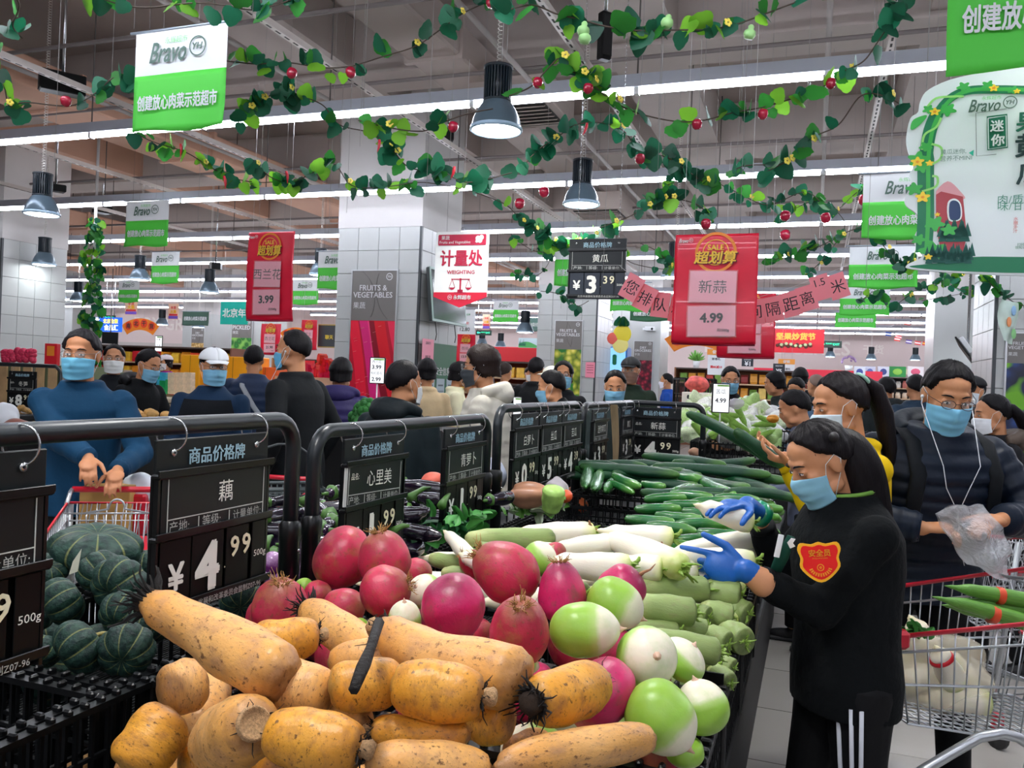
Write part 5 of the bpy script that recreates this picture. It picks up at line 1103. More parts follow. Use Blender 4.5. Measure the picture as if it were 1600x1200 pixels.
# digital price tag on a stick, and the bitter gourd one
def digital(px, py, d, w_, h_, lines, label, stick=.4):
    t = thing('digital_price_tag', label, 'sign', P(px, py, d), R(-3), 'digital price tags'); link('casing', MB().box((0, 0, 0), (w_, .025, h_), bev=.004).mesh('casing', m_blk), t); link('screen', MB().box((0, -.013, 0), (w_*.88, .004, h_*.93)).mesh('screen', EM('#e8ecf2', .85)), t)
    link('green_strip', MB().box((.1*w_, -.0155, h_*.42), (w_*.66, .002, h_*.06)).mesh('green_strip', M('#8ccf5a', .5)), t)
    for s_, z, ww, bo in lines: txt(s_, m_tb, t, -w_*.03, -.018, z*h_, w=ww*w_, bold=bo)
    link('stick', MB().tube([(0, 0, -h_/2), (0, 0, -h_/2-stick)], .005, 6).mesh('stick', m_white), t)
digital(590, 579, 5.6, .105, .178, (('西兰花', .33, .6, 0), ('3.99', .13, .6, .03), ('有机菜花', -.1, .75, 0), ('2.99', -.33, .6, .03)), 'digital price tag reading 3.99 and 2.99 before the pepper poster', .30)
digital(1126, 622, 5.6, .118, .20, (('苦瓜', .22, .55, 0), ('4.99', -.08, .62, .03)), 'digital price tag for bitter gourd at 4.99 above the wrapped greens', .2)
digital(808, 640, 4.9, .05, .15, (('¥', .1, .3, 0),), 'small pink and black price stand behind the third rail', .1)
digital(248, 540, 19, .17, .46, (('干果', .3, .6, 0), ('15.8', 0, .6, 0)), 'slim upright digital tag in the far left aisle', .5)
t = thing('monitor', 'small black monitor on a pole behind the leafy pole', 'monitor', P(172, 528, 18), R(8)); link('screen', MB().box((0, 0, 0), (.33, .03, .25), bev=.004).mesh('screen', m_blk), t); link('pole', MB().tube([(0, .02, .1), (0, .02, 1.5)], .012, 6).mesh('pole', m_metal), t)
# tilted till monitor at the right
t = thing('monitor', 'white-backed monitor tilted down near the right column', 'monitor', P(1512, 545, 9.5), R(30)); mr_ = (R(-35), R(12), R(55)); t.rotation_euler = (0, 0, 0)
link('casing', MB().box((0, 0, 0), (.34, .06, .22), bev=.01).mesh('casing', m_wsh), t, None, mr_); link('screen', MB().box((0, .04, 0), (.40, .02, .27), bev=.004).mesh('screen', m_blk), t, None, mr_); link('vents', MB().box((-.06, -.033, 0), (.05, .008, .16)).box((.06, -.033, 0), (.05, .008, .16)).mesh('vents', M('#55585c')), t, None, mr_); link('pole', MB().tube([(0, 0, .05), (.0, .0, 5.09-t.location.z)], .015, 6).mesh('pole', m_metal), t)
# speakers / projector boxes under the slab
for i, (px, py, d, w_, h_, l_, rz) in enumerate(((98, 131, 7.0, .14, .17, .34, -55), (87, 294, 9.5, .13, .08, .2, -50), (160, 328, 14, .2, .12, .25, -30), (337, 416, 15, .2, .12, .2, 10), (945, 57, 5.2, .08, .30, .06, 30), (700, 212, 9, .12, .12, .1, 10))):
    t = thing('loudspeaker', ['black loudspeaker box hung under the slab, upper left', 'black box beside the left edge pendant lamp', 'black box right of the leafy pole top', 'black box above the turquoise sign', 'dark hanging panel among the leaves, top centre right', 'small grey box behind the vines left of the big pendant'][i], 'loudspeaker', P(px, py, d), R(rz))
    link('cabinet', MB().box((0, 0, 0), (w_, l_, h_), bev=.008).mesh('cabinet', m_blk), t); link('grille', MB().box((0, -l_/2-.004, 0), (w_*.85, .008, h_*.85)).mesh('grille', M('#0a0a0b', .8)), t); link('bracket', MB().tube([(0, 0, h_/2), (0, 0, 5.09-t.location.z)], .012, 6).mesh('bracket', m_metal), t)
# air grilles
for i, (px, py, d) in enumerate(((816, 180, 8.0), (938, 335, 12))):
    t = thing('air_grille', ['slatted air grille right of the big pendant lamp', 'slatted air grille above the navy price board'][i], 'vent', P(px, py, d), GR); link('box', MB().box((0, 0, .12), (.8, .8, .24), bev=.01).mesh('box', m_slab), t); link('opening', MB().box((0, 0, -.002), (.64, .64, .01)).mesh('opening', M('#2b2725', .8)), t)
    for j in range(6): link('slat', MB().box((0, -.25+.1*j, -.012), (.62, .05, .008), m=Matrix.Rotation(R(30), 3, 'X')).mesh('slat', m_slab), t)
# ---------- cut-out cucumber board ----------
org = P(1500, 270, 3.0); f = pmap(org, GR); t = thing('cutout_sign', 'large white cut-out board with a green vine arch at the right edge', 'sign', org, GR)
def pl(pts): return [f(x, y) for x, y in pts]
def smooth(pts, k=4):
    out = []; n = len(pts)
    for i in range(n):
        p0, p1, p2, p3 = [Vector(pts[(i+j-1) % n]) for j in range(4)]
        for s_ in range(k):
            u = s_/k; out.append(tuple(.5*((2*p1)+(-p0+p2)*u+(2*p0-5*p1+4*p2-p3)*u*u+(-p0+3*p1-3*p2+p3)*u**3)))
    return out
ol = smooth(pl([(1452, 140), (1500, 121), (1600, 106), (1760, 92), (1760, 250), (1760, 430), (1600, 431), (1500, 427), (1425, 421), (1417, 414), (1440, 402), (1432, 388), (1428, 372), (1436, 352), (1432, 335), (1416, 322), (1414, 308), (1428, 296), (1420, 275), (1426, 262), (1424, 250), (1418, 235), (1416, 215), (1422, 186), (1434, 176), (1438, 158)]))
link('board', MB().plate(ol, .012).mesh('board', M('#e8eef0', .4)), t)
gA, gB, gC = M('#0c7a52', .4), M('#3fb54f', .4), M('#9be07a', .4); yf = M('#ffd83a', .4)
def flat2(pts, mat, y, nm): 
    m = MB(); q = [(x, y, z) for x, z in pts]; m.add(q, [tuple(range(len(q)))], False); return link(nm, m.mesh(nm, mat), t)
def strip(pts, w_, mat, y, nm):
    pts = [Vector(p) for p in pts]; m = MB(); L_, R_ = [], []
    for i, p in enumerate(pts):
        d = (pts[min(i+1, len(pts)-1)]-pts[max(i-1, 0)]).normalized(); n_ = Vector((-d.y, d.x)); ww = w_[i] if hasattr(w_, '__len__') else w_
        L_.append(p+n_*ww/2); R_.append(p-n_*ww/2)
    vs = [Vector((p.x, y, p.y)) for p in L_]+[Vector((p.x, y, p.y)) for p in R_]; k = len(pts); m.add(vs, [(i, i+1, k+1+i, k+i) for i in range(k-1)], False); return link(nm, m.mesh(nm, mat), t)
def spl(pts, k=5):
    P4 = [Vector(p) for p in pts]; out = []
    for i in range(len(P4)-1):
        p0, p1, p2, p3 = P4[max(i-1, 0)], P4[i], P4[i+1], P4[min(i+2, len(P4)-1)]
        for s_ in range(k): u = s_/k; out.append(.5*((2*p1)+(-p0+p2)*u+(2*p0-5*p1+4*p2-p3)*u*u+(-p0+3*p1-3*p2+p3)*u**3))
    return out+[P4[-1]]
px_m = 3.0/FPX*1.05
flat2(smooth(pl([(1422, 416), (1480, 410), (1520, 402), (1600, 402), (1755, 402), (1755, 426), (1600, 427), (1500, 424), (1440, 420)])), gA, -.0075, 'printed_ground')
arch = spl(pl([(1443, 395), (1446, 340), (1446, 290), (1447, 240), (1456, 195), (1478, 160), (1510, 143), (1560, 141), (1620, 142), (1750, 140)]))
strip(arch, [.055]*15+[.045]*8+[.03]*(len(arch)-23), gA, -.008, 'printed_vine'); strip([p+Vector((.008, .0)) for p in arch], [.014]*len(arch), gB, -.0085, 'printed_vine_light')
for k_, pp in enumerate(([(1447, 150+20), (1462, 155), (1490, 152), (1505, 152)], [(1440, 235), (1444, 212), (1462, 200), (1470, 185)], [(1445, 262), (1468, 250), (1470, 232), (1455, 226)], [(1440, 300), (1462, 292), (1464, 278), (1456, 276)])): strip(spl(pl(pp)), .008, gC, -.009, 'printed_tendril')
def leaf2(px, py, s_, mat, nm='printed_leaf', y=-.0095, lob=5, ph=0):
    x, z = f(px, py); n = 30; pts = [(x+s_*px_m*(.78+.22*math.cos(lob*q))*math.cos(q+ph), z+s_*px_m*.8*(.78+.22*math.cos(lob*q))*math.sin(q+ph)) for q in [2*PI*i/n for i in range(n)]]; return flat2(pts, mat, y, nm)
for (x, y, s_) in ((1505, 137, 10), (1543, 135, 10), (1582, 142, 8), (1450, 172, 9), (1480, 173, 13), (1446, 230, 10), (1434, 250, 16), (1440, 262, 12), (1428, 296, 13), (1460, 350, 15), (1482, 360, 12), (1457, 393, 21), (1435, 375, 11)): leaf2(x, y, s_, gB, ph=x)
for (x, y, s_) in ((1460, 176, 8), (1552, 139, 7), (1588, 144, 5), (1433, 254, 10), (1452, 256, 6), (1441, 309, 11), (1464, 336, 4), (1450, 402, 6)): leaf2(x, y, s_, yf, 'printed_flower', -.0102, 5, .3)
for (x, y) in ((1433, 254), (1460, 176), (1441, 309), (1552, 139)): leaf2(x, y, 3, M('#f39a1f', .4), 'printed_flower_heart', -.0108)
flat2(smooth(pl([(1422, 200), (1427, 188), (1445, 181), (1447, 185), (1436, 197), (1425, 204)])), gB, -.009, 'printed_gourd')
flat2(smooth(pl([(1462, 305), (1480, 284), (1500, 300), (1505, 312)])), M('#e8a3ac', .5), -.0082, 'printed_roof'); flat2(pl([(1462, 305), (1470, 300), (1504, 308), (1510, 370), (1503, 400), (1470, 400), (1462, 350)]), M('#b5434d', .5), -.0084, 'printed_house')
flat2(smooth(pl([(1482, 345), (1480, 318), (1491, 311), (1501, 320), (1501, 343)])), m_wsh, -.0088, 'printed_window_frame'); flat2(smooth(pl([(1484, 343), (1483, 319), (1491, 314), (1499, 321), (1499, 342)])), M('#1f3a66', .4), -.0092, 'printed_window')
bs = MB()
for i in range(26):
    x, z = f(1448+i*2.8, 398+6*math.sin(i*1.7)); bs.add([(x-.012, -.0096, z-.02), (x+.012, -.0096, z-.02), (x+.004*math.sin(i), -.0096, z+.03)], [(0, 1, 2)], False)
for i in range(18):
    x, z = f(1470+i*2.4, 362+8*math.sin(i*1.3)); bs.add([(x-.014, -.0094, z-.02), (x+.014, -.0094, z-.02), (x, -.0094, z+.03)], [(0, 1, 2)], False)
link('printed_grass', bs.mesh('printed_grass', M('#0d5a50', .5)), t)
def T2(s_, px, py, w_, mat, bold=0, y=-.0095, h=None, shear=0):
    x, z = f(px, py); txt(s_, mat, t, x, y, z, w=w_*px_m, h=h*px_m if h else None, bold=bold, shear=shear)
x, z = f(1552, 165); logo(t, x+.0, z, 22*px_m, m_logo, y=-.0095)
flat2(pl([(1541, 183), (1573, 179), (1574, 232), (1542, 236)]), M('#0b6b52', .4), -.009, 'printed_panel'); fr_ = pl([(1543, 186), (1571, 182), (1572, 230), (1544, 234)])
strip([Vector(p) for p in fr_+fr_[:1]], .003, m_wsh, -.0094, 'panel_line'); T2('迷', 1557, 198, 18, m_wsh, .03); T2('你', 1558, 220, 18, m_wsh, .03)
fr_ = pl([(1572, 171), (1524, 178), (1525, 245), (1556, 242)]); strip([Vector(p) for p in fr_], .002, M('#66716c'), -.0092, 'printed_line')
T2('黄', 1606, 228, 34, M('#0f2f35', .5), .03); T2('瓜', 1608, 272, 34, M('#0f2f35', .5), .03); T2('果', 1606, 192, 32, M('#0b6b52', .5), .03)
T2('黄瓜迷你,', 1489, 238, 34, M('#7c9a90', .5)); T2('营养不MINI', 1493, 248, 42, M('#7c9a90', .5)); flat2(pl([(1513, 240), (1521, 235), (1520, 245)]), M('#2fb59a', .4), -.0092, 'printed_arrow')
T2('肉/质/嫩', 1590, 312, 52, M('#5f9a86', .5)); T2('味/甘/甜', 1590, 322, 52, M('#5f9a86', .5)); T2('水\n嫩\n多\n汁', 1586, 352, 6, M('#e0736f', .5)); T2('扫码\n领知识', 1594, 385, 14, gA)
link('string', MB().tube([(-.0, 0, .35), (-.02, 0, 1.4)], .001, 4).mesh('string', M('#dddddd')), t)
# ---------- vine garlands ----------
def leaf_mesh(c, w_=.9, seed=0):
    m = MB(); n = 10; rim = []
    for i in range(n+1):
        q = PI*i/n; r = .5*(1-.35*math.cos(q)) ; rim.append((math.sin(q)*.52*w_*(1+.42*math.cos(q))*(1+.07*math.sin(q*9+seed)), .5-math.cos(q)*.5 - (.0 if q else .0)))
    vs = [Vector((0, y, -.06*math.sin(y*3))) for y in np.linspace(.04, 1, n+1)]
    L_ = [Vector((-x, y-.08*(1-y)*(x > .2), .10*x*x*3-.03)) for x, y in rim]; R_ = [Vector((x, y-.08*(1-y)*(x > .2), .10*x*x*3-.03)) for x, y in rim]
    k = n+1; m.add(vs+L_+R_, [(i, i+1, k+i+1, k+i) for i in range(n)]+[(i+1, i, 2*k+i, 2*k+i+1) for i in range(n)], True); return m.mesh('leaf', c)
def leaf_mat(c1, tr):
    m = bpy.data.materials.new('vine_leaf'); m.use_nodes = True; nt = m.node_tree; N = nt.nodes; L = nt.links; b = N['Principled BSDF']; b.inputs['Roughness'].default_value = .5
    oi = N.new('ShaderNodeObjectInfo'); mx = N.new('ShaderNodeMix'); mx.data_type = 'RGBA'; c = hexc(c1); mx.inputs[6].default_value = c; mx.inputs[7].default_value = tuple([x*.55 for x in c[:3]]+[1]); L.new(oi.outputs['Random'], mx.inputs[0]); L.new(mx.outputs[2], b.inputs['Base Color'])
    tl = N.new('ShaderNodeBsdfTranslucent'); L.new(mx.outputs[2], tl.inputs[0]); ms = N.new('ShaderNodeMixShader'); ms.inputs[0].default_value = tr; L.new(b.outputs[0], ms.inputs[1]); L.new(tl.outputs[0], ms.inputs[2]); L.new(ms.outputs[0], N['Material Output'].inputs[0]); return m
LM = [leaf_mesh(leaf_mat(c, tr), w_, s_) for c, tr, w_, s_ in (('#1d7350', .35, .95, 1), ('#155a40', .3, .85, 2), ('#3c9a3c', .5, 1.0, 3), ('#86cc3a', .6, .9, 4))]  # brighter greens also paint in the glow of leaves near the tubes
apple_me = MB().lathe([(.001, -.42), (.22, -.5), (.42, -.30), (.5, .05), (.42, .35), (.25, .46), (.08, .40), (.001, .36)], 14).mesh('apple', M('#b5163a', .25, coat=.5, var=.15, sc=4)); gourd_me = MB().lathe([(.001, -.5), (.3, -.48), (.45, -.2), (.4, .05), (.2, .2), (.22, .38), (.1, .5), (.001, .5)], 12).mesh('gourd', M('#9fd086', .4))
flow_me = MB(); 
for i in range(5): flow_me.ball((.3*math.cos(i*1.257), .3*math.sin(i*1.257), 0), (.25, .25, .06), 6, k=4)
flow_me = flow_me.mesh('blossom', M('#f2dc58', .5)); m_vine = M('#4a3d33', .8); chil_me = MB().tube([(0, 0, .5), (.02, 0, .2), (0, 0, -.1), (-.1, 0, -.5)], [.1, .13, .1, .02], 7).mesh('chilli', M('#d8303f', .3))
def garland(pts, d0, d1, label, size=.098, dens=1.0, apples=(), gourds=(), chil=(), bright=.25, seed=0, cluster=.55, sag=True, name='vine_garland'):
    rnd = random.Random(seed); W_ = [P(x, y, d0+(d1-d0)*i/(len(pts)-1)) for i, (x, y) in enumerate(pts)]; c = sum(W_, Vector())/len(W_); t = thing(name, label, 'garland', c, 0, 'leafy vine garlands')
    sp_ = []
    for i in range(len(W_)-1):
        p0, p1, p2, p3 = W_[max(i-1, 0)], W_[i], W_[i+1], W_[min(i+2, len(W_)-1)]
        for s_ in range(8): u = s_/8; sp_.append(.5*((2*p1)+(-p0+p2)*u+(2*p0-5*p1+4*p2-p3)*u*u+(-p0+3*p1-3*p2+p3)*u**3)-c)
    sp_.append(W_[-1]-c); link('stem', MB().tube(sp_, .004, 5).mesh('stem', m_vine), t); L_ = sum((b-a).length for a, b in zip(sp_, sp_[1:])); n = min(290, int(L_/.035*dens)); nf = 0
    for i in range(n):
        u = rnd.random(); 
        if cluster and math.sin(u*L_*5.5+seed) < rnd.uniform(-1, 1)*1.2-.25+cluster*.3: u = (u+.5*rnd.random()) % 1
        k = u*(len(sp_)-1); j = int(k); p = sp_[j].lerp(sp_[min(j+1, len(sp_)-1)], k-j)
        s_ = size*rnd.uniform(.6, 1.25); li = 3 if rnd.random() < bright*.5 else (2 if rnd.random() < bright else rnd.choice((0, 1, 0)))
        o = link('leaf', LM[li], t, p+Vector((rnd.uniform(-.02, .02), rnd.uniform(-.03, .03), rnd.uniform(-.03, .02))), (rnd.uniform(.4, 1.9), rnd.uniform(-.8, .8), rnd.uniform(0, 6.28)) if rnd.random() < .6 else (rnd.uniform(-2.4, -.9), rnd.uniform(-.7, .7), rnd.uniform(-.9, .9)), s_)
        if rnd.random() < .06: link('blossom', flow_me, t, p+Vector((.02, -.04, .01)), (1.4, 0, rnd.random()), size*.45)
    for lst, me, nm, s_ in ((apples, apple_me, 'artificial_apple', .058), (gourds, gourd_me, 'artificial_gourd', .06), (chil, chil_me, 'artificial_chilli', .07)):
        for ax, ay, fr in lst: link(nm, me, t, P(ax, ay, d0+(d1-d0)*fr-.06)-c, (rnd.uniform(-.2, .2), rnd.uniform(-.3, .3), 0), s_*(d0+(d1-d0)*fr)/4.6 if nm != 'artificial_gourd' else .065)
    return t
garland([(-20, 80), (5, 130), (15, 165), (40, 160), (110, 165), (150, 145), (182, 120), (225, 130)], 4.6, 4.8, 'vine with one red apple crossing the upper left corner', apples=((103, 158, .5),), seed=1, size=.09)
garland([(130, -15), (180, 5), (230, 12), (300, 5), (350, 8), (400, 15), (470, -5)], 3.9, 4.1, 'vine along the top edge above the largest green banner', seed=2, size=.10)
garland([(0, -20), (30, 5), (20, 40), (35, 60)], 4, 4.2, 'short vine end hanging at the very top left', seed=3, dens=.6)
garland([(205, 205), (240, 222), (290, 238), (330, 262), (370, 280), (420, 285), (455, 275)], 6.2, 6.5, 'bright-leaved vine just below the largest green banner', seed=4, bright=.55, dens=1.2, chil=((283, 235, .4), (352, 285, .6)))
garland([(350, 95), (400, 100), (450, 98), (505, 106), (550, 103), (600, 88), (650, 72), (690, 45), (725, 20), (770, 0)], 4.7, 5.0, 'vine with two red apples left of the big pendant lamp', apples=((456, 114, .3), (548, 113, .5), (767, 4, 1)), seed=5, dens=.8)
garland([(372, 185), (400, 165), (440, 140), (470, 150), (505, 165), (530, 195), (580, 208), (610, 230), (640, 262), (690, 268), (730, 285), (800, 270)], 5.1, 5.6, 'long dark vine winding under the nearest light row', seed=6, dens=1.5, bright=.2, chil=((708, 270, .8), (592, 228, .5)))
garland([(560, 188), (610, 200), (660, 205), (690, 192), (730, 178), (770, 170)], 4.6, 4.7, 'thin bright vine with an apple beside the big pendant lamp', apples=((708, 198, .8),), seed=7, dens=.6, bright=.8)
garland([(395, 250), (420, 275), (450, 285), (480, 275), (520, 255), (550, 290), (600, 292), (660, 285), (720, 295)], 6.2, 6.6, 'vine running just above the second light row', seed=8, dens=.9, chil=((449, 277, .3),))
garland([(780, 20), (830, 8), (870, 22), (905, 30), (950, 42), (1000, 48), (1060, 47), (1110, 46), (1150, 38), (1190, 24), (1240, 5), (1290, -10)], 3.7, 4.0, 'vine with pale gourds along the top right of centre', gourds=((912, 45, .3), (914, 57, .3), (1043, 33, .5), (1172, 50, .8)), seed=9, size=.095, dens=1.1)
garland([(795, 150), (830, 135), (858, 105), (875, 92), (895, 112), (920, 125), (940, 145), (975, 168), (1015, 182), (1060, 190), (1100, 188), (1150, 175), (1190, 168), (1250, 150), (1300, 128), (1330, 105)], 4.4, 4.6, 'bright yellow-green vine with several apples, centre right', apples=((840, 129, .15), (919, 138, .35), (1089, 194, .65), (1192, 178, .85), (1298, 130, 1)), seed=10, bright=.75, dens=1.1)
garland([(1320, 110), (1350, 95), (1375, 60), (1395, 30), (1410, 0)], 4.3, 4.2, 'dark vine climbing the slotted channel at upper right', seed=11, dens=1.6, bright=.05, cluster=.2)
garland([(815, 262), (840, 235), (870, 215), (900, 195), (940, 192), (975, 205), (1000, 238), (1040, 245), (1075, 268), (1110, 285), (1160, 260), (1210, 258)], 5.3, 5.7, 'dark vine under the bright one, right of the big pendant', seed=12, dens=1.4, bright=.15, apples=((1000, 248, .5),), chil=((915, 202, .3),))
garland([(1195, 270), (1240, 245), (1270, 215), (1310, 195), (1345, 150), (1380, 150), (1420, 170)], 4.7, 4.6, 'dark vine reaching from the light row to the cut-out board', seed=13, dens=.9)
garland([(1040, 290), (1090, 275), (1150, 300), (1200, 320), (1260, 300), (1300, 330), (1340, 300), (1370, 290)], 7.2, 7.4, 'vine with small red apples above the large red sale sheet', seed=14, dens=1.0, apples=((1227, 367-30, .5), (1290, 340, .7), (1349, 312, .9)))
garland([(740, 300), (790, 320), (820, 350), (850, 365), (880, 385), (910, 375), (960, 350)], 7.4, 7.4, 'thick vine draped in front of the green banner by the navy board', seed=15, dens=1.7, bright=.2, apples=((850, 300, .3), (812, 318, .3)), cluster=.2)
garland([(925, 360), (980, 340), (1005, 325), (1040, 310), (1090, 320), (1110, 345)], 6.0, 6.2, 'vine climbing behind the chain of the navy price board', seed=16, dens=1.2, apples=((1103, 350, 1),))
garland([(845, 455), (875, 460), (900, 478), (920, 470)], 9, 9, 'vine sprig below the navy price board', seed=17, dens=.9)
garland([(1000, 380), (1030, 395), (1045, 420), (985, 410), (975, 385)], 8.5, 8.5, 'vine sprigs left of the large red sale sheet', seed=18, dens=.8, bright=.4)
garland([(1200, 410), (1240, 395), (1280, 385), (1330, 360), (1360, 360), (1385, 390), (1405, 415), (1430, 405)], 7.4, 7.6, 'vine lying over the logo of the right green banner', seed=19, dens=1.3, bright=.25, cluster=.2)
garland([(1345, 470), (1370, 455), (1390, 480), (1430, 455), (1470, 440), (1500, 430)], 9.4, 9.6, 'vine running right from the third green banner', seed=20, dens=1.2)
garland([(1540, 435), (1560, 455), (1590, 475), (1620, 480)], 7.5, 7.2, 'vine in front of the right tiled column', seed=21, dens=1.2)
garland([(800, 370), (830, 390), (860, 400), (840, 430), (800, 425)], 10, 10.4, 'vine sprigs left of the half-hidden green banner', seed=22, dens=.7)
garland([(1215, 350), (1235, 330), (1280, 315), (1320, 350), (1290, 400), (1260, 430)], 8.5, 9, 'loose vine above the pink paper with 1.5', seed=23, dens=.8, bright=.4, apples=((1227, 367, .1),))
garland([(1420, 300), (1480, 440), (1540, 450), (1440, 470)], 11, 11, 'faint vine behind the cut-out board', seed=24, dens=.5)
# leafy pole
t = thing('leafy_pole', 'white pole wrapped in green vines, left background', 'pole', PZ(141, 640, .0) if False else Vector((P(143, 500, 10.5).x, P(143, 500, 10.5).y, 1.3)))
link('pole', MB().tube([(0, 0, -.2), (0, 0, 3.3)], .018, 8).mesh('pole', m_white), t); rnd = random.Random(4)
for i in range(280):
    z = rnd.uniform(.1, 2.05); a = rnd.random()*6.28; link('leaf', LM[rnd.choice((0, 1, 2, 3, 2))], t, (.06*math.cos(a)*(1.4+.6*math.sin(z*9)), .06*math.sin(a), z), (rnd.uniform(-2.4, -.9), rnd.uniform(-.7, .7), rnd.uniform(-1.5, 1.5)), .085*rnd.uniform(.7, 1.3))
# ================= people =================
def remesh(mb, voxel, sm=3, name='m', mat=None, fac=.5):
    me = mb.mesh(name + '_src'); o = bpy.data.objects.new('tmp', me)
    r = o.modifiers.new('r', 'REMESH'); r.mode = 'VOXEL'; r.voxel_size = voxel; r.use_smooth_shade = True
    if sm: s_ = o.modifiers.new('s', 'SMOOTH'); s_.iterations = sm; s_.factor = fac
    out = evaluated_mesh(o); bpy.data.meshes.remove(me)
    out.name = name; out.materials.clear()
    if mat: out.materials.append(mat)
    return out
def cap(m, p, q, r0, r1, n=12):
    p, q = Vector(p), Vector(q); m.tube([p, p.lerp(q, .5), q], [r0, (r0+r1)/2, r1], n); m.ball(p, r0, n, k=8); m.ball(q, r1, n, k=8)
def loft(m, secs, n=24, X=Vector((1, 0, 0)), pw=1.0):
    """secs: (centre, rx, ry, fwd vector)"""
    rs = []
    for c, rx, ry, F in secs:
        rs.append([c + X*rx*math.copysign(abs(math.cos(a))**pw, math.cos(a)) + F*ry*math.copysign(abs(math.sin(a))**pw, math.sin(a)) for a in [2*PI*i/n for i in range(n)]])
    m.rings(rs)
def hand(m, w, d, nrm, side, s=1.0, curl=.5, spread=.12, thumb=.6, fing=4, straight=None):
    """w wrist, d finger direction, nrm palm normal (the side the fingers close to), side: thumb direction sign along width"""
    d = Vector(d).normalized(); nrm = (Vector(nrm)-d*Vector(nrm).dot(d)).normalized(); wd = d.cross(nrm)*side
    c = w + d*.052*s; M3 = Matrix((wd, d, nrm)).transposed(); m.ball(c, (.041*s, .052*s, .017*s), 12, m=M3, k=9); m.ball(w+d*.01*s, (.029*s, .03*s, .021*s), 10, m=M3)
    for i in range(4):
        off = (.030-.0195*i)*s; L_ = (.076, .084, .078, .060)[i]*s; r = (.0092, .0095, .0090, .0080)[i]*s; p = w + d*(.092-.006*abs(i-1.2))*s + wd*off; cu = curl if straight is None or i not in straight else .05
        dd = (d + wd*spread*(1.2-i)*.5).normalized(); q = p - dd*.02*s; ang = 0
        for seg, fr in enumerate((.46, .31, .23)):
            ang += cu*(.8 if seg == 0 else 1.0); v = dd*math.cos(ang) + nrm*math.sin(ang); q2 = q + v*(L_*fr + (.02*s if seg == 0 else 0)); cap(m, q, q2, r*(1-.09*seg), r*(1-.09*(seg+1)), 8); q = q2
    p = w + d*.022*s + wd*.026*s; v1 = (d*.72 + wd*.68 + nrm*.35*thumb).normalized(); p2 = p + v1*.042*s; v2 = (d*.9 + wd*.30 + nrm*.5*thumb).normalized(); p3 = p2 + v2*.034*s; p4 = p3 + (v2+nrm*.2*thumb).normalized()*.026*s
    cap(m, p, p2, .0135*s, .0115*s, 8); cap(m, p2, p3, .0112*s, .010*s, 8); cap(m, p3, p4, .010*s, .0082*s, 8)
def skin_mat(c='#cc9068'): return M(c, .5, var=.06, sc=14, bump=.06, bsc=60, spec=.35)
def hair_mat(c='#110e10'):
    key = 'hair'+c
    if key in MATS: return MATS[key]
    m = bpy.data.materials.new('hair'); m.use_nodes = True; nt = m.node_tree; N = nt.nodes; L = nt.links; b = N['Principled BSDF']; b.inputs['Base Color'].default_value = hexc(c); b.inputs['Roughness'].default_value = .5; b.inputs['Specular IOR Level'].default_value = .18
    tc = N.new('ShaderNodeTexCoord'); mp = N.new('ShaderNodeMapping'); mp.inputs['Scale'].default_value = (260, 260, 14); n = N.new('ShaderNodeTexNoise'); n.inputs['Scale'].default_value = 1; L.new(tc.outputs['Object'], mp.inputs[0]); L.new(mp.outputs[0], n.inputs[0])
    bp = N.new('ShaderNodeBump'); bp.inputs['Strength'].default_value = .5; bp.inputs['Distance'].default_value = .004; L.new(n.outputs[0], bp.inputs['Height']); L.new(bp.outputs[0], b.inputs['Normal']); MATS[key] = m; return m
def cloth(c, rough=.75, bump=.9, bsc=7, var=.12, sheen=.0): return M(c, rough, bump=bump, bsc=bsc, var=var, sc=6, sheen=sheen, spec=.25)
def ik(a, b, l1, l2, hint):
    d = b-a; L_ = min(d.length, (l1+l2)*.995); dn = d.normalized(); x = (l1*l1-l2*l2+L_*L_)/(2*L_); h = math.sqrt(max(0, l1*l1-x*x)); hn = (hint-dn*hint.dot(dn)).normalized()
    return a+dn*x+hn*h, a+dn*L_
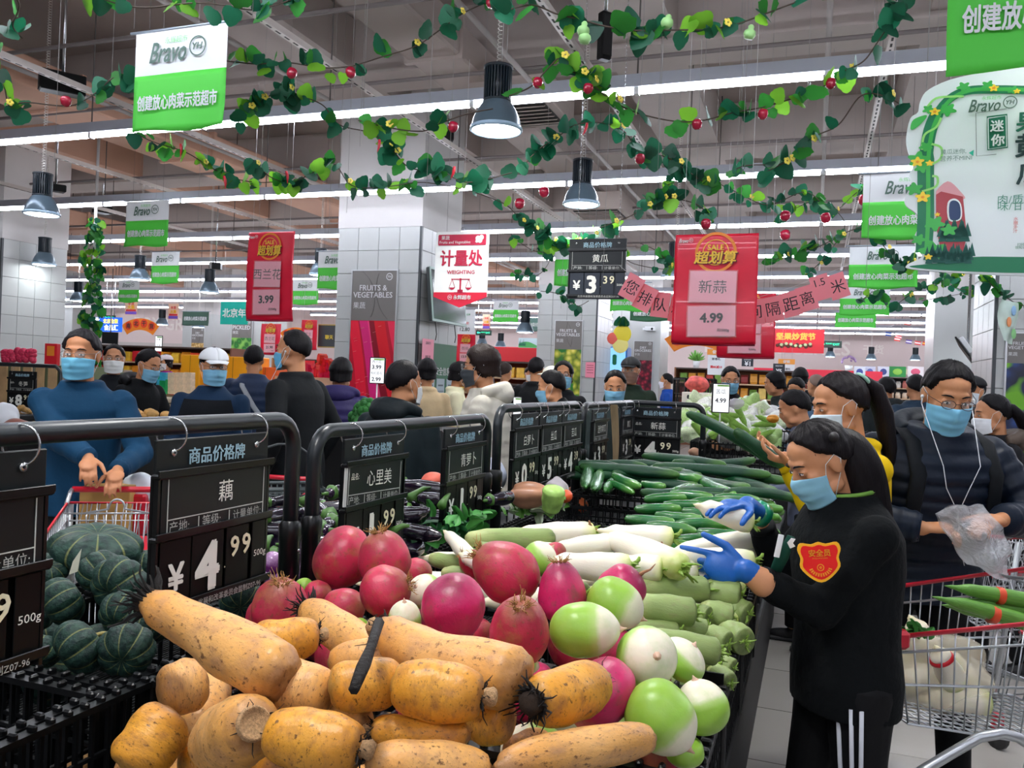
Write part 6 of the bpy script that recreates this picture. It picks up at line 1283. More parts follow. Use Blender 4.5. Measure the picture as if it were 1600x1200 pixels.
def person(label, px, py, d, head_deg, lean=4, hy=0, hp=0, hr=0, style='short', top='#15181c', topk='plain', pants='#101114', H=None, sex='m', mask='#7db8d6', glasses=None, cap_=None, arms=None, hands=True,
           q='mid', skin='#cc9068', collar=True, hood=None, group=None, build=1.0, shirt=None, hair='#121013', legs=True, curlL=.5, curlR=.5, gloves=None, elbowL=None, elbowR=None, armdefault='down', torso_yaw=0, stride=.08, handdir=None, zipper=None, buds=False, extra=None, hidden_low=False, kfix=None, shoes='#15161a'):
    vx = {'near': (.0058, .0075), 'mid': (.0105, .013), 'far': (.016, .02)}[q]
    # unit skeleton (stature 1.72), leaning about the pelvis
    la = R(lean); pel = Vector((0, 0, .93))
    def U0(p): p = Vector(p)-pel; return Vector((p.x, p.y*math.cos(la)+p.z*math.sin(la), -p.y*math.sin(la)+p.z*math.cos(la)))+pel
    neck0 = U0((0, -.005, 1.45)); HR = Matrix.Rotation(R(hy), 3, 'Z') @ Matrix.Rotation(-R(hp), 3, 'X') @ Matrix.Rotation(R(hr), 3, 'Y')
    hc0 = neck0 + HR @ Vector((0, .028, .148))
    hw = P(px, py, d); k = kfix or hw.z/hc0.z
    th = R(head_deg); RT = Matrix.Rotation(th, 3, 'Z'); org = hw - RT @ (hc0*k); org.z = 0
    t = thing('person', label, 'person', org, th, group); inv = RT.transposed()
    def U(p): return U0(p)*k
    sw = (.185 if sex == 'm' else .162)*build; F = (U0((0, 1, .93))-pel).normalized(); hc = hc0*k; neck = neck0*k
    sh = {s_: U((s_*sw*.97, -.005, 1.372)) for s_ in (-1, 1)}
    wr = {}; el = {}
    for s_, key in ((-1, 'L'), (1, 'R')):
        tgt = (arms or {}).get(key)
        if tgt is not None and len(tgt) == 3 and isinstance(tgt, tuple) and abs(tgt[0]) > 5: tgt = inv @ (P(*tgt)-org)
        elif tgt is not None: tgt = Vector(tgt)*k
        else: tgt = {'down': U0((s_*(sw+.06), .05, .93))*k - Vector((0, 0, .03)), 'push': Vector((s_*.17, .36, 1.0))*k, 'phone': U((s_*.10, .30, 1.15)), 'front': U((s_*.12, .26, 1.02)), 'pocket': U((s_*(sw+.02), .1, .98)), 'reach': U((s_*.16, .38, 1.02))}[armdefault]
        hint = {'L': elbowL, 'R': elbowR}[key]; hint = Vector(hint) if hint else Vector((s_*.55, -.6, -.6))
        el[s_], wr[s_] = ik(sh[s_], tgt, .285*k, .255*k, hint)
    hip = {s_: Vector((s_*.092, 0, .90))*k for s_ in (-1, 1)}; kn = {s_: Vector((s_*.10, .03+s_*stride*.5, .49))*k for s_ in (-1, 1)}; an = {s_: Vector((s_*.105, -.02+s_*stride, .085))*k for s_ in (-1, 1)}
    B = MB()
    def HP(p): return hc + HR @ (Vector(p)*k)
    if not hidden_low or True:
        loft(B, [(U((0, 0, z)), rx*k*build, ry*k, F) for z, rx, ry in ((.84, .12, .09), (.95, .15, .105), (1.05, .135, .095), (1.2, .15, .105), (1.32, .155, .10), (1.40, .11, .075), (1.44, .06, .055))], 16)
    for s_ in (-1, 1):
        cap(B, sh[s_], el[s_], .046*k, .038*k); cap(B, el[s_], wr[s_], .038*k, .027*k)
        cap(B, hip[s_], kn[s_], .075*k, .052*k); cap(B, kn[s_], an[s_], .052*k, .036*k)
        if hands and not gloves:
            key = 'L' if s_ < 0 else 'R'; fd = (wr[s_]-el[s_]).normalized(); hd = (handdir or {}).get(key)
            if hd: dd, nn = Vector(hd[0]), Vector(hd[1])
            else: dd, nn = fd, Vector((-s_, -.2, -.2))
            hand(B, wr[s_], dd, nn, s_, s=k*(1.0 if sex == 'm' else .92)*(1 if q == 'near' else 1.08), curl=(curlL if s_ < 0 else curlR))
    cap(B, neck-Vector((0, 0, .03*k)), hc+HR@Vector((0, -.025, -.04))*k, (.056 if sex == 'm' else .049)*k, .050*k)
    I3 = HR
    def hb(c, r, n=16, kk=12): B.ball(HP(c), [x*k for x in r], n, m=I3, k=kk)
    hb((0, -.014, .028), (.075, .092, .086), 20, 16); hb((0, .016, -.028), (.064, .074, .084), 20, 16); hb((0, .058, -.092), (.026, .026, .022)); hb((0, .074, .034), (.048, .02, .016)); hb((0, .03, .06), (.058, .055, .045))
    for s_ in (-1, 1):
        hb((s_*.036, .056, -.022), (.026, .026, .024)); hb((s_*.078, -.008, -.004), (.008, .020, .032)); hb((s_*.082, -.016, .006), (.007, .010, .022)); hb((s_*.052, .02, -.07), (.02, .04, .022)); hb((s_*.031, .080, .010), (.019, .011, .010))
    B.tube([HP((0, .084, .022)), HP((0, .096, .0)), HP((0, .102, -.022)), HP((0, .094, -.034))], [.007*k, .009*k, .011*k, .008*k], 10); hb((0, .082, -.056), (.022, .013, .009))
    for s_ in (-1, 1): hb((s_*.012, .090, -.028), (.009, .010, .008))
    link('body', remesh(B, vx[0]*k, 2, 'body', skin_mat(skin)), t)
    # eyes and brows
    for s_ in (-1, 1):
        e = MB(); e.ball(HP((s_*.031, .0865, .0075)), (.0135*k, .0055*k, .0048*k), 12, m=I3, k=6); link('eye', e.mesh('eye', M('#e6dcd4', .3)), t)
        e = MB(); e.ball(HP((s_*.031, .0905, .007)), (.0052*k, .0025*k, .0044*k), 10, m=I3, k=6); e.tube([HP((s_*.031+x, .0905-.25*abs(x), .0122-9*x*x)) for x in (-.015, -.008, 0, .008, .015)], .0013*k, 5); link('iris_and_lashes', e.mesh('iris_and_lashes', M('#171012', .3)), t)
        e = MB(); e.tube([HP((s_*x, y, z)) for x, y, z in ((.014, .0945, .030), (.026, .0945, .036), (.040, .086, .035), (.050, .074, .029))], [.002*k, .0036*k, .003*k, .0012*k], 6); link('eyebrow', e.mesh('eyebrow', hair_mat(hair)), t)
    # mask
    if mask:
        mm = MB()
        def mf(u, v):
            a = (u-.5)*2*R(74); z = -.008-.100*v-.010*math.cos(a)*(v > .8)*(v-.8)*5; w_ = 1-.10*abs(v-.35)*1.5
            bul = .018*math.exp(-(a/.26)**2)*math.exp(-((v-.18)/.25)**2) + .010*math.sin(PI*min(1, v*1.05)) + .0016*math.sin(v*20)
            rx = (.0775-.009*v); ry = .096-.018*max(0, v-.5)-.008*(1-v)
            zz = z + (.012*(abs(a)/1.29)**2)*(.5-v)*-1.6
            return HP((rx*math.sin(a)*1.05, .010+(ry+bul)*math.cos(a), zz))
        mm.grid(mf, 26, 22); o = link('face_mask', mm.mesh('face_mask', M(mask, .7, var=.05, sc=30)), t); sm = o.modifiers.new('s', 'SOLIDIFY'); sm.thickness = .002*k; sm.offset = 1
        for s_ in (-1, 1):
            u = .5+s_*.49; e = MB(); e.tube([mf(u, .03), HP((s_*.0775, .022, .012)), HP((s_*.086, -.012, .030)), HP((s_*.088, -.026, .010)), HP((s_*.080, -.01, -.03)), mf(u, .93)], .0012*k, 5); link('ear_loop', e.mesh('ear_loop', M('#e9eef0', .6)), t)
    if glasses:
        g = MB()
        for s_ in (-1, 1):
            g.tube([HP((s_*.033+.024*math.cos(a_), .112, .009+.0165*math.sin(a_))) for a_ in np.linspace(0, 2*PI, 21)[:-1]], .0013*k, 5, closed=True)
            g.tube([HP((s_*.057, .110, .012)), HP((s_*.080, .05, .014)), HP((s_*.084, -.008, .018))], .0013*k, 5)
        g.tube([HP((-.010, .113, .012)), HP((0, .115, .014)), HP((.010, .113, .012))], .0013*k, 5); link('glasses', g.mesh('glasses', M(glasses, .3, metal=.3)), t)
        g = MB()
        for s_ in (-1, 1): g.rings([[HP((s_*.033+r*math.cos(a_), .112, .009+r*.68*math.sin(a_))) for a_ in [2*PI*i/16 for i in range(16)]] for r in (.001, .023)], caps=False)
        link('lenses', g.mesh('lenses', M('#e8f0f4', .05, alpha=.18)), t)
    # hair
    hm = hair_mat(hair); rnd = random.Random(int(px))
    lim = {'short': ((0, 43), (50, 27), (70, 2), (88, 2), (110, -20), (180, -42)), 'thin': ((0, 52), (50, 36), (70, 8), (88, -4), (110, -18), (180, -38)), 'bob': ((0, 34), (45, 18), (65, -30), (90, -58), (180, -62)), 'bobback': ((0, 40), (50, 20), (70, -20), (90, -45), (180, -55)), 'tail': ((0, 50), (45, 34), (70, 14), (88, 2), (110, -22), (180, -40)), 'long': ((0, 44), (45, 26), (65, -10), (90, -50), (180, -75)), 'curly': ((0, 36), (45, 16), (65, -14), (90, -42), (180, -55))}[style]
    thick = {'short': 1.0, 'thin': .965, 'bob': 1.07, 'bobback': 1.06, 'tail': 1.0, 'long': 1.05, 'curly': 1.10}[style]
    def limit(a):
        a = abs(math.degrees(a)); 
        for (a0, e0), (a1, e1) in zip(lim, lim[1:]):
            if a <= a1: return e0+(e1-e0)*(a-a0)/(a1-a0)
        return lim[-1][1]
    def hf(u, v):
        a = (u-.5)*2*PI; e = (v-.5)*PI*.998; ed = math.degrees(e); dd = Vector((math.sin(a)*math.cos(e), math.cos(a)*math.cos(e), math.sin(e))); L_ = limit(a); kk = min(1, max(0, (ed-L_+3)/7)); kk = kk*kk*(3-2*kk)
        fr = .020*math.sin(a*17+e*3)+.014*math.sin(a*37+2+e*5)+.010*math.sin(e*19+a*3)+ (.05*math.sin(a*9+e*11)*math.sin(e*13+a*4) if style == 'curly' else 0)
        rx, ry, rz = .0885*thick, .107*thick, .107*(1+(thick-1)*.5); low = 1.0 if e > 0 else 1.0
        r = (1+fr)*(.80+.20*kk); 
        if style in ('bob', 'long', 'bobback', 'curly') and e < 0: return HP((dd.x*rx*r/max(.6, math.cos(e))*.92, -.012+dd.y*ry*r/max(.6, math.cos(e))*.92 if dd.y < 0 else -.012+dd.y*ry*r, .028+dd.z*rz*r*1.1))
        return HP((dd.x*rx*r, -.012+dd.y*ry*r, .028+dd.z*rz*r))
    link('hair', MB().grid(hf, 72 if q == 'near' else 40, 40 if q == 'near' else 24).mesh('hair', hm), t)
    if cap_:
        cm = MB(); 
        def cf(u, v): a = u*2*PI; e = v*PI/2*.999; return HP((.092*math.sin(a)*math.cos(e), -.012+.114*math.cos(a)*math.cos(e), .052+.080*math.sin(e)))
        cm.grid(cf, 28, 10); o = link('cap_crown', cm.mesh('cap_crown', M(cap_, .7, bump=.1)), t); s2 = o.modifiers.new('s', 'SOLIDIFY'); s2.thickness = .003
        bm2 = MB(); bm2.grid(lambda u, v: HP(((u-.5)*.15*(1-.25*v), .085+.085*v*(1-(2*u-1)**2*.55), .058-.018*v-.012*(2*u-1)**2)), 14, 6); o = link('cap_brim', bm2.mesh('cap_brim', M(cap_, .7)), t); s2 = o.modifiers.new('s', 'SOLIDIFY'); s2.thickness = .004
        link('cap_button', MB().ball(HP((0, -.012, .126)), .006*k, 8, k=5).mesh('cap_button', M(cap_, .7)), t)
    # jacket
    J = MB(); thk = {'plain': .0, 'puffer': .022, 'coat': .012, 'fleece': .008, 'down': .018}[topk]; quilt = topk in ('puffer',) or (topk == 'down' and q != 'near'); N_ = 44 if q == 'near' else 26; per = .056 if q == 'near' else .075
    prof = ((.80, .168, .125), (.90, .172, .128), (1.02, .160, .118), (1.12, .163, .120), (1.24, .178, .128), (1.34, .182, .122), (1.40, .150, .098), (1.44, .095, .082), (1.475, .078, .075))
    if topk == 'coat': prof = ((.52, .185, .145),) + prof
    if sex == 'f': prof = tuple((z, rx*.93, ry*1.0) for z, rx, ry in prof)
    def pi(z, j):
        for a_, b_ in zip(prof, prof[1:]):
            if z <= b_[0]: u = max(0, (z-a_[0])/(b_[0]-a_[0])); return a_[j]+(b_[j]-a_[j])*u
        return prof[-1][j]
    secs = []
    for i in range(N_+1):
        z = prof[0][0]+(prof[-1][0]-prof[0][0])*i/N_; g_ = (abs(math.sin(PI*z/per))**.45-.6)*.024 if quilt and z < 1.4 else 0
        c = U((0, 0, z)) if z > .93 else Vector((0, 0, z))*k; secs.append((c, (pi(z, 1)*build+thk+g_)*k, (pi(z, 2)*build+thk+g_)*k, F if z > 1.0 else Vector((0, 1, 0))))
    loft(J, secs, 32, pw=.92)
    for s_ in (-1, 1):
        J.ball(sh[s_]+Vector((0, 0, -.005)), (.060+thk*.45)*k, 16, k=10); pts, rr = [], []; n_ = 26 if q == 'near' else 14; tot = .54
        we = wr[s_].lerp(el[s_], .02 if not gloves else .16)
        for i in range(n_+1):
            u = i/n_; p = sh[s_].lerp(el[s_], u*2) if u < .5 else el[s_].lerp(we, u*2-1); r = .060+(.050-.060)*u*1.6 if u < .5 else .0524-.010*(u-.5)*2; g_ = (abs(math.sin(PI*u*tot/per))**.45-.6)*.018 if quilt else .0025*math.sin(u*31+px); pts.append(p); rr.append((r+thk*.55+g_)*k)
        rr[-1] *= .82; J.tube(pts, rr, 14); J.ball(el[s_], (.053+thk*.75)*k, 12, k=8)
    if collar: J.tube([neck + Vector((0, 0, -.005*k)) + (Vector((1, 0, 0))*math.cos(a_)*.078 + F*math.sin(a_)*.078)*k for a_ in np.linspace(0, 2*PI, 25)[:-1]], (.022+thk*.5)*k, 10, closed=True)
    jm = cloth(top, .5 if quilt else .8) if topk != 'fleece' else cloth(top, .95, bump=.5, bsc=40)
    link('jacket', remesh(J, vx[1]*k, 1 if quilt else 4, 'jacket', jm), t)
    if hood:
        Hd = MB(); Hd.ball(U((0, -.10, 1.43)), ((.13)*k, .075*k, .07*k), 16, k=10)
        Hd.tube([U((math.cos(a_)*.13, -.02+math.sin(a_)*.10, 1.445+.03*math.sin(a_)*-1)) for a_ in np.linspace(PI*.93, 2.07*PI, 16)], .038*k, 10)
        link('hood', remesh(Hd, vx[1]*k, 3, 'hood', cloth(hood, .6)), t)
    if shirt: link('shirt', MB().ball(U((0, .052, 1.40)), (.05*k, .055*k, .085*k), 12, k=8).mesh('shirt', cloth(shirt)), t)
    for s_ in (-1, 1): 
        link('cuff', MB().tube([wr[s_].lerp(el[s_], .10 if not gloves else .22), wr[s_].lerp(el[s_], .01 if not gloves else .14)], [.043*k+thk*.4, .040*k+thk*.4], 14).mesh('cuff', cloth(top)), t)
    if zipper: link('zip', MB().tube([U((0, (pi(z, 2)*build+thk)*1.0+.004, z)) for z in np.linspace(.95, 1.40, 8)], .004*k, 5).mesh('zip', M(zipper, .3, metal=.6)), t)
    # trousers and shoes
    T = MB(); loft(T, [(Vector((0, 0, z))*k, rx*k*build, ry*k*build, Vector((0, 1, 0))) for z, rx, ry in ((.80, .165, .12), (.88, .172, .128), (.97, .155, .112), (1.02, .14, .10))], 20)
    for s_ in (-1, 1):
        pts = [hip[s_], hip[s_].lerp(kn[s_], .5), kn[s_], kn[s_].lerp(an[s_], .5), an[s_]+Vector((0, 0, .01))]; T.tube(pts, [.095*k*build, .086*k, .068*k, .062*k, .058*k], 14)
        S_ = MB(); a0 = an[s_]; S_.ball(a0+Vector((s_*.01, .05*k, -.045*k)), (.044*k, .125*k, .040*k), 14, k=9); S_.ball(a0+Vector((0, -.01, -.01)), (.042*k, .055*k, .05*k), 12, k=8)
        sh_o = link('shoe', remesh(S_, max(.009, vx[1]*k), 2, 'shoe', M(shoes, .5)), t); link('sole', MB().box((a0.x+s_*.01, a0.y+.05*k, .012), (.085*k, .25*k, .024), bev=.008).mesh('sole', M('#8f8a80', .6) if q == 'near' else M('#26262a', .6)), sh_o)
    link('trousers', remesh(T, vx[1]*k, 3, 'trousers', cloth(pants)), t)
    ctx = dict(t=t, U=U, HP=HP, HR=HR, k=k, sh=sh, el=el, wr=wr, F=F, hc=hc, neck=neck, inv=inv, org=org, hm=hm, pi=pi, thk=thk, an=an, kn=kn, hip=hip)
    if buds:
        e = MB(); 
        for s_ in (-1, 1): e.ball(HP((s_*.088, .006, -.004)), .007*k, 8, k=5); e.tube([HP((s_*.088, .006, -.004)), HP((s_*.088, .014, -.03))], .0025*k, 5)
        e.tube([HP((.088, .014, -.03)), U((.075, .16+thk, 1.37)), U((.055, .17+thk, 1.29)), U((.0, .180+thk, 1.20)), U((-.02, .18+thk, 1.10)), U((-.06, .18+thk, 1.0))], .0016*k, 5); e.tube([HP((-.088, .014, -.03)), U((-.07, .155+thk, 1.37)), U((-.03, .17+thk, 1.28)), U((-.0, .180+thk, 1.20))], .0016*k, 5)
        link('earphones', e.mesh('earphones', M('#eceff2', .4)), t)
    return ctx
def ponytail(c, pts, r, name='ponytail', tie='#8ec9b8', loc_tie=True):
    m = MB(); hp = [c['HP'](p) if len(p) == 3 else p for p in pts]; n = len(hp); m.tube(hp, [x*c['k'] for x in r], 18, flat=.8); me = m.mesh(name, c['hm']); link(name, me, c['t'])
    if tie: link('hair_tie', MB().tube([hp[1]+(c['HR'] @ Vector((.0, math.cos(a_)*.0, 0)))+Vector((math.cos(a_)*.028, math.sin(a_)*.02, math.sin(a_)*.02))*c['k'] for a_ in np.linspace(0, 2*PI, 14)[:-1]], .007*c['k'], 6, closed=True).mesh('hair_tie', M(tie, .6)), c['t'])
# ---- the staff woman at the crates ----
W1 = person('woman in black staff fleece with a red shield patch reaching over the daikon', 1282, 722, 2.25, 94, lean=2, hy=4, hp=30, style='tail', top='#05090c', topk='fleece', sex='f', mask='#8cc4dc', q='near', pants='#0c0d10', build=1.18, gloves=True,
            arms={'L': (1172, 898, 2.10), 'R': (1185, 806, 2.45)}, elbowL=(.2, -.9, -.9), elbowR=(.4, -.2, -1), collar=True, hair='#130f12')
t1, k1 = W1['t'], W1['k']; inv = W1['inv']
def LW(c, px, py, d): return c['inv'] @ (P(px, py, d)-c['org'])
m_glove = M('#0d5cb4', .4, var=.08, sc=20, bump=.2, bsc=30, spec=.5)
g = MB(); awy = W1['inv'] @ Vector((0, 1, -.25)); wl = LW(W1, 1165, 892, 2.10); dl = (LW(W1, 1112, 884, 2.12)-wl).normalized()
cap(g, LW(W1, 1178, 899, 2.10), wl, .029, .030, 14); hand(g, wl, dl, awy, -1, s=1.02, curl=1.0, straight=(0,), spread=.12, thumb=.0)
link('glove', remesh(g, .004, 2, 'glove', m_glove), t1)
# thumb of the near glove, raised

g = MB(); wr2 = LW(W1, 1168, 791, 2.38); dr = (LW(W1, 1122, 786, 2.31)-wr2).normalized(); cap(g, LW(W1, 1184, 802, 2.45), wr2, .029, .030, 14); hand(g, wr2, dr, Vector((0, 0, -1)), 1, s=.98, curl=.28, spread=.08, thumb=1); link('glove', remesh(g, .004, 2, 'glove', m_glove), t1)
g = MB(); a_, b_ = LW(W1, 1182, 800, 2.45), LW(W1, 1192, 806, 2.46); link('wrist_band', MB().tube([a_, b_], [.038, .040], 16).mesh('wrist_band', M('#118a63', .3, coat=.5)), t1)
g = MB(); cap(g, LW(W1, 1192, 910, 2.10), LW(W1, 1172, 896, 2.10), .037, .029, 14); link('bare_wrist', remesh(g, .006, 2, 'bare_wrist', skin_mat('#cc9068')), t1)
# long hair down the back
hp = [LW(W1, x, y, 2.27) for x, y in ((1298, 684), (1322, 702), (1342, 745), (1352, 805), (1360, 870), (1364, 940), (1360, 1010))]
m = MB(); ca = [Vector(p) for p in hp]; sm_ = spl3 = []
for i in range(len(ca)-1):
    p0, p1, p2, p3 = ca[max(i-1, 0)], ca[i], ca[i+1], ca[min(i+2, len(ca)-1)]
    for s_ in range(6): u = s_/6; sm_.append(.5*((2*p1)+(-p0+p2)*u+(2*p0-5*p1+4*p2-p3)*u*u+(-p0+3*p1-3*p2+p3)*u**3))
sm_.append(ca[-1]); rr = [.03+.045*math.sin(min(1, i/12)*PI/2) - .06*max(0, (i/len(sm_)-.6)/.4)**1.5 for i in range(len(sm_))]; m.tube(sm_, rr, 40, flat=.9)
mv = [Vector(v) for v in m.v]
for i, v in enumerate(mv):
    j = i//40; 
    if j < len(sm_): cc = sm_[j]; mv[i] = cc+(v-cc)*(1+.05*math.sin((i % 40)*2.7+j*.12)+.03*math.sin((i % 40)*5.1))
m.v = [tuple(v) for v in mv]; link('long_hair', m.mesh('long_hair', W1['hm']), t1)
link('hair_tie', MB().ball(LW(W1, 1303, 683, 2.16), (.02, .012, .014), 10).mesh('hair_tie', M('#1a1518', .5)), t1)
# patch on the near sleeve
pc = LW(W1, 1281, 878, 2.02); f_ = MB()
def patch(s_, y, mat, nm, par=None):
    ol = smooth([(-.85, .95), (-.35, .88), (0, .98), (.35, .88), (.85, .95), (1.0, .62), (.88, .2), (.92, -.25), (.5, -.75), (0, -1), (-.5, -.75), (-.92, -.25), (-.88, .2), (-1, .62)], 3)
    return link(nm, MB().plate([(x*.051*s_, z*.049*s_) for x, z in ol], .003).mesh(nm, mat), par or t1, (pc if par is None else (0, y, 0)), (R(-4), R(-6), -t1.rotation_euler.z+R(-6)) if par is None else None)
pp = patch(1, 0, M('#ffb818', .6), 'sleeve_patch'); patch(.86, -.001, M('#f0140c', .6), 'patch_field', pp); txt('安全员', M('#f4a31c', .6), pp, 0, -.0032, .022, w=.052, bold=.02); txt('ANQUANYUAN', M('#f4a31c', .6), pp, 0, -.0032, .009, w=.036)
link('patch_emblem', flat_ring(0, -.013, .0065, .0085, y=-.0032).mesh('patch_emblem', M('#f4a31c', .6)), pp); link('patch_emblem', flat_ring(0, -.013, .001, .003, y=-.0032).mesh('patch_emblem', M('#f4a31c', .6)), pp)
wl_ = MB()
for i in range(11):
    q_ = R(200+14*i); wl_.box((.024*math.cos(q_), -.0032, -.010+.021*math.sin(q_)), (.008, .001, .003), m=Matrix.Rotation(-q_, 3, 'Y'))
link('patch_wreath', wl_.mesh('patch_wreath', M('#f4a31c', .6)), pp)
# collar piping, badge, trouser stripes
link('collar_piping', MB().tube([W1['U']((math.cos(a_)*.092, math.sin(a_)*.094+.004, 1.475+.012*math.sin(a_)*-1)) for a_ in np.linspace(0, 2*PI, 30)[:-1]], .006, 6, closed=True).mesh('collar_piping', M('#6fa03c', .6)), t1)
link('name_badge', MB().box((0, 0, 0), (.014, .004, .058), bev=.001).mesh('name_badge', m_wsh), t1, LW(W1, 1217, 853, 2.08), (0, R(10), -t1.rotation_euler.z))
link('jacket_emblem', MB().plate([(0, 0), (.01, .012), (.02, .01), (.014, .0), (.02, -.008), (.008, -.014)], .002).mesh('jacket_emblem', m_wsh), t1, LW(W1, 1230, 848, 2.06), (0, 0, -t1.rotation_euler.z))
link('jacket_panel', MB().tube([LW(W1, 1206, 905, 2.12), LW(W1, 1222, 870, 2.10), LW(W1, 1236, 838, 2.09)], [.014, .018, .010], 8, flat=.5).mesh('jacket_panel', cloth('#0f4638')), t1)
for i in range(3):
    h_, k_, a_ = W1['hip'][-1], W1['kn'][-1], W1['an'][-1]; y_ = .090-.023*i; pts = []
    for u_, c_, r_ in ((.08, h_.lerp(k_, .12), .098), (.5, h_.lerp(k_, .5), .088), (1, k_, .070), (1.5, k_.lerp(a_, .5), .063), (2, a_+Vector((0, 0, .02)), .059)):
        yy = y_*r_/.098; pts.append(c_ + Vector((-math.sqrt(max(1e-6, r_*r_-yy*yy))*k1*1.12-.004, yy*k1, 0)))
    link('white_stripe', MB().tube(pts, .0062, 8, flat=.6).mesh('white_stripe', M('#d7dbe4', .6)), t1)
m = MB(); a_ = W1['hip'][-1]; top(link('lifted_daikon', DAI[2], None, (P(1083, 788, 2.33)+P(1176, 818, 2.33))/2, orient(P(1176, 818, 2.33)-P(1083, 788, 2.33), 1), ((P(1176, 818, 2.33)-P(1083, 788, 2.33)).length/2, .033, .033)), 'white daikon being lifted in the blue gloved hand', 'daikon')
link('leaf_stubs', tuft_me('stub', leafst, n=14, L=.6, r0=.3, seed=11, spread=.8, r=.10, curl=.3, sx=.35), bpy.data.objects['lifted_daikon'], (.97, 0, 0))
# ---- man with the plastic bag ----
W2 = person('man in navy quilted down jacket with glasses and white earphones opening a plastic bag', 1480, 620, 2.98, 186, lean=12, hy=-14, hp=20, hr=-3, style='short', top='#101b2b', topk='puffer', q='near', mask='#7cc2e2', glasses='#3a2a2a', hood='#0f1822', pants='#0e0f13', build=1.28,
            arms={'R': (1440, 825, 2.85), 'L': (1566, 812, 2.85)}, elbowL=(-.9, -.2, -.5), elbowR=(.9, -.2, -.5), buds=True, shirt='#38444c', handdir={'R': ((-.8, .3, .1), (0, -.2, -1)), 'L': ((.8, .3, .05), (0, -.2, -1))}, curlL=.75, curlR=.75, skin='#cf9268', stride=-.16)
t2 = W2['t']
for s_ in (-1, 1): 
    link('backpack_strap', MB().tube([W2['U']((s_*.13, -.05, 1.47)), W2['U']((s_*.145, .09, 1.43)), W2['U']((s_*.15, .165, 1.33)), W2['U']((s_*.155, .172, 1.18)), W2['U']((s_*.17, .12, 1.05))], [.026, .03, .03, .028, .02], 10, flat=.35).mesh('backpack_strap', cloth('#0a0f14')), t2)
# the bag he holds
bg = bpy.data.materials.new('thin_film'); bg.use_nodes = True; nb_ = bg.node_tree.nodes['Principled BSDF']; nb_.inputs['Base Color'].default_value = hexc('#f2f5fa'); nb_.inputs['Roughness'].default_value = .18; nb_.inputs['Alpha'].default_value = .36
n_ = bg.node_tree.nodes.new('ShaderNodeTexNoise'); n_.inputs['Scale'].default_value = 14; bp_ = bg.node_tree.nodes.new('ShaderNodeBump'); bp_.inputs['Strength'].default_value = .8; bp_.inputs['Distance'].default_value = .02; bg.node_tree.links.new(n_.outputs[0], bp_.inputs['Height']); bg.node_tree.links.new(bp_.outputs[0], nb_.inputs['Normal'])
bo = P(1520, 845, 2.78); cs = [P(x, y, 2.78)-bo for x, y in ((1462, 800), (1480, 838), (1512, 880), (1570, 908), (1582, 868), (1566, 822), (1540, 792), (1502, 786))]
bgm = MB(); cc = sum(cs, Vector())/len(cs)
for yy, s_ in (((-.03), 1), ((.05), -1)):
    def bf(u, v):
        j = u*8; i0 = int(j) % 8; i1 = (i0+1) % 8; e = cs[i0].lerp(cs[i1], j-int(j)); p = cc.lerp(e, v); a_ = u*2*PI; return p+Vector((0, yy*math.cos(v*PI/2)*1.4+.012*math.sin(p.x*42+p.z*23+yy*60)+.009*math.sin(p.x*25-p.z*55), .006*math.sin(p.x*60)))
    bgm.grid(bf, 64, 12)
top(bgm.build('plastic_bag', bg, loc=bo), 'thin clear plastic bag held open by the man in the navy down jacket', 'bag')
# ---- woman in yellow ----
W3 = person('woman in yellow jacket with a ponytail choosing cucumbers', 1312, 634, 2.95, 97, lean=0, hy=-2, hp=14, style='tail', top='#d9b400', topk='plain', sex='f', mask='#d6e6f0', q='near', pants='#15151a', arms={'R': (1226, 716, 2.98), 'L': (1232, 724, 2.85)}, elbowL=(-.3, -1, -.35), elbowR=(.3, -1, -.2), hair='#161114', handdir={'L': ((.1, 1, .25), (.3, .2, 1)), 'R': ((.1, 1, .35), (-.3, .2, 1))}, curlL=.5, curlR=.5, kfix=.93)
ponytail(W3, ((0, -.06, .09), (0, -.112, .085), (0, -.15, .04), (0, -.165, -.06), (0, -.16, -.2), (0, -.15, -.30)), (.03, .024, .040, .045, .035, .006), tie='#9cc7b4')
for i, (x0, y0, x1, y1, d_, th, me_, lab) in enumerate(((1072, 645, 1216, 728, 2.95, 19, CUC[0], 'long dark curved cucumber held up by the woman in yellow'), (1147, 672, 1228, 730, 2.85, 21, CUC[2], 'shorter dark cucumber in the hand of the woman in yellow'))):
    a_, b_ = P(x0, y0, d_), P(x1, y1, d_); o = link('held_cucumber', me_, None, (a_+b_)/2, orient(b_-a_, PI*.5 if i == 0 else 0), ((b_-a_).length/2, th*d_/FPX/2, th*d_/FPX/2)); setp(o, lab, 'cucumber')
# ---- man in blue jacket ----
W4 = person('man in blue padded jacket and light blue mask pushing a trolley', 127, 556, 4.05, 194, lean=5, hy=-6, hp=2, style='short', top='#0b3c5c', topk='down', q='near', mask='#6fbcdc', glasses='#8a7a70', pants='#0c0d10', build=1.0, arms={'R': (138, 716, 3.78), 'L': (184, 735, 3.85)}, elbowR=(.7, -.5, -.8), elbowL=(-.6, -.5, -.8), hood=None, hair='#232124', handdir={'R': ((-.2, .9, -.45), (0, -.4, -1)), 'L': ((0, .9, -.4), (0, -.4, -1))}, curlL=.6, curlR=.6, skin='#c98a62')
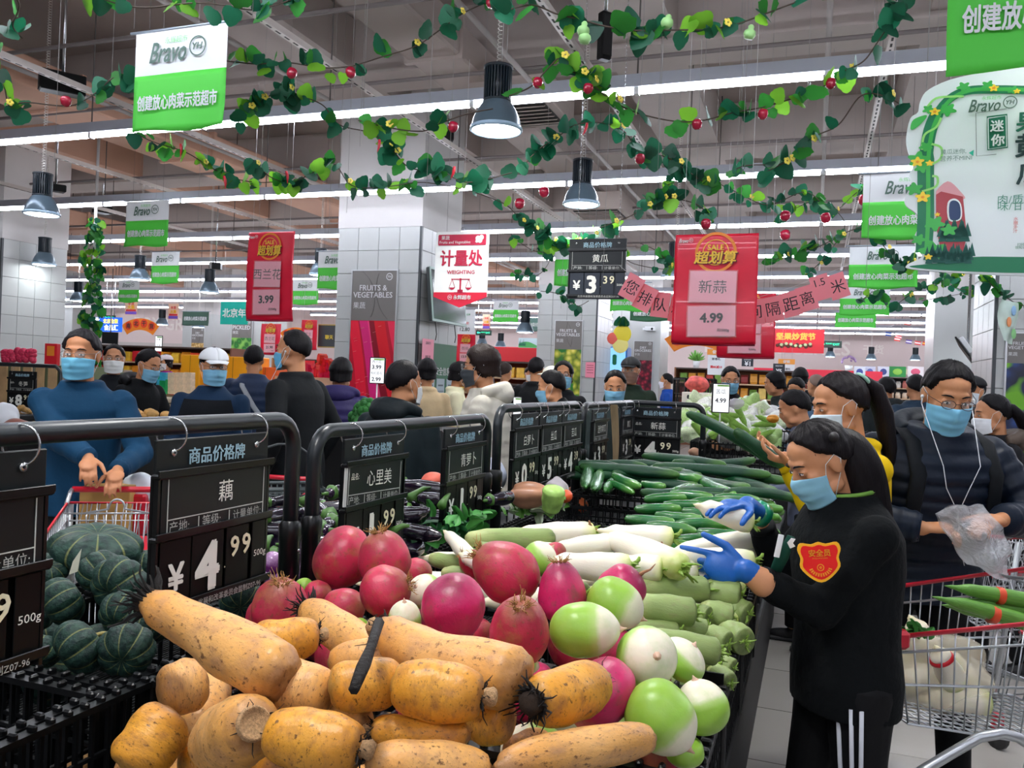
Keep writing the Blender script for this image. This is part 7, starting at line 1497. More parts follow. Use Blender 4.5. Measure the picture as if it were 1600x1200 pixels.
# ---- the rest of the shoppers ----
PEO = [
 dict(label='man in dark shirt with a white mask standing behind the blue jacket', px=178, py=562, d=6.9, head_deg=195, hy=8, style='short', top='#16191e', mask='#e9ece8', glasses='#444', armdefault='push'),
 dict(label='man in black hooded top looking down, blue mask', px=232, py=571, d=6.5, head_deg=248, lean=8, hp=18, style='short', top='#0d0f12', hood='#0d0f12', glasses='#555', armdefault='push'),
 dict(label='man in white baseball cap and black and navy jacket', px=334, py=574, d=5.3, head_deg=186, hy=28, hp=4, style='short', top='#16304c', cap_='#eef1f3', glasses='#333333', armdefault='front', build=1.08),
 dict(label='person seen from behind in navy quilted jacket with a grey shoulder strap', px=397, py=563, d=7.4, head_deg=8, style='short', top='#1b2c48', topk='puffer', mask=None, armdefault='front', build=1.05),
 dict(label='tall man in black coat with earphones and a blue mask, turned left', px=458, py=549, d=5.2, head_deg=68, hy=10, style='thin', top='#0e1216', topk='coat', mask='#62b4dc', buds=True, armdefault='down', build=1.05),
 dict(label='woman in dark purple hooded coat seen from behind', px=533, py=585, d=6.3, head_deg=4, style='bobback', top='#2c2458', topk='puffer', hood='#2c2458', sex='f', mask=None, armdefault='front', build=1.15),
 dict(label='man in dark green hooded coat turned away, white mask strap', px=632, py=600, d=4.35, head_deg=-32, hy=-14, style='short', top='#142024', topk='coat', hood='#101a1e', mask='#eef0ee', q='mid', armdefault='front', build=1.2, lean=8),
 dict(label='person in beige coat with dark hair behind the dark green coat', px=667, py=583, d=7.4, head_deg=10, style='bobback', top='#d8bf96', sex='f', mask=None, armdefault='front'),
 dict(label='woman in cream hooded down jacket and dark grey mask, turned left', px=751, py=574, d=5.0, head_deg=82, hy=6, hp=5, style='curly', top='#d9d3c3', topk='down', hood='#dcd6c6', sex='f', mask='#3d4348', glasses='#777', hair='#2a1f1c', armdefault='front', build=1.05),
 dict(label='person in black with a ponytail just behind the cream down jacket', px=742, py=598, d=6.4, head_deg=70, lean=10, hp=20, style='tail', top='#0e0f12', sex='f', mask=None, armdefault='front'),
 dict(label='person in pale yellow jacket between the green board and the cream jacket', px=719, py=586, d=8.2, head_deg=-80, hp=8, style='bob', top='#e9e6c2', sex='f', mask='#c7a08c', armdefault='front'),
 dict(label='man in black jacket seen from behind near the middle column', px=838, py=578, d=9.0, head_deg=-20, style='short', top='#101215', mask=None, armdefault='front'),
 dict(label='man in pale cap and white mask near the middle column', px=862, py=591, d=8.6, head_deg=110, style='short', top='#1b1c20', cap_='#ece7d6', mask='#ddd', armdefault='front'),
 dict(label='woman with long dark hair, glasses and blue mask by the corn poster', px=880, py=587, d=7.4, head_deg=172, style='long', top='#16181d', sex='f', glasses='#333', armdefault='front'),
 dict(label='man in black bending deep over the produce, blue mask', px=861, py=606, d=6.6, head_deg=80, lean=52, hp=10, style='short', top='#0f1114', armdefault='reach'),
 dict(label='woman in grey-green top with blue mask looking down behind the fourth rail', px=961, py=605, d=6.15, head_deg=186, hy=-14, hp=14, style='tail', top='#2c3636', sex='f', armdefault='front', q='mid'),
 dict(label='man in olive coat and dark cap behind the woman in grey-green', px=985, py=580, d=8.0, head_deg=160, style='short', top='#1e2e22', topk='coat', cap_='#16181b', glasses='#999', mask='#8b6a5a', armdefault='front'),
 dict(label='small distant man in bright blue sweater and white mask', px=1041, py=596, d=13.5, head_deg=75, style='short', top='#1f4fa8', mask='#eef', q='far', armdefault='front'),
 dict(label='staff man in black polo with glasses behind the wrapped greens', px=1141, py=594, d=8.1, head_deg=158, hy=18, hp=12, style='short', top='#111318', glasses='#222', armdefault='front', q='mid'),
 dict(label='person in dark jacket tapping a phone near the right of centre', px=1210, py=600, d=8.8, head_deg=80, lean=14, hp=12, style='bobback', top='#1b2322', mask=None, armdefault='phone', q='far'),
 dict(label='young man in denim jacket and white mask looking down', px=1244, py=610, d=8.4, head_deg=140, lean=12, hp=24, style='short', top='#5d7a94', shirt='#e8ebee', mask='#f2f3f2', armdefault='phone'),
 dict(label='person in black seen from behind above the denim jacket', px=1250, py=592, d=10.2, head_deg=-10, style='bobback', top='#0f1012', mask=None, q='far', armdefault='front'),
 dict(label='child in grey and pink top with dark hair, before the denim jacket', px=1241, py=640, d=5.0, head_deg=70, hp=20, style='short', top='#5d6478', mask=None, armdefault='front', kfix=None),
 dict(label='man in dark green coat with hood seen from behind at the right', px=1384, py=609, d=8.4, head_deg=6, style='short', top='#242b2c', topk='coat', hood='#22292a', mask=None, q='mid', armdefault='front'),
 dict(label='short person in black between the ponytail and the dark green coat', px=1364, py=613, d=9.5, head_deg=0, style='bobback', top='#101114', mask=None, q='far', armdefault='front'),
 dict(label='balding man with dark collar in the far right aisle', px=1274, py=603, d=9.5, head_deg=30, style='thin', hair='#8a7468', top='#23282c', mask=None, q='far', armdefault='front'),
 dict(label='woman in dark coat with a fur collar behind the navy down jacket', px=1550, py=636, d=4.7, head_deg=82, hp=8, style='tail', top='#17181c', topk='coat', sex='f', mask='#e8ecef', hood='#5d5148', armdefault='front', q='mid', kfix=.9),
 dict(label='person in blue-black jacket between the two men at the right', px=1430, py=606, d=8.2, head_deg=-5, style='short', top='#1d3448', topk='puffer', mask=None, q='far', armdefault='front'),
 dict(label='tiny distant person in magenta jacket near the green box stack', px=258, py=567, d=12.5, head_deg=150, style='bob', top='#a3189a', cap_='#e7dfe2', sex='f', mask='#ddd', q='far', armdefault='front'),
 dict(label='distant person in black near the cap, behind the corn poster column', px=828, py=585, d=14, head_deg=200, style='short', top='#2b2b30', mask='#ddd', q='far', armdefault='front'),
 dict(label='person in dark jacket beside the cream jacket, partly seen', px=790, py=582, d=11, head_deg=-30, style='short', top='#3b3434', hair='#3a2f2a', mask=None, q='far', armdefault='front'),
 dict(label='dark-haired woman with a pale mask at the far right behind the jacket', px=1520, py=612, d=7.0, head_deg=120, style='short', top='#14161b', mask='#dfe8ee', q='far', armdefault='front', cap_='#15171c')]
PC = []
for p_ in PEO:
    p_ = dict(p_); p_.setdefault('q', 'mid'); p_.setdefault('lean', 4); PC.append(person(**p_))
# shoulder strap, ponytails and extra details
c = PC[3]; link('shoulder_strap', MB().tube([c['U']((-.10, .02, 1.47)), c['U']((-.06, -.165, 1.36)), c['U']((.05, -.185, 1.18)), c['U']((.18, -.14, 1.0))], .022, 8, flat=.3).mesh('shoulder_strap', M('#8b9196', .6)), c['t'])
ponytail(PC[9], ((0, -.06, .07), (0, -.11, .05), (0, -.14, -.02), (0, -.14, -.12)), (.03, .024, .036, .01), tie=None)
ponytail(PC[26], ((0, -.06, .05), (0, -.12, .03), (0, -.17, -.03), (0, -.18, -.14)), (.04, .04, .05, .02), tie=None)
c = PC[15]; link('hair_bun', MB().ball(c['HP']((0, -.09, .07)), .035, 12).mesh('hair_bun', c['hm']), c['t'])
c = PC[18]; txt('Bravo', m_wsh, c['t'], .08, 0, 0, w=.11, bold=.02, shear=.3) if False else None
c = PC[2]; link('jacket_yoke', MB().grid(lambda u, v: c['U'](((u-.5)*.40*(1-.25*v), (c['pi'](1.22+.16*v, 2)*1.08+.018)*math.cos((u-.5)*1.9)**.8, 1.22+.17*v)), 16, 5).mesh('jacket_yoke', cloth('#0f1319')), c['t'])
# ================= trolleys, far shelves, side tables =================
m_wire = M('#b9bec2', .3, metal=.75); m_redp = M('#c8142e', .35, coat=.3)
def trolley(label, loc, rz, s=1.0, colr=None, child=True, group='wire shopping trolleys'):
    """wire trolley: x to its right, y forward; handle at y=0; basket deepens to the handle"""
    t = thing('shopping_trolley', label, 'trolley', loc, rz, group); t.scale = (s, s, s); L_ = .86
    def C(u, v, w_):   # u -1..1 across, v 0..1 along, w 0..1 up
        y = .05+L_*v + (.10*(w_-1))*-(1-v)*-1*0; zt = .98-.10*v; zb = .52+.10*v*1.0; return Vector((u*(.265-.055*v+.02*(w_-1)), y + (.12*(1-w_)*(1-v)) - .05*(1-w_)*v, zb+(zt-zb)*w_))
    wm = MB(); r = .0028
    for v in np.linspace(0, 1, 22):
        for u in (-1, 1): wm.tube([C(u, v, 0), C(u, v, 1)], r, 4)
        wm.tube([C(-1, v, 0), C(1, v, 0)], r, 4)
    for u in np.linspace(-1, 1, 13):
        wm.tube([C(u, 1, 0), C(u, 1, 1)], r, 4); wm.tube([C(u, 0, 0), C(u, 0, 1)], r, 4); wm.tube([C(u, 0, 0), C(u, 1, 0)], r, 4)
    for w_ in (.0, .45, .82): wm.tube([C(-1, 0, w_), C(-1, 1, w_), C(1, 1, w_), C(1, 0, w_)], .0042, 6, closed=True)
    setp(link('wire_basket', wm.mesh('wire_basket', m_wire), t), kind='stuff')
    link('top_rim', MB().tube([C(-1, 0, 1), C(-1, 1, 1), C(1, 1, 1), C(1, 0, 1)], .0075, 8, closed=True).mesh('top_rim', m_redp), t)
    for u in (-1, 1): link('rim_corner', MB().box(C(u, 1, .97), (.04, .05, .055), bev=.01).mesh('rim_corner', m_redp), t)
    link('handle', MB().tube([(-.27, -.06, 1.03), (.27, -.06, 1.03)], .015, 12).mesh('handle', m_redp), t)
    for u in (-1, 1):
        link('handle_bracket', MB().tube([C(u, .02, 1), (u*.27, -.02, 1.02), (u*.27, -.06, 1.03)], .011, 8).mesh('handle_bracket', m_wire), t)
        link('side_frame', MB().tube([(u*.26, 0, .97), (u*.25, .06, .60), (u*.24, .12, .22), (u*.23, .5, .17), (u*.20, .84, .16)], .0125, 8).mesh('side_frame', m_wire), t)
        for y in (.1, .82):
            link('castor', MB().tube([(u*(.24-.04*y)-.012, y, .062), (u*(.24-.04*y)+.012, y, .062)], .06, 16).mesh('castor', M('#2a2a2c', .5)), t); link('castor_fork', MB().box((u*(.24-.04*y), y, .13), (.036, .05, .08), bev=.006).mesh('castor_fork', m_redp if y < .5 else m_wire), t)
    link('lower_rack', MB().tube([(-.22, .2, .2), (.22, .2, .2), (.18, .8, .19), (-.18, .8, .19)], .007, 6, closed=True).mesh('lower_rack', m_wire), t)
    if child:
        cm = MB()
        for u in np.linspace(-.85, .85, 12): cm.tube([(u*.24, .0, .97), (u*.24, .20, .72), (u*.24, .30, .96)], r, 4)
        cm.tube([(-.22, .30, .97), (.22, .30, .97)], .0045, 6); cm.tube([(-.22, .2, .72), (.22, .2, .72)], .0045, 6)
        cm.tube([(-.14, .30, .97)] + [(-.035*math.cos(q), .30, .99+.045*math.sin(q)) for q in np.linspace(0, PI, 9)] + [(.14, .30, .97)], .005, 6); link('child_seat', cm.mesh('child_seat', m_wire), t); t.children[-1]['kind'] = 'stuff'
        link('seat_flap', MB().box((0, .14, .79), (.40, .14, .012), bev=.004, m=Matrix.Rotation(R(-25), 3, 'X')).mesh('seat_flap', m_redp), t)
    return t
# big trolley at the right: nose toward the staff woman's back
a_ = P(1384, 972, 2.42); b_ = P(1640, 925, 2.25)
TR = trolley('large wire trolley with red rim behind the staff woman, daikon bag inside', Vector((0, 0, 0)), R(98), 1.0)
TR.location = Vector((P(1610, 950, 2.75).x+.24, 2.66, 0))
TR.scale = (1.0, 1.0, .97)
t_ = trolley('wire trolley pushed by the man in the blue padded jacket', Vector((0, 0, 0)), R(-152), .92); t_.location = Vector((P(196, 722, 3.75).x, 3.80, 0)); t_.rotation_euler = (0, 0, R(195))
t_ = trolley('trolley at the far right edge with a red handle', Vector((P(1690, 830, 3.5).x, 3.6, 0)), R(15), .95)
t_ = trolley('faint wire trolley behind the first rail, by the tall man in black', Vector((P(432, 700, 4.6).x, 4.6, 0)), R(170), .9, child=False)
t_ = thing('hand_basket', 'grey plastic hand basket held by the tall man in black', 'basket', P(440, 790, 4.3), R(20)); bk = MB()
for w_ in np.linspace(0, 1, 9): bk.tube([(-.17-.03*w_, -.12-.02*w_, -.12+.22*w_), (.17+.03*w_, -.12-.02*w_, -.12+.22*w_), (.17+.03*w_, .12+.02*w_, -.12+.22*w_), (-.17-.03*w_, .12+.02*w_, -.12+.22*w_)], .005 if w_ < 1 else .01, 5, closed=True)
for i in range(14): x = -.17+.34*i/13; bk.tube([(x, -.12, -.12), (x*1.17, -.14, .1)], .004, 4).tube([(x, .12, -.12), (x*1.17, .14, .1)], .004, 4)
link('basket_body', bk.mesh('basket_body', M('#4c5557', .5)), t_); link('handle', MB().tube([(-.2*math.cos(q), 0, .1+.22*math.sin(q)) for q in np.linspace(0, PI, 12)], .007, 6).mesh('handle', M('#3a3f41', .5)), t_)
t_ = thing('parked_trolley_bar', 'chrome bent bar of another trolley crossing the bottom right corner', 'trolley', P(1550, 1170, 2.1), 0); bo = t_.location.copy()
link('side_frame', MB().tube([P(x, y, 2.1)-bo for x, y in ((1400, 1235), (1440, 1205), (1490, 1175), (1530, 1152), (1565, 1146), (1590, 1152), (1625, 1175), (1680, 1240))], .013, 12).mesh('side_frame', m_wire), t_)
for x in (1440, 1640): link('castor', MB().tube([P(x, 1330, 2.1)-bo-Vector((.012, 0, 0)), P(x, 1330, 2.1)-bo+Vector((.012, 0, 0))], .06, 16).mesh('castor', M('#2a2a2c', .5)), t_)
# contents of the big trolley
bagm = bpy.data.materials.new('produce_bag'); bagm.use_nodes = True; nb_ = bagm.node_tree.nodes['Principled BSDF']; nb_.inputs['Base Color'].default_value = hexc('#efe6cf'); nb_.inputs['Roughness'].default_value = .2; nb_.inputs['Alpha'].default_value = .38
DB = P(1460, 1030, 2.62)
for i, (x0, y0, x1, y1, dd, th) in enumerate(((1400, 1075, 1500, 1040, 2.62, 46), (1410, 1020, 1490, 1085, 2.68, 48), (1430, 1090, 1545, 1098, 2.60, 44), (1420, 960, 1452, 1030, 2.66, 44), (1470, 1010, 1520, 1095, 2.66, 46), (1395, 1050, 1440, 1100, 2.7, 46))):
    p0, p1 = P(x0, y0, dd), P(x1, y1, dd); o = link('bagged_daikon', DAI[i % 3], None, (p0+p1)/2, orient(p1-p0, i), ((p1-p0).length/2, th*dd/FPX/2, th*dd/FPX/2)); setp(o, ['daikon lying on top in the trolley bag', 'daikon in the bag slanting down right', 'lowest daikon in the trolley bag, tip at right', 'upright daikon at the back of the trolley bag', 'daikon at the right side of the trolley bag', 'daikon at the left corner of the trolley bag'][i], 'daikon', 'daikon in the trolley bag')
bag_blob('produce_bag', 'big clear bag of daikon sagging in the large trolley', P(1458, 1050, 2.64), (.20, .13, .13), bagm, 9, amp=.16)
p0, p1 = P(1462, 1012, 2.5), P(1492, 1068, 2.52); o = link('taped_daikon', DAI[2], None, (p0+p1)/2, orient(p1-p0, 1), ((p1-p0).length/2*1.15, .040, .040)); setp(o, 'yellowish daikon with a red tape band in the trolley', 'daikon'); link('red_tape', MB().tube([(-.42, 0, 0), (-.30, 0, 0)], [.86, .93], 16).mesh('red_tape', m_sred), o)
clump('green leaf sprigs inside the trolley bag', 1432, 990, P(1432, 990, 2.55).z, .04, (m_lf1,), n=14, seed=8, leaf=.04)
lfm = bpy.data.objects
for i, (x0, y0, x1, y1, dd) in enumerate(((1475, 915, 1640, 945, 2.45), (1455, 932, 1640, 985, 2.42), (1470, 945, 1620, 975, 2.5), (1500, 935, 1660, 965, 2.47))):
    p0, p1 = P(x0, y0, dd), P(x1, y1, dd); o = link('sponge_gourd', DAI[i % 3], None, (p0+p1)/2, orient(p1-p0, i), ((p1-p0).length/2, .024, .024)); 
    if i == 0: GG = DAI[0].copy(); GG.materials.clear(); GG.materials.append(M('#5d9435', .45, var=.3, sc=3, stretch=(1, 4, 4)))
    o.data = GG; setp(o, ['uppermost long green gourd on the trolley seat', 'longest green gourd lying across the trolley seat', 'green gourd below the others on the seat', 'green gourd in the middle of the seat bunch'][i], 'gourd', 'long green gourds on the trolley seat')
    link('red_tape', MB().tube([(.0, 0, 0), (.10, 0, 0)], [1.06, 1.06], 14).mesh('red_tape', M('#e0502a', .4)), o)
# contents of the left trolley
card_m = M('#b98f4e', .7, var=.1)
top(MB().box((0, 0, 0), (.22, .3, .34), bev=.004).build('cardboard_box', card_m, loc=P(175, 810, 4.05), rot=(0, 0, R(12))), 'tall cardboard box standing in the left trolley', 'box')
top(MB().box((0, 0, 0), (.16, .2, .2), bev=.01).build('red_carton', m_redp, loc=P(210, 800, 4.1), rot=(0, 0, R(5))), 'dark red carton in the left trolley', 'box')
bag_blob('white_bag', 'white plastic bag in the left trolley', P(222, 765, 4.1), (.09, .07, .08), M('#dfe6f0', .4), 12)
# ---- right side: wrapped greens on a second island ----
tb2 = thing('display_table', 'black display stand under the wrapped greens beyond the cucumbers', 'table', G(.05, 7.1, 0), GR); link('table_top', MB().box((0, 0, .86), (1.9, 1.5, .06), bev=.008).mesh('table_top', m_table), tb2); link('skirt', MB().box((0, 0, .42), (1.8, 1.4, .84)).mesh('skirt', M('#0e0f10', .6)), tb2)
crate('black crate edge in front of the wrapped greens, left', -.85, 6.32, .85, .6, .22, .90); crate('black crate edge in front of the wrapped greens, right', .02, 6.32, .85, .6, .22, .90); crate('black crate of wrapped greens behind the first pair', -.85, 6.95, .85, .6, .28, .93); crate('black crate of wrapped greens at the back right', .02, 6.95, .85, .6, .28, .93)
wrapm = [M(c, .25, var=.35, sc=16, bump=.5, bsc=26, coat=.4) for c in ('#e6eedd', '#d2e6b8', '#f2f5ee', '#b2d982')]
rnd = random.Random(3); WB = []
for i in range(4):
    o = bag_blob('tmp', '', 'x' if False else (0, 0, 0), (1, 1, 1), wrapm[i], 20+i, amp=.30, n=28); WB.append(o.data); bpy.data.objects.remove(o)
for i in range(60):
    px = rnd.uniform(1072, 1222); u = (px-1072)/150; ymin = 618+40*max(0, u-.55)*1.3+18*(u < .12); py = rnd.uniform(ymin, 682); dd = 6.55+.9*(682-py)/64
    o = link('wrapped_greens', WB[i % 4], None, P(px, py+6, dd), (rnd.random(), rnd.random(), rnd.random()*6), (.13*rnd.uniform(.7, 1.1), .085, .06)); setp(o, 'film-wrapped pale greens heaped beyond the cucumbers', 'greens', 'film-wrapped greens in one heap')
for i in range(16):
    px, py = rnd.uniform(1080, 1215), rnd.uniform(640, 682); p0 = P(px, py, 6.42); p1 = P(px+rnd.uniform(-16, 20), py+rnd.uniform(-16, 6), 6.42); o = link('bitter_gourd', DAI[i % 3].copy() if i == 0 else BG, None, p0, orient(p1-p0, i), (.09, .026, .026))
    if i == 0: BG = o.data; BG.materials.clear(); BG.materials.append(M('#9ad056', .4, bump=.8, bsc=12, var=.2))
    setp(o, 'light green gourd lying among the wrapped greens', 'gourd', 'light green gourds among the wrapped greens')
for i, (px, py, h_) in enumerate(((1088, 651, 0), (1088, 632, 1))):
    t = thing('carton', ['lower white fruit carton left of the bitter gourd tag', 'upper white fruit carton under the red net bag'][i], 'box', P(1088, [640, 622][i], 7.6), GR, 'white fruit cartons'); link('carton_body', MB().box((0, 0, 0), (.235, .2, .105), bev=.004).mesh('carton_body', M('#e6e0d6', .6)), t)
    link('printed_disc', MB().ball((.06, -.101, .0), (.035, .002, .022), 14, k=5).mesh('printed_disc', M('#f0b429', .5)), t); link('printed_dots', MB().ball((-.06, -.101, .01), (.012, .002, .02), 8, k=4).ball((-.02, -.101, .03), (.006, .002, .006), 8, k=4).mesh('printed_dots', m_tb), t)
bag_blob('net_bag', 'red net bag of onions on top of the white cartons', P(1089, 600, 7.6), (.11, .08, .075), M('#e0605a', .6, var=.4, sc=20, bump=.8, bsc=18), 33)
crate('black crate standing on end behind the net bag', .0, 0, .3, .3, .3, 0); cr_ = [o for o in bpy.data.objects if o.get('label') == 'black crate standing on end behind the net bag'][0]; cr_.location = P(1070, 640, 7.9); cr_.rotation_euler = (0, 0, R(10))
bag_blob('clear_bag', 'small clear bag in the hands of the staff man in black', P(1150, 631, 5.9), (.06, .05, .04), m_film, 44)
for i, (px, py) in enumerate(((1208, 654), (1200, 700), (1085, 706))):
    bag_blob('ginger_piece', ['orange sweet pepper at the right end of the greens', 'yellow fold of vegetable wrap by the held cucumbers', 'ginger piece in front of the greens crate'][i], P(px, py, 6.2 if i != 1 else 5.8), (.045, .03, .03), M(['#f0a030', '#e6c020', '#d8a888'][i], .5), 50+i, cat='vegetable')
t = thing('potted_plant', 'tiny potted plant on the far shelf near the promotion sheet', 'plant', P(1088, 569, 21), 0); link('pot', MB().lathe([(.001, -.1), (.07, -.1), (.09, .08), (.001, .08)], 10).mesh('pot', m_wsh), t); m = MB(); rn = random.Random(2)
for i in range(40): d_ = Vector((rn.gauss(0, 1), rn.gauss(0, 1), abs(rn.gauss(.6, 1)))).normalized(); m.tube([Vector((0, 0, .08)), d_*.14+Vector((0, 0, .12)), d_*.22+Vector((0, 0, .14))], [.012, .02, .004], 4)
setp(link('leaves', m.mesh('leaves', m_lf2), t), kind='stuff')
t = thing('potted_plant', 'tiny lilac flowers in a white pot on the far shelf', 'plant', P(1326, 572, 27), 0); link('pot', MB().lathe([(.001, -.15), (.1, -.15), (.13, .02), (.001, .02)], 10).mesh('pot', m_wsh), t); m = MB()
for i in range(40): d_ = Vector((rn.gauss(0, 1), rn.gauss(0, .4), abs(rn.gauss(.6, 1)))).normalized(); m.ball(d_*.22+Vector((0, 0, .1)), .035, 5, k=4)
setp(link('blossoms', m.mesh('blossoms', M('#a88ab8', .6)), t), kind='stuff')
# ---- far shelving with individual packs ----
PK = {}
def pack_mesh(kind, col):
    if (kind, col) in PK: return PK[(kind, col)]
    m = MB()
    if kind == 'box': m.box((0, 0, .5), (.9, .6, 1), bev=.03)
    elif kind == 'jar': m.lathe([(.001, 0), (.45, 0), (.45, .75), (.3, .85), (.34, .86), (.34, 1), (.001, 1)], 12)
    else: m.rings([[Vector((x, y, z)) for x, y in ((-w_, -d_), (w_, -d_), (w_, d_), (-w_, d_))] for z, w_, d_ in ((0, .38, .2), (.2, .45, .28), (.8, .42, .22), (1, .44, .04))], smooth=False)
    PK[(kind, col)] = m.mesh('pack', M(col, .45, var=.12, sc=3)); return PK[(kind, col)]
def shelf_unit(label, px, py_top, d, width, cols, rows=3, rz=GR, header=None, kinds=('box', 'bag'), h=1.9, group='packs', seed=0, n=None, frame='#2a2422', what='packs'):
    t = thing('shelf_unit', label, 'shelf', Vector((P(px, 600, d).x, P(px, 600, d).y, 0)), rz, 'far shelving units'); rnd = random.Random(seed); fm = M(frame, .6); top_z = P(px, py_top, d).z
    link('back_panel', MB().box((0, .24, top_z/2), (width, .04, top_z)).mesh('back_panel', fm), t)
    for s_ in (-1, 1): link('end_panel', MB().box((s_*width/2, 0, top_z/2), (.04, .5, top_z)).mesh('end_panel', fm), t)
    if header: link('header', MB().box((0, -.10, top_z+.15), (width, .10, .34), bev=.02).mesh('header', M(header, .4)), t)
    zs = [top_z-.02-(i)*.36 for i in range(rows+1)]
    Rm = Matrix.Rotation(rz, 3, 'Z')
    for j, z in enumerate(zs):
        link('shelf_board', MB().box((0, 0, z), (width, .48, .035)).mesh('shelf_board', M('#c9a884' if j else '#4c3d36', .5)), t)
        if j == 0: continue
        k = n or max(4, int(width/.21))
        for i in range(k):
            x = -width/2+.1+(width-.2)*(i+.5)/k; o = link('pack', pack_mesh(rnd.choice(kinds), rnd.choice(cols)), None, t.location+Rm @ Vector((x, -.08, z+.018)), (0, 0, rz+rnd.uniform(-.1, .1)), ((width-.2)/k*.9, .2, .27*rnd.uniform(.75, 1))); setp(o, 'small %s on the %s' % (what, label), 'pack', group)
    return t
shelf_unit('far snack shelf under the red festival banner', 1275, 592, 29, 4.2, ('#d8283c', '#e8e2d0', '#c2452e', '#e0b04a', '#7a2a22'), header='#e0183a', group='packs on the far snack shelf', seed=1, n=14, what='snack pack')
shelf_unit('dark shelf left of the down jacket man', 1398, 590, 29, 3.2, ('#e8d3ba', '#e9e4dc', '#c9b79c', '#d97f76'), kinds=('jar',), group='jars on the dark far shelf', seed=2, n=14, frame='#1c1a1a', what='jar')
shelf_unit('far right shelf under the green boxes', 1345, 590, 31, 2.6, ('#e9837a', '#f0e7d8', '#a8c97a', '#e6a08a'), kinds=('jar',), group='cans on the far right shelf', seed=3, n=12, what='can')
shelf_unit('gift box shelf behind the staff man in black', 1150, 577, 21, 3.0, ('#d8952f', '#b8342a', '#6f9a3a', '#e8c86a', '#8c2c28'), header=None, group='gift packs behind the staff man', seed=4, n=13, frame='#8a5a3c', what='gift pack')
shelf_unit('red lit shelf right of the green notice board', 745, 563, 19, 3.6, ('#e02c26', '#e8742a', '#f2c24a', '#c01f2a'), header='#e0202c', group='packs on the red lit shelf', seed=5, n=14, frame='#9c4a34', what='festive pack')
shelf_unit('yellow and red shelf below the chalk-board sign', 500, 562, 18.5, 2.2, ('#d9c24a', '#8fa03a', '#e8d27a', '#c9502a'), group='packs under the chalk-board sign', seed=6, n=9, frame='#c98a5a', what='yellow pack')
shelf_unit('orange lit gift shelf under the orange fan', 240, 541, 19, 4.6, ('#e84a26', '#f29a2a', '#d82430', '#f5c23a'), group='gift packs under the orange fan', seed=7, n=16, frame='#7a4a34', what='orange gift pack', rows=4)
shelf_unit('shelf behind the blue jacket with red gift bags', 120, 575, 15, 2.0, ('#e0243a', '#f0b84a', '#c01a2e'), group='red gift bags at the far left', seed=8, n=7, frame='#8a7a6a', what='gift bag', rows=1)
shelf_unit('shelf left of the corn column', 812, 600, 18, 1.8, ('#d23a4a', '#e8e0d0', '#e29a4a'), group='packs left of the corn column', seed=9, n=7, what='pink pack')
# boxes on top of the far right shelf
for i, (px, c, w_) in enumerate(((1343, '#d9dde8', .36), (1359, '#c8cce0', .34), (1380, '#d6d9e6', .36), (1402, '#1f8a3c', .52), (1430, '#efe6e8', .5), (1410, '#e8dfc0', .3))):
    t = thing('display_box', ['blue and white box, first on the far shelf top', 'blue and white box, second on the far shelf top', 'blue and white box, third on the far shelf top', 'green box on the far shelf top', 'white and pink box on the far shelf top', 'cream pack before the green box'][i], 'box', P(px, 581, 28.4), GR, 'boxes on the far shelf top'); link('carton_body', MB().box((0, 0, 0), (w_, .2, .36 if i < 5 else .2), bev=.01).mesh('carton_body', M(c, .5)), t)
    link('printed_picture', MB().ball((0, -.102, 0), (w_*.3, .004, .11), 12, k=5).mesh('printed_picture', M(['#3f4f9c', '#5a66a8', '#3c4a8c', '#8fc94a', '#e05a7a', '#fff4d8'][i], .5)), t)
# flags on a string
cols = ('#2a4fa0', '#e03a3a', '#e84a3a', '#3a55b0', '#f2f2f2', '#f2d23a', '#e8423a', '#6a4fa0', '#e04a4a', '#d8303a')
t = thing('flag_string', 'string of small national flags over the far right shelves', 'bunting', P(1420, 525, 24)); bo = t.location.copy()
pts_ = [(1388, 522), (1404, 527), (1418, 505), (1450, 506), (1466, 512), (1484, 515), (1402, 530), (1420, 534), (1434, 536), (1446, 537)]
for i, (x, y) in enumerate(pts_):
    o = link('flag', MB().box((0, 0, 0), (.16, .004, .11)).mesh('flag', M(cols[i], .6)), t, P(x, y, 24)-bo, (0, R(8), GR)); link('stripe', MB().box((0, -.003, 0), (.15, .002, .035)).mesh('stripe', M(('#f2f2f2', '#ffffff', '#fbfbfb', '#d83030', '#d83030', '#d8302a', '#fff', '#fff', '#fff', '#f5d23a')[i], .6)), o)
link('string', MB().tube([P(x, y, 24.02)-bo for x, y in ((1380, 516), (1418, 497), (1460, 505), (1500, 512))], .006, 4).mesh('string', m_white), t)
# ---- middle ground: crates of ginger, bamboo shoots, fruit baskets, promotional piles ----
gt = thing('display_table', 'low stand with ginger behind the blue padded jacket', 'table', Vector((P(205, 650, 6.1).x, 6.1, 0)), GR); link('table_top', MB().box((0, 0, 1.08), (.8, .5, .06), bev=.01).mesh('table_top', m_table), gt); link('skirt', MB().box((0, 0, .53), (.75, .45, 1.04)).mesh('skirt', M('#0e0f10', .6)), gt)
gm = M('#cfa05c', .7, var=.35, sc=9, bump=.5, bsc=20)
rnd = random.Random(9)
GB = []
for i in range(3):
    m = MB()
    for k in range(6): m.ball((rnd.uniform(-.07, .07), rnd.uniform(-.04, .04), rnd.uniform(-.02, .02)), (rnd.uniform(.03, .05), rnd.uniform(.022, .034), rnd.uniform(.02, .03)), 10, m=Matrix.Rotation(rnd.random()*3, 3, 'Z'), k=6)
    GB.append(remesh(m, .008, 2, 'ginger', gm))
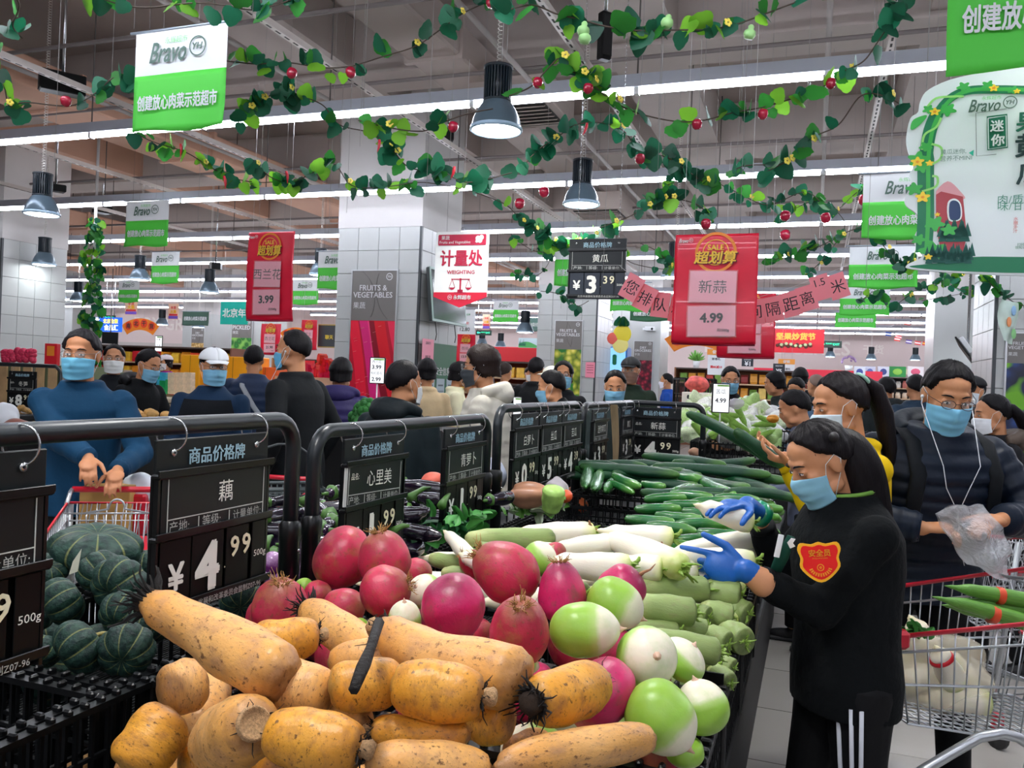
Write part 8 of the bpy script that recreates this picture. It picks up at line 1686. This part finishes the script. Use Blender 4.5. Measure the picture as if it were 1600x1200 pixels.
for i in range(26):
    px = (rnd.uniform(158, 190) if i < 12 else rnd.uniform(196, 252)); py = rnd.uniform(646, 660); o = link('ginger_root', GB[i % 3], None, P(px, py, 5.9+rnd.uniform(-.1, .2)), (rnd.uniform(-.4, .4), rnd.uniform(-.4, .4), rnd.random()*6), 1.15); setp(o, 'knobbly ginger root in the heap behind the blue jacket', 'ginger', 'ginger roots behind the blue jacket')
st_ = thing('display_table', 'stand with bamboo shoots under the 8.99 board', 'table', Vector((P(20, 650, 6.5).x, 6.5, 0)), GR); link('table_top', MB().box((0, 0, 1.10), (.9, .8, .05), bev=.01).mesh('table_top', m_table), st_); link('skirt', MB().box((0, 0, .54), (.85, .75, 1.08)).mesh('skirt', M('#0e0f10', .6)), st_)
for i in range(16):
    o = link('bamboo_shoot', DAI[i % 3], None, P(rnd.uniform(18, 44), rnd.uniform(640, 660), 6.2), orient((rnd.uniform(-1, 1), rnd.uniform(-.5, .5), rnd.uniform(-.2, .3)), i), (.09, .022, .022)); 
    if i == 0: BS = DAI[0].copy(); BS.materials.clear(); BS.materials.append(M('#b08a52', .7, var=.5, sc=6))
    o.data = BS; setp(o, 'brown bamboo shoot under the 8.99 board', 'bamboo shoot', 'bamboo shoots under the 8.99 board')
bag_blob('white_bag', 'white plastic bag at the left edge beside the bamboo shoots', P(5, 655, 5.6), (.10, .08, .13), M('#dfe3e6', .35, alpha=.9), 61); bag_blob('white_bag', 'flat white bag just above the first rail at the left', P(28, 675, 5.2), (.14, .08, .045), M('#e8ebee', .35), 62); bag_blob('meat_pack', 'brown-red pack beside the white bags at the left edge', P(26, 664, 5.5), (.08, .06, .045), M('#8a5244', .5), 63, cat='package')
# wooden crate row with dragon fruit
wt = thing('fruit_stand', 'pale slatted wooden fruit stand at the far left', 'stand', Vector((P(50, 600, 10.5).x, 10.5, 0)), GR); wm_ = M('#c9a779', .6, var=.15)
for i in range(11): link('slat', MB().box((-1.0+.2*i, -.4, .74), (.13, .02, 1.44)).mesh('slat', wm_), wt)
link('stand_core', MB().box((0, 0, .74), (2.2, .74, 1.46)).mesh('stand_core', M('#6f7a5a', .7)), wt)
for i in range(34):
    px, py = rnd.uniform(8, 52), rnd.uniform(548, 562); py = max(py, 548+.006*(px-28)**2); o = link('dragon_fruit', GRD[i % 3] if i else RAD[0].copy(), None, P(px, py, 10.3), (rnd.random()*6, rnd.random()*6, 0), (.06, .045, .045))
    if i == 0: DF = o.data; DF.materials.clear(); DF.materials.append(M('#d8325a', .5, var=.35, sc=3))
    o.data = DF; setp(o, 'pink dragon fruit in the heap on the slatted stand', 'dragon fruit', 'dragon fruits on the slatted stand')
t = thing('gift_bag', 'tall red gift bag on the wooden fruit stand', 'bag', P(82, 551, 10.2), 0); link('bag_body', MB().box((0, 0, -.03), (.15, .08, .28), bev=.004).mesh('bag_body', M('#e01b2e', .4)), t); link('printed_picture', MB().box((0, -.042, .02), (.09, .003, .12)).mesh('printed_picture', M('#f5902a', .5)), t)
# green and white box stack, yellow and orange skirts, red parcels
for i in range(15):
    r_, c_ = divmod(i, 5); t = link('milk_carton', pack_mesh('box', ('#0f9a52', '#1ea85e', '#3aa8c8')[i % 3] if c_ < 2 else '#e8cfae'), None, P(244+c_*13, 616-r_*10.5, 10.5-.0*r_), (0, 0, GR), (.12, .14, .105)); setp(t, ['small stacked carton, row %d from the bottom, ' % (r_+1)+['leftmost', 'second', 'middle', 'fourth', 'rightmost'][c_]+' behind the white cap'][0], 'box', 'cartons stacked left of the white cap')
for i, (px, py, w_, h_, c, lab) in enumerate(((309, 573, .32, .32, '#f2a613', 'orange-yellow counter left of the white cap'), (375, 577, .75, .34, '#f5a30f', 'yellow cabinet doors right of the white cap'), (425, 583, .4, .16, '#f26a2a', 'orange counter between the navy and black coats'), (280, 590, .30, .08, '#e03a2e', 'red tray beside the carton stack'))):
    t = thing('counter', lab, 'counter', P(px, py, 11.5), GR); link('front_panel', MB().box((0, 0, -.1), (w_, .3, h_+.2), bev=.01).mesh('front_panel', M(c, .5)), t); link('panel_gap', MB().box((0, -.152, -.1), (.008, .004, h_+.18)).mesh('panel_gap', M('#9a6a10', .6)), t)
    zc_ = t.location.z; link('plinth', MB().box((0, 0, -(zc_+.1+h_/2)/2-.05-h_/4), (w_*.95, .28, zc_-.1-h_/2+.02)).mesh('plinth', M('#a08868', .6)), t)
for i in range(24):
    px, py = rnd.uniform(483, 512) if i < 12 else rnd.uniform(500, 520), rnd.uniform(562, 600); o = link('red_parcel', pack_mesh('bag', ('#e81e2a', '#d81446', '#f03a2a')[i % 3]), None, P(px, py+4, 10.5), (0, 0, rnd.random()), (.14, .12, .11)); setp(o, 'red wrapped parcel in the pile beside the tall man in black', 'parcel', 'red parcels beside the tall man in black')
pl_ = thing('display_table', 'low stand under the red parcels', 'table', Vector((P(502, 600, 10.6).x, 10.7, 0)), GR); link('table_top', MB().box((0, 0, .75), (.9, .8, 1.4)).mesh('table_top', M('#d8a888', .6)), pl_)
# broccoli pile left of the dark green coat
for i in range(14):
    m = MB() if i == 0 else None
    if i == 0:
        for k in range(30):
            d_ = Vector((rnd.gauss(0, 1), rnd.gauss(0, 1), abs(rnd.gauss(0, 1)))).normalized(); m.ball(d_*.055, .028, 6, k=4)
        m.tube([(0, 0, -.08), (0, 0, 0)], [.02, .03], 8); BRm = m.mesh('broccoli', M('#2f7a34', .7, var=.3, sc=30, bump=.6, bsc=60))
    o = link('broccoli', BRm, None, P(rnd.uniform(562, 600), rnd.uniform(640, 668), 5.6+rnd.uniform(0, .4)), (rnd.uniform(-.5, .5), rnd.uniform(-.5, .5), rnd.random()*6), 1.1); setp(o, 'green broccoli head in the heap beside the dark green coat', 'broccoli', 'broccoli heads beside the dark green coat')
bt = thing('display_table', 'stand holding the broccoli before the pepper poster', 'table', Vector((P(590, 600, 5.9).x-.1, 5.95, 0)), GR); link('table_top', MB().box((0, 0, .58), (1.3, .7, 1.16)).mesh('table_top', M('#16181a', .6)), bt)
# coloured produce showing between the rails behind
for i, (px, py, d_, r_, c, lab) in enumerate(((757, 740, 3.9, .10, '#c9d3e8', 'pale blue-white wrap behind the second rail'), (752, 800, 3.8, .09, '#2f8a44', 'green leafy pack behind the second rail'), (745, 762, 3.9, .05, '#e0643a', 'orange pack behind the green radish board'), (676, 752, 3.9, .05, '#e8705a', 'salmon pack above the topmost aubergine'), (905, 790-0, 4.4, .05, '#d86a3a', 'orange pack past the slatted crate'))):
    bag_blob('produce_pack', lab, P(px, py, d_), (r_, r_*.7, r_*.8), M(c, .4, var=.2, sc=8), 70+i, cat='package')
# mt = thing('display_table', 'dark stand beyond the aubergines', 'table', G(-2.9, 4.6, 0), GR); link('table_top', MB().box((0, 0, .45), (1.1, 2.2, .9), bev=.01).mesh('table_top', m_table), mt)

ct = thing('display_table', 'pale stand under the stacked cartons left of the white cap', 'table', Vector((P(268, 620, 10.5).x, 10.5, 0)), GR); zc_ = P(268, 620, 10.5).z-.01; link('table_top', MB().box((0, 0, zc_-.03), (.7, .5, .05), bev=.01).mesh('table_top', M('#d8c8ae', .6)), ct); link('skirt', MB().box((0, 0, zc_/2-.03), (.65, .45, zc_-.08)).mesh('skirt', M('#b8a88e', .7)), ct)
lr = thing('price_rail', 'black rail at the far left carrying the 8.99 board', 'rail', Vector((P(36, 574, 7.2).x, 7.22, 0)), R(-8), 'bent black price rails'); zr_ = P(36, 574, 7.2).z+.02
link('top_bar', MB().tube([(-.35, 0, .1), (-.35, 0, zr_-.05), (-.30, 0, zr_), (.30, 0, zr_), (.35, 0, zr_-.05), (.35, 0, .1)], .018, 10).mesh('top_bar', m_rail), lr)
for sx in (-.35, .35): link('foot_plate', MB().box((sx, 0, .05), (.12, .3, .1), bev=.01).mesh('foot_plate', m_blk2), lr)
# ---------- small hung decorations and displays in the middle distance ----------
t = thing('fruit_cutout', 'hanging cut-out of yellow lemons with green leaves between the two middle columns', 'decoration', P(970, 527, 12.5), GR); m = MB()
for x, z, r_, c_, n_ in ((.02, .05, .14, '#f2dc3a', 'printed_lemon'), (.0, -.12, .12, '#f6e98a', 'printed_lemon_slice'), (-.12, -.02, .09, '#f06a5a', 'printed_grapefruit')): link(n_, MB().ball((x, -.004, z), (r_, .012, r_), 18, k=8).mesh(n_, M(c_, .5)), t)
for i in range(5): link('leaf', LM[i % 3], t, (.02+.05*(i-2), -.02, .17), (1.2, 0, .9*(i-2)), .16)
link('hanging_line', MB().tube([(0, 0, .2), (0, 0, 5.09-t.location.z)], .0015, 4).mesh('hanging_line', m_metal), t)
t = thing('chilled_cabinet', 'blue lit drinks cabinet front beyond the middle columns', 'cabinet', P(968, 575, 16), GR); link('cabinet_body', MB().box((0, 0, -.55), (.36, .4, 1.9), bev=.02).mesh('cabinet_body', M('#2c6fb8', .4)), t); link('lit_front', MB().box((0, -.21, .1), (.30, .02, .55)).mesh('lit_front', EM('#7fb8f2', .9)), t); link('printed_bottle', MB().box((-.05, -.225, .15), (.08, .006, .2), bev=.02).mesh('printed_bottle', M('#2f9a6a', .5)), t)
t = thing('hanging_decoration', 'pale translucent paper decoration hanging by the right column', 'decoration', P(1576, 500, 7.2), R(20)); f2 = lambda u, v: Vector(((u-.5)*.17*(1+.3*math.sin(v*4)), .02*math.sin(u*5+v*4), .18-v*.36-.03*u)); link('paper', MB().grid(f2, 10, 14).mesh('paper', M('#cfe6d8', .4, var=.15, sc=7, alpha=.8)), t)
for c_, x, z in (('#f2a06a', -.03, -.02), ('#8fd08a', .03, -.12), ('#9ac4ea', .02, .08)): link('printed_patch', MB().ball((x, -.03, z), (.03, .004, .045), 10, k=5).mesh('printed_patch', M(c_, .5)), t)
link('hanging_line', MB().tube([(0, 0, .18), (0, 0, 5.09-t.location.z)], .0015, 4).mesh('hanging_line', m_metal), t)
t = thing('scenic_banner', 'green and white landscape banner left of the corn column', 'banner', P(830, 536, 17), GR); link('cloth', MB().box((0, 0, 0), (.55, .01, .2)).mesh('cloth', M('#d6ecf2', .5)), t); m = MB()
m.grid(lambda u, v: Vector(((u-.5)*.54, -.008, -.095+v*(.07+.05*math.sin(u*5)))), 14, 1, False); link('printed_hill', m.mesh('printed_hill', M('#5ec06a', .5)), t); m = MB()
for i in range(7): m.plate([(-.26+.02*i, -.06), (-.235+.02*i, -.06), (-.25+.022*i, .05+.03*math.sin(i*2))], .003, c=(0, -.012, 0))
link('printed_plant', m.mesh('printed_plant', M('#1f7a5a', .5)), t); link('hanging_line', MB().tube([(-.2, 0, .1), (-.2, 0, 5.09-t.location.z)], .0015, 4).tube([(.2, 0, .1), (.2, 0, 5.09-t.location.z)], .0015, 4).mesh('hanging_line', m_metal), t)
t = thing('wall_camera', 'small white box camera on the column with the bean poster', 'camera', PB(1016, 514, 18.1), GR); link('camera_body', MB().box((0, 0, 0), (.22, .14, .09), bev=.01).mesh('camera_body', m_wsh), t); link('camera_lens', MB().ball((.05, -.07, 0), .025, 10).mesh('camera_lens', m_blk), t); link('camera_arm', MB().box((-.14, .03, 0), (.06, .04, .05)).mesh('camera_arm', m_wsh), t)
# ---------- every hung thing gets its strings up to the slab ----------
hang_m = M('#9a9896', .5); HUNG = ('hanging_banner', 'sale_sheet', 'promotion_card', 'exit_sign', 'fan_banner', 'turquoise_sign', 'chalk_sign', 'price_list', 'festival_banner', 'vine_garland', 'cutout_sign', 'weighing_sign', 'paper_garland', 'neon_sign', 'tiny_price_card', 'promotion_sheet', 'orange_heading', 'pendant_lamp', 'loudspeaker', 'flag_string')
for o in [x for x in COL.objects if x.parent is None and x.name.split('.')[0] in HUNG]:
    n_ = o.name.split('.')[0]; z = o.location.z
    if n_ == 'vine_garland':
        st = o.children[0] if o.children else None
        if not st: continue
        vs = st.data.vertices; ends = [vs[0].co.copy(), vs[len(vs)//2].co.copy(), vs[len(vs)-1].co.copy()]
    elif n_ == 'paper_garland': ends = [Vector((-.6, 0, .1)), Vector((.95, 0, .1))]
    elif n_ in ('pendant_lamp', 'loudspeaker'): ends = [Vector((0, 0, .45 if n_ == 'pendant_lamp' else .1))]
    elif n_ == 'flag_string': ends = [Vector((-.7, 0, .1)), Vector((1.4, 0, .1))]
    else: ends = [Vector((-.12, 0, 0)), Vector((.12, 0, 0))]
    m = MB()
    for e in ends:
        if 5.09-z > e.z: m.tube([e, Vector((e.x, e.y, 5.09-z))], .0013, 4)
    if m.v: link('hanging_line', m.mesh('hanging_line', hang_m), o)
for i, o in enumerate([x for x in COL.objects if x.name.split('.')[0] == 'slotted_channel']):
    pass
bpy.data.scenes.remove(TS)
